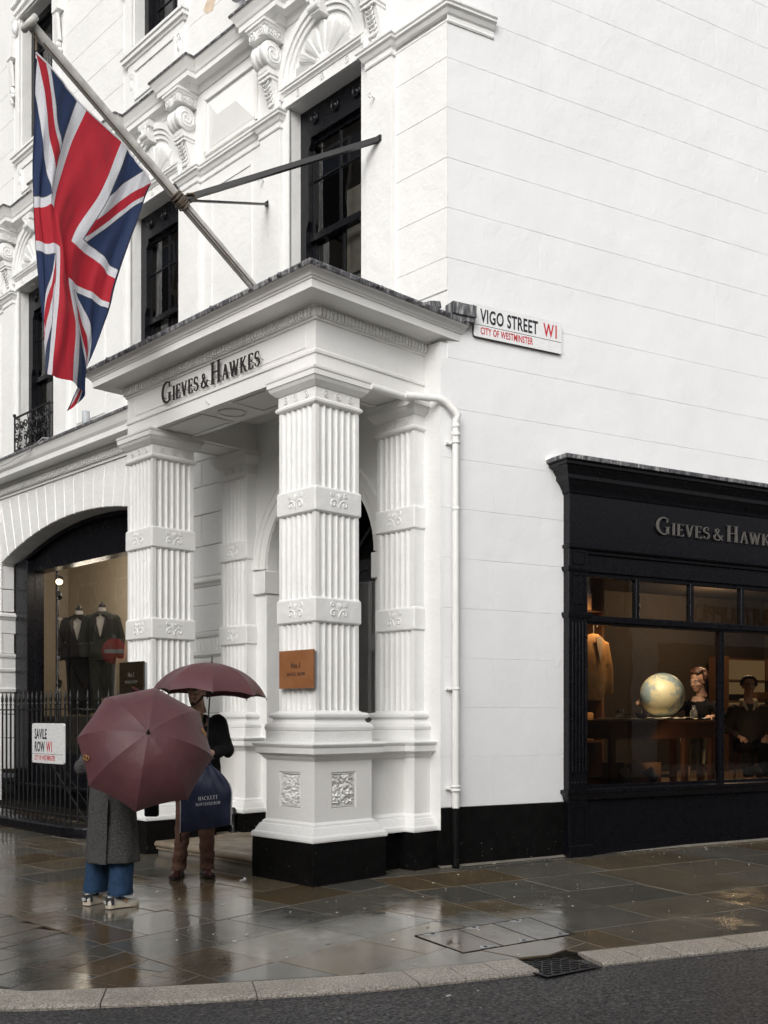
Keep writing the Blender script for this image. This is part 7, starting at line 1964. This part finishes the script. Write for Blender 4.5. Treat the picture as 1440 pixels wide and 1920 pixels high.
# --- the woman behind the globe
sp_ = thing('person', tuple(vg(4.22, -1.0, ZF)), 'woman with pinned up auburn hair and black top seated behind the globe', 'person')
fS = (VD * -.93 + VN * .22 - UP * .26).normalized(); fS0 = (VD * -.75 + VN * .55).normalized(); lS = UP.cross(fS0); sc0 = vg(4.26, -1.0, 0); Q = lambda a, b2, z_: sc0 + fS0 * a + lS * b2 + UP * z_
body = MB(); hS = Q(.04, 0, 1.965); PS_ = head_mesh(body, hS, fS, 1.13, .95)
skin_loft(body, [(Q(-.05, 0, 1.12), lS * .17, fS0 * .12), (Q(-.04, 0, 1.3), lS * .13, fS0 * .10), (Q(-.01, 0, 1.55), lS * .145, fS0 * .10), (Q(0, 0, 1.68), lS * .15, fS0 * .07), (Q(.01, 0, 1.77), lS * .055, fS0 * .05)], 16)
arms = [(Q(0, -.17, 1.66), vg(3.78, -1.02, 1.58), vg(3.36, -1.02, 1.68)), (Q(.0, .17, 1.66), vg(4.36, -.68, 1.52), vg(4.08, -.62, 1.50))]
for (s_, e_, h_), sg_ in zip(arms, (-1, 1)): body.tube([s_, e_, h_], [.046, .04, .027], 10); hand_mesh(body, h_, h_ - e_, -UP + VN * .2, sg_, 1.0, .95)
for b2 in (-.09, .09): body.tube([Q(-.02, b2, 1.12), Q(.36, b2, 1.10), Q(.36, b2, .68)], [.085, .065, .045], 10); body.tube([Q(.34, b2, .66), Q(.50, b2, .645)], [.04, .03], 8)
fuse(body, .009, 5).build('body', 'skin', sp_)
eyes(PS_, sp_, fS)
lp_ = MB(); lp_.tube([PS_(.088, .020, -.062), PS_(.098, 0, -.063), PS_(.088, -.020, -.062)], [.002, .006, .002], 6); lp_.build('lips', 'skin_lip', sp_)
hr = MB(); lh = UP.cross(fS).normalized()
for k in range(150):
    a, b2 = rng.uniform(-1.75, 1.75), rng.uniform(-.45, 1.4)
    if k % 3 == 0: a, b2 = rng.uniform(-3.14, 3.14), rng.uniform(.62, 1.5)
    dv = (-fS * math.cos(a) * math.cos(b2) + lh * math.sin(a) * math.cos(b2) + UP * math.sin(b2)); hr.ball(hS + UP * .038 - fS * .006 + dv * .108, .029, 7, 5)
for k in range(16): hr.ball(hS - fS * (.09 + rng.uniform(-.02, .035)) + UP * (.075 + rng.uniform(-.035, .04)) + lh * rng.uniform(-.045, .045), .030, 7, 5)
hr.tube([hS - fS * .10, hS - fS * .12 - UP * .10, hS - fS * .09 - UP * .2 + lh * .02], [.04, .035, .02], 8)
fuse(hr, .009, 2).build('hair', 'auburn', sp_)
tp_ = MB(); skin_loft(tp_, [(Q(-.05, 0, 1.14), lS * .185, fS0 * .14), (Q(-.04, 0, 1.32), lS * .15, fS0 * .12), (Q(-.01, 0, 1.55), lS * .165, fS0 * .125), (Q(0, 0, 1.665), lS * .165, fS0 * .095), (Q(-.01, 0, 1.72), lS * .13, fS0 * .07), (Q(-.02, 0, 1.765), lS * .08, fS0 * .055)], 20, .04, 2)
for s_, e_, h_ in arms: tp_.tube([s_, e_, e_.lerp(h_, .8)], [.064, .055, .042], 12)
fuse(tp_, .012, 4, (.012, 12, 8)).build('black_top', 'coat_black', sp_)
M['apron'] = simple('draped_apron_cloth', (.26, .235, .17), .9, var=.2, bmp=.3, bscale=12)
ap = MB(); v = []; NN = 40
for j in range(12):
    for i in range(NN + 1):
        a, t = i / NN, j / 11; fold = .05 * math.sin(a * 26 + t * 2) * t + .03 * noise.noise((a * 5, t * 3, 4))
        v.append(vg(3.58 + .52 * a + .03 * math.sin(t * 3), -.62 + fold * .8 - .06 * (1 - t), 1.42 - .58 * t * (1 - .18 * abs(math.sin(a * 3.1)))))
ap.add(v, [(j * (NN + 1) + i, j * (NN + 1) + i + 1, (j + 1) * (NN + 1) + i + 1, (j + 1) * (NN + 1) + i) for j in range(11) for i in range(NN)], True); ap.build('apron', 'apron', sp_)
tag(MB().tube([vg(3.33, -1.0, 1.66), vg(3.24, -.93, 1.55), vg(3.18, -.88, 1.50)], [.004, .004, .006], 6).build('paint_brush', 'sneaker_sole'), 'thin paint brush held in the hand left of the globe', 'brush')
t = thing('stool', tuple(vg(4.30, -1.04, ZF)), 'plain stool under the seated woman behind the desk', 'stool')
MB().lathe([(0, 0), (.17, 0), (.18, .02), (.17, .04), (0, .04)], vg(4.30, -1.04, 1.03), 20).build('seat', 'shelf_wood', t)
for k in range(4): a = math.pi / 4 + k * math.pi / 2; MB().tube([vg(4.30 + .12 * math.cos(a), -1.04 + .12 * math.sin(a), 1.03), vg(4.30 + .17 * math.cos(a), -1.04 + .17 * math.sin(a), ZF)], .016, 7).build('leg', 'shelf_wood', t)

# --- seated man added behind the right-hand pane, standing in for a reflection
gp = thing('person', tuple(vg(5.75, -1.5, ZF)), 'dark haired man in brown jacket with pale collar, added in place of a reflection', 'person')
fG = (VD * -.55 + VN * .8).normalized(); lG = UP.cross(fG); gc = vg(5.72, -1.5, 0); Gq = lambda a, b2, z_: gc + fG * a + lG * b2 + UP * z_
body = MB(); hG = Gq(.04, 0, 1.93); PG = head_mesh(body, hG, fG, 1.08)
skin_loft(body, [(Gq(-.02, 0, 1.08), lG * .17, fG * .12), (Gq(-.02, 0, 1.4), lG * .17, fG * .12), (Gq(0, 0, 1.65), lG * .17, fG * .09), (Gq(.01, 0, 1.74), lG * .06, fG * .055)], 16)
garm = [(Gq(0, sd * .20, 1.60), Gq(.05, sd * .30, 1.32), Gq(.28, sd * .16, 1.22)) for sd in (-1, 1)]
for (s_, e_, h_), sg_ in zip(garm, (-1, 1)): body.tube([s_, e_, h_], [.05, .042, .028], 10); hand_mesh(body, h_, h_ - e_, -UP, sg_, 1.0)
for b2 in (-.1, .1): body.tube([Gq(0, b2, 1.10), Gq(.42, b2, 1.08), Gq(.42, b2, .68)], [.09, .065, .045], 10); body.tube([Gq(.38, b2, .66), Gq(.58, b2, .645)], [.045, .03], 8)
fuse(body, .010, 5).build('body', 'skin', gp); eyes(PG, gp, fG)
hr = MB(); lh = lG
for k in range(110):
    a, b2 = rng.uniform(-1.8, 1.8), rng.uniform(-.2, 1.4)
    if k % 3 == 0: a, b2 = rng.uniform(-3.14, 3.14), rng.uniform(.9, 1.5)
    dv = (-fG * math.cos(a) * math.cos(b2) + lh * math.sin(a) * math.cos(b2) + UP * math.sin(b2)); hr.ball(hG + UP * .034 - fG * .012 + dv * .098, .026, 7, 5)
fuse(hr, .010, 3).build('hair', 'hair', gp)
M['brown_jacket'] = simple('brown_jacket_cloth', (.055, .038, .024), .85, bmp=.3, bscale=20)
jk = MB(); skin_loft(jk, [(Gq(-.02, 0, 1.06), lG * .22, fG * .16), (Gq(-.02, 0, 1.35), lG * .215, fG * .15), (Gq(-.01, 0, 1.56), lG * .215, fG * .125), (Gq(0, 0, 1.66), lG * .15, fG * .09), (Gq(0, 0, 1.70), lG * .09, fG * .075)], 20, .05, 4)
for s_, e_, h_ in garm: jk.ball(s_, .088, 12, 8); jk.tube([s_, e_, e_.lerp(h_, .85)], [.085, .072, .052], 12)
fuse(jk, .013, 4, (.014, 10, 7)).build('jacket', 'brown_jacket', gp)
tg = MB()
for b2 in (-.1, .1): tg.ball(Gq(.42, b2, 1.08), .082, 12, 8); tg.tube([Gq(-.02, b2, 1.11), Gq(.42, b2, 1.08), Gq(.43, b2, .70)], [.115, .085, .070], 14)
fuse(tg, .014, 3).build('trousers', 'coat_black', gp)
cl_ = MB()
for s_ in (-1, 1): cl_.tube([Gq(-.06, s_ * .05, 1.74), Gq(.0, s_ * .095, 1.735), Gq(.075, s_ * .085, 1.69), Gq(.125, s_ * .04, 1.60)], [.022, .028, .030, .016], 9)
cl_.build('collar', 'cream', gp)
t = thing('stool', tuple(vg(5.72, -1.52, ZF)), 'added plain stool under the added man in brown jacket', 'stool')
MB().lathe([(0, 0), (.18, 0), (.19, .02), (.18, .04), (0, .04)], vg(5.72, -1.52, .99), 20).build('seat', 'shelf_wood', t)
for k in range(4): a = math.pi / 4 + k * math.pi / 2; MB().tube([vg(5.72 + .12 * math.cos(a), -1.52 + .12 * math.sin(a), .99), vg(5.72 + .17 * math.cos(a), -1.52 + .17 * math.sin(a), ZF)], .016, 7).build('leg', 'shelf_wood', t)
# ------------------------------------------------------------------ the far sides of both streets (seen in the glass and the wet stone)
def facade_building(name, label, org, xd, nd, width, depth, height, mat, ncol, floors, wx, wz, base_h, base_mat):
    t = thing(name, tuple(org), label, 'building'); org, xd, nd = Vector(org), Vector(xd), Vector(nd)
    mb = MB(); mb.obox(org + xd * (width / 2) - nd * (depth / 2) + UP * (height / 2 - .5), xd, nd, UP, width / 2, depth / 2, height / 2 + .5); mb.build('wall', mat, t)
    mb = MB(); mb.obox(org + xd * (width / 2) + nd * .04 + UP * (base_h / 2), xd, nd, UP, width / 2, .05, base_h / 2); mb.build('ground_floor', base_mat, t)
    fr = MB(); fr.obox(Vector((0, 0, wz / 2)), xd, nd, UP, wx / 2 + .1, .06, wz / 2 + .1); fm = fr.mesh('window')
    gl = MB(); gl.obox(Vector((0, 0, wz / 2)) + nd * .05, xd, nd, UP, wx / 2, .02, wz / 2); gm = gl.mesh('pane')
    for fl in range(floors):
        for c in range(ncol):
            p = org + xd * ((c + .5) * width / ncol) + UP * (base_h + .8 + fl * (height - base_h) / floors)
            o = piece('window', fm, 'beige_render', t, p); piece('pane', gm, 'black', o, p)
    mb = MB(); mb.obox(org + xd * (width / 2) + nd * .15 + UP * (height + .15), xd, nd, UP, width / 2 + .1, .35, .2); mb.build('cornice', 'beige_render', t)
    return t
# across Vigo Street: dark brick, then a grey rendered shop with black letters
o1 = vg(-22, 11.2, 0)
facade_building('brick_building', 'dark brick building across the side street, facing the white flank', o1, VD, -VN, 34.2, 6, 5.6, 'brick', 9, 1, 1.2, 1.3, 3.4, 'brick')
o2 = vg(12.3, 11.2, 0)
sh2 = facade_building('rendered_building', 'grey rendered shop building across the side street with large black letters', o2, VD, -VN, 12, 6, 5.8, 'grey_render', 4, 1, 1.3, .6, 4.6, 'grey_render')
mb = MB(); F6 = frame(tuple(vg(17.4, 11.2 - .10, 4.0)), -VD); mb.text('SUITSUPPLY', .62, F6, .04, .008, .92, 1.05); mb.build('lettering', 'letter_black', sh2)
mb = MB(); vbox(mb, 13.2, 17.8, 11.05, 11.2, .3, 3.4); mb.build('shop_glazing', 'black', sh2)
# across Savile Row
facade_building('stone_building', 'beige stone building across the street, facing the porch', (-13.5, -2, -.2), (0, 1, 0), (1, 0, 0), 16, 6, 8.5, 'beige_render', 5, 2, 1.3, 2.2, 4.0, 'beige_render')
M['brown_stone'] = simple('brown_stone', (0.24, 0.20, 0.165), .7)
facade_building('tall_stone_building', 'tall brown stone building further up the opposite side of the street', (-13.5, 14.2, -.2), (0, 1, 0), (1, 0, 0), 50, 6, 22, 'brown_stone', 14, 4, 1.5, 2.6, 4.4, 'brown_stone')
# scaffold against it
SY = 24
t = thing('scaffold', (-12.6, SY + 8, 0), 'dark tube scaffold standing against the tall brown stone building', 'scaffold')
for k in range(9):
    for x in (-12.2, -13.1): MB().tube([(x, SY + 1.8 * k, -.2), (x, SY + 1.8 * k, 13)], .045, 6).build('standard', 'black_metal', t)
for z in (2.2, 4.2, 6.2, 8.2, 10.2):
    for x in (-12.2, -13.1): MB().tube([(x, SY - .4, z), (x, SY + 14.8, z)], .04, 6).build('ledger', 'black_metal', t)
    MB().box(-13.1, -12.2, SY - .4, SY + 14.8, z + .04, z + .08).build('deck', 'shelf_wood', t)
for k in range(8):
    for z in (2.2, 4.2, 6.2, 8.2): MB().tube([(-12.2, SY + 1.8 * k, z), (-12.2, SY + 1.8 + 1.8 * k, z + 2)], .035, 5).build('brace', 'black_metal', t)
# no entry sign further up the pavement
t = thing('no_entry_sign', (-2.4, 15.2, 0), 'round red no entry sign with white bar on a grey post up the street', 'road sign')
MB().tube([(-2.4, 15.2, -.05), (-2.4, 15.2, 3.45)], .04, 8).build('post', 'lampgrey', t)
nd = Vector((.62, -.78, 0)); c = Vector((-2.4, 15.2, 3.06)) + nd * .05; xd = nd.cross(UP)
MB().lathe([(0, 0), (.30, 0), (.305, .008), (.30, .016), (0, .016)], c, 28, nd).build('disc', simple('reflective_red', (.75, .03, .045), .4), t)
MB().obox(c + nd * .018, xd, nd, UP, .23, .004, .045).build('bar', 'sign_white', t)
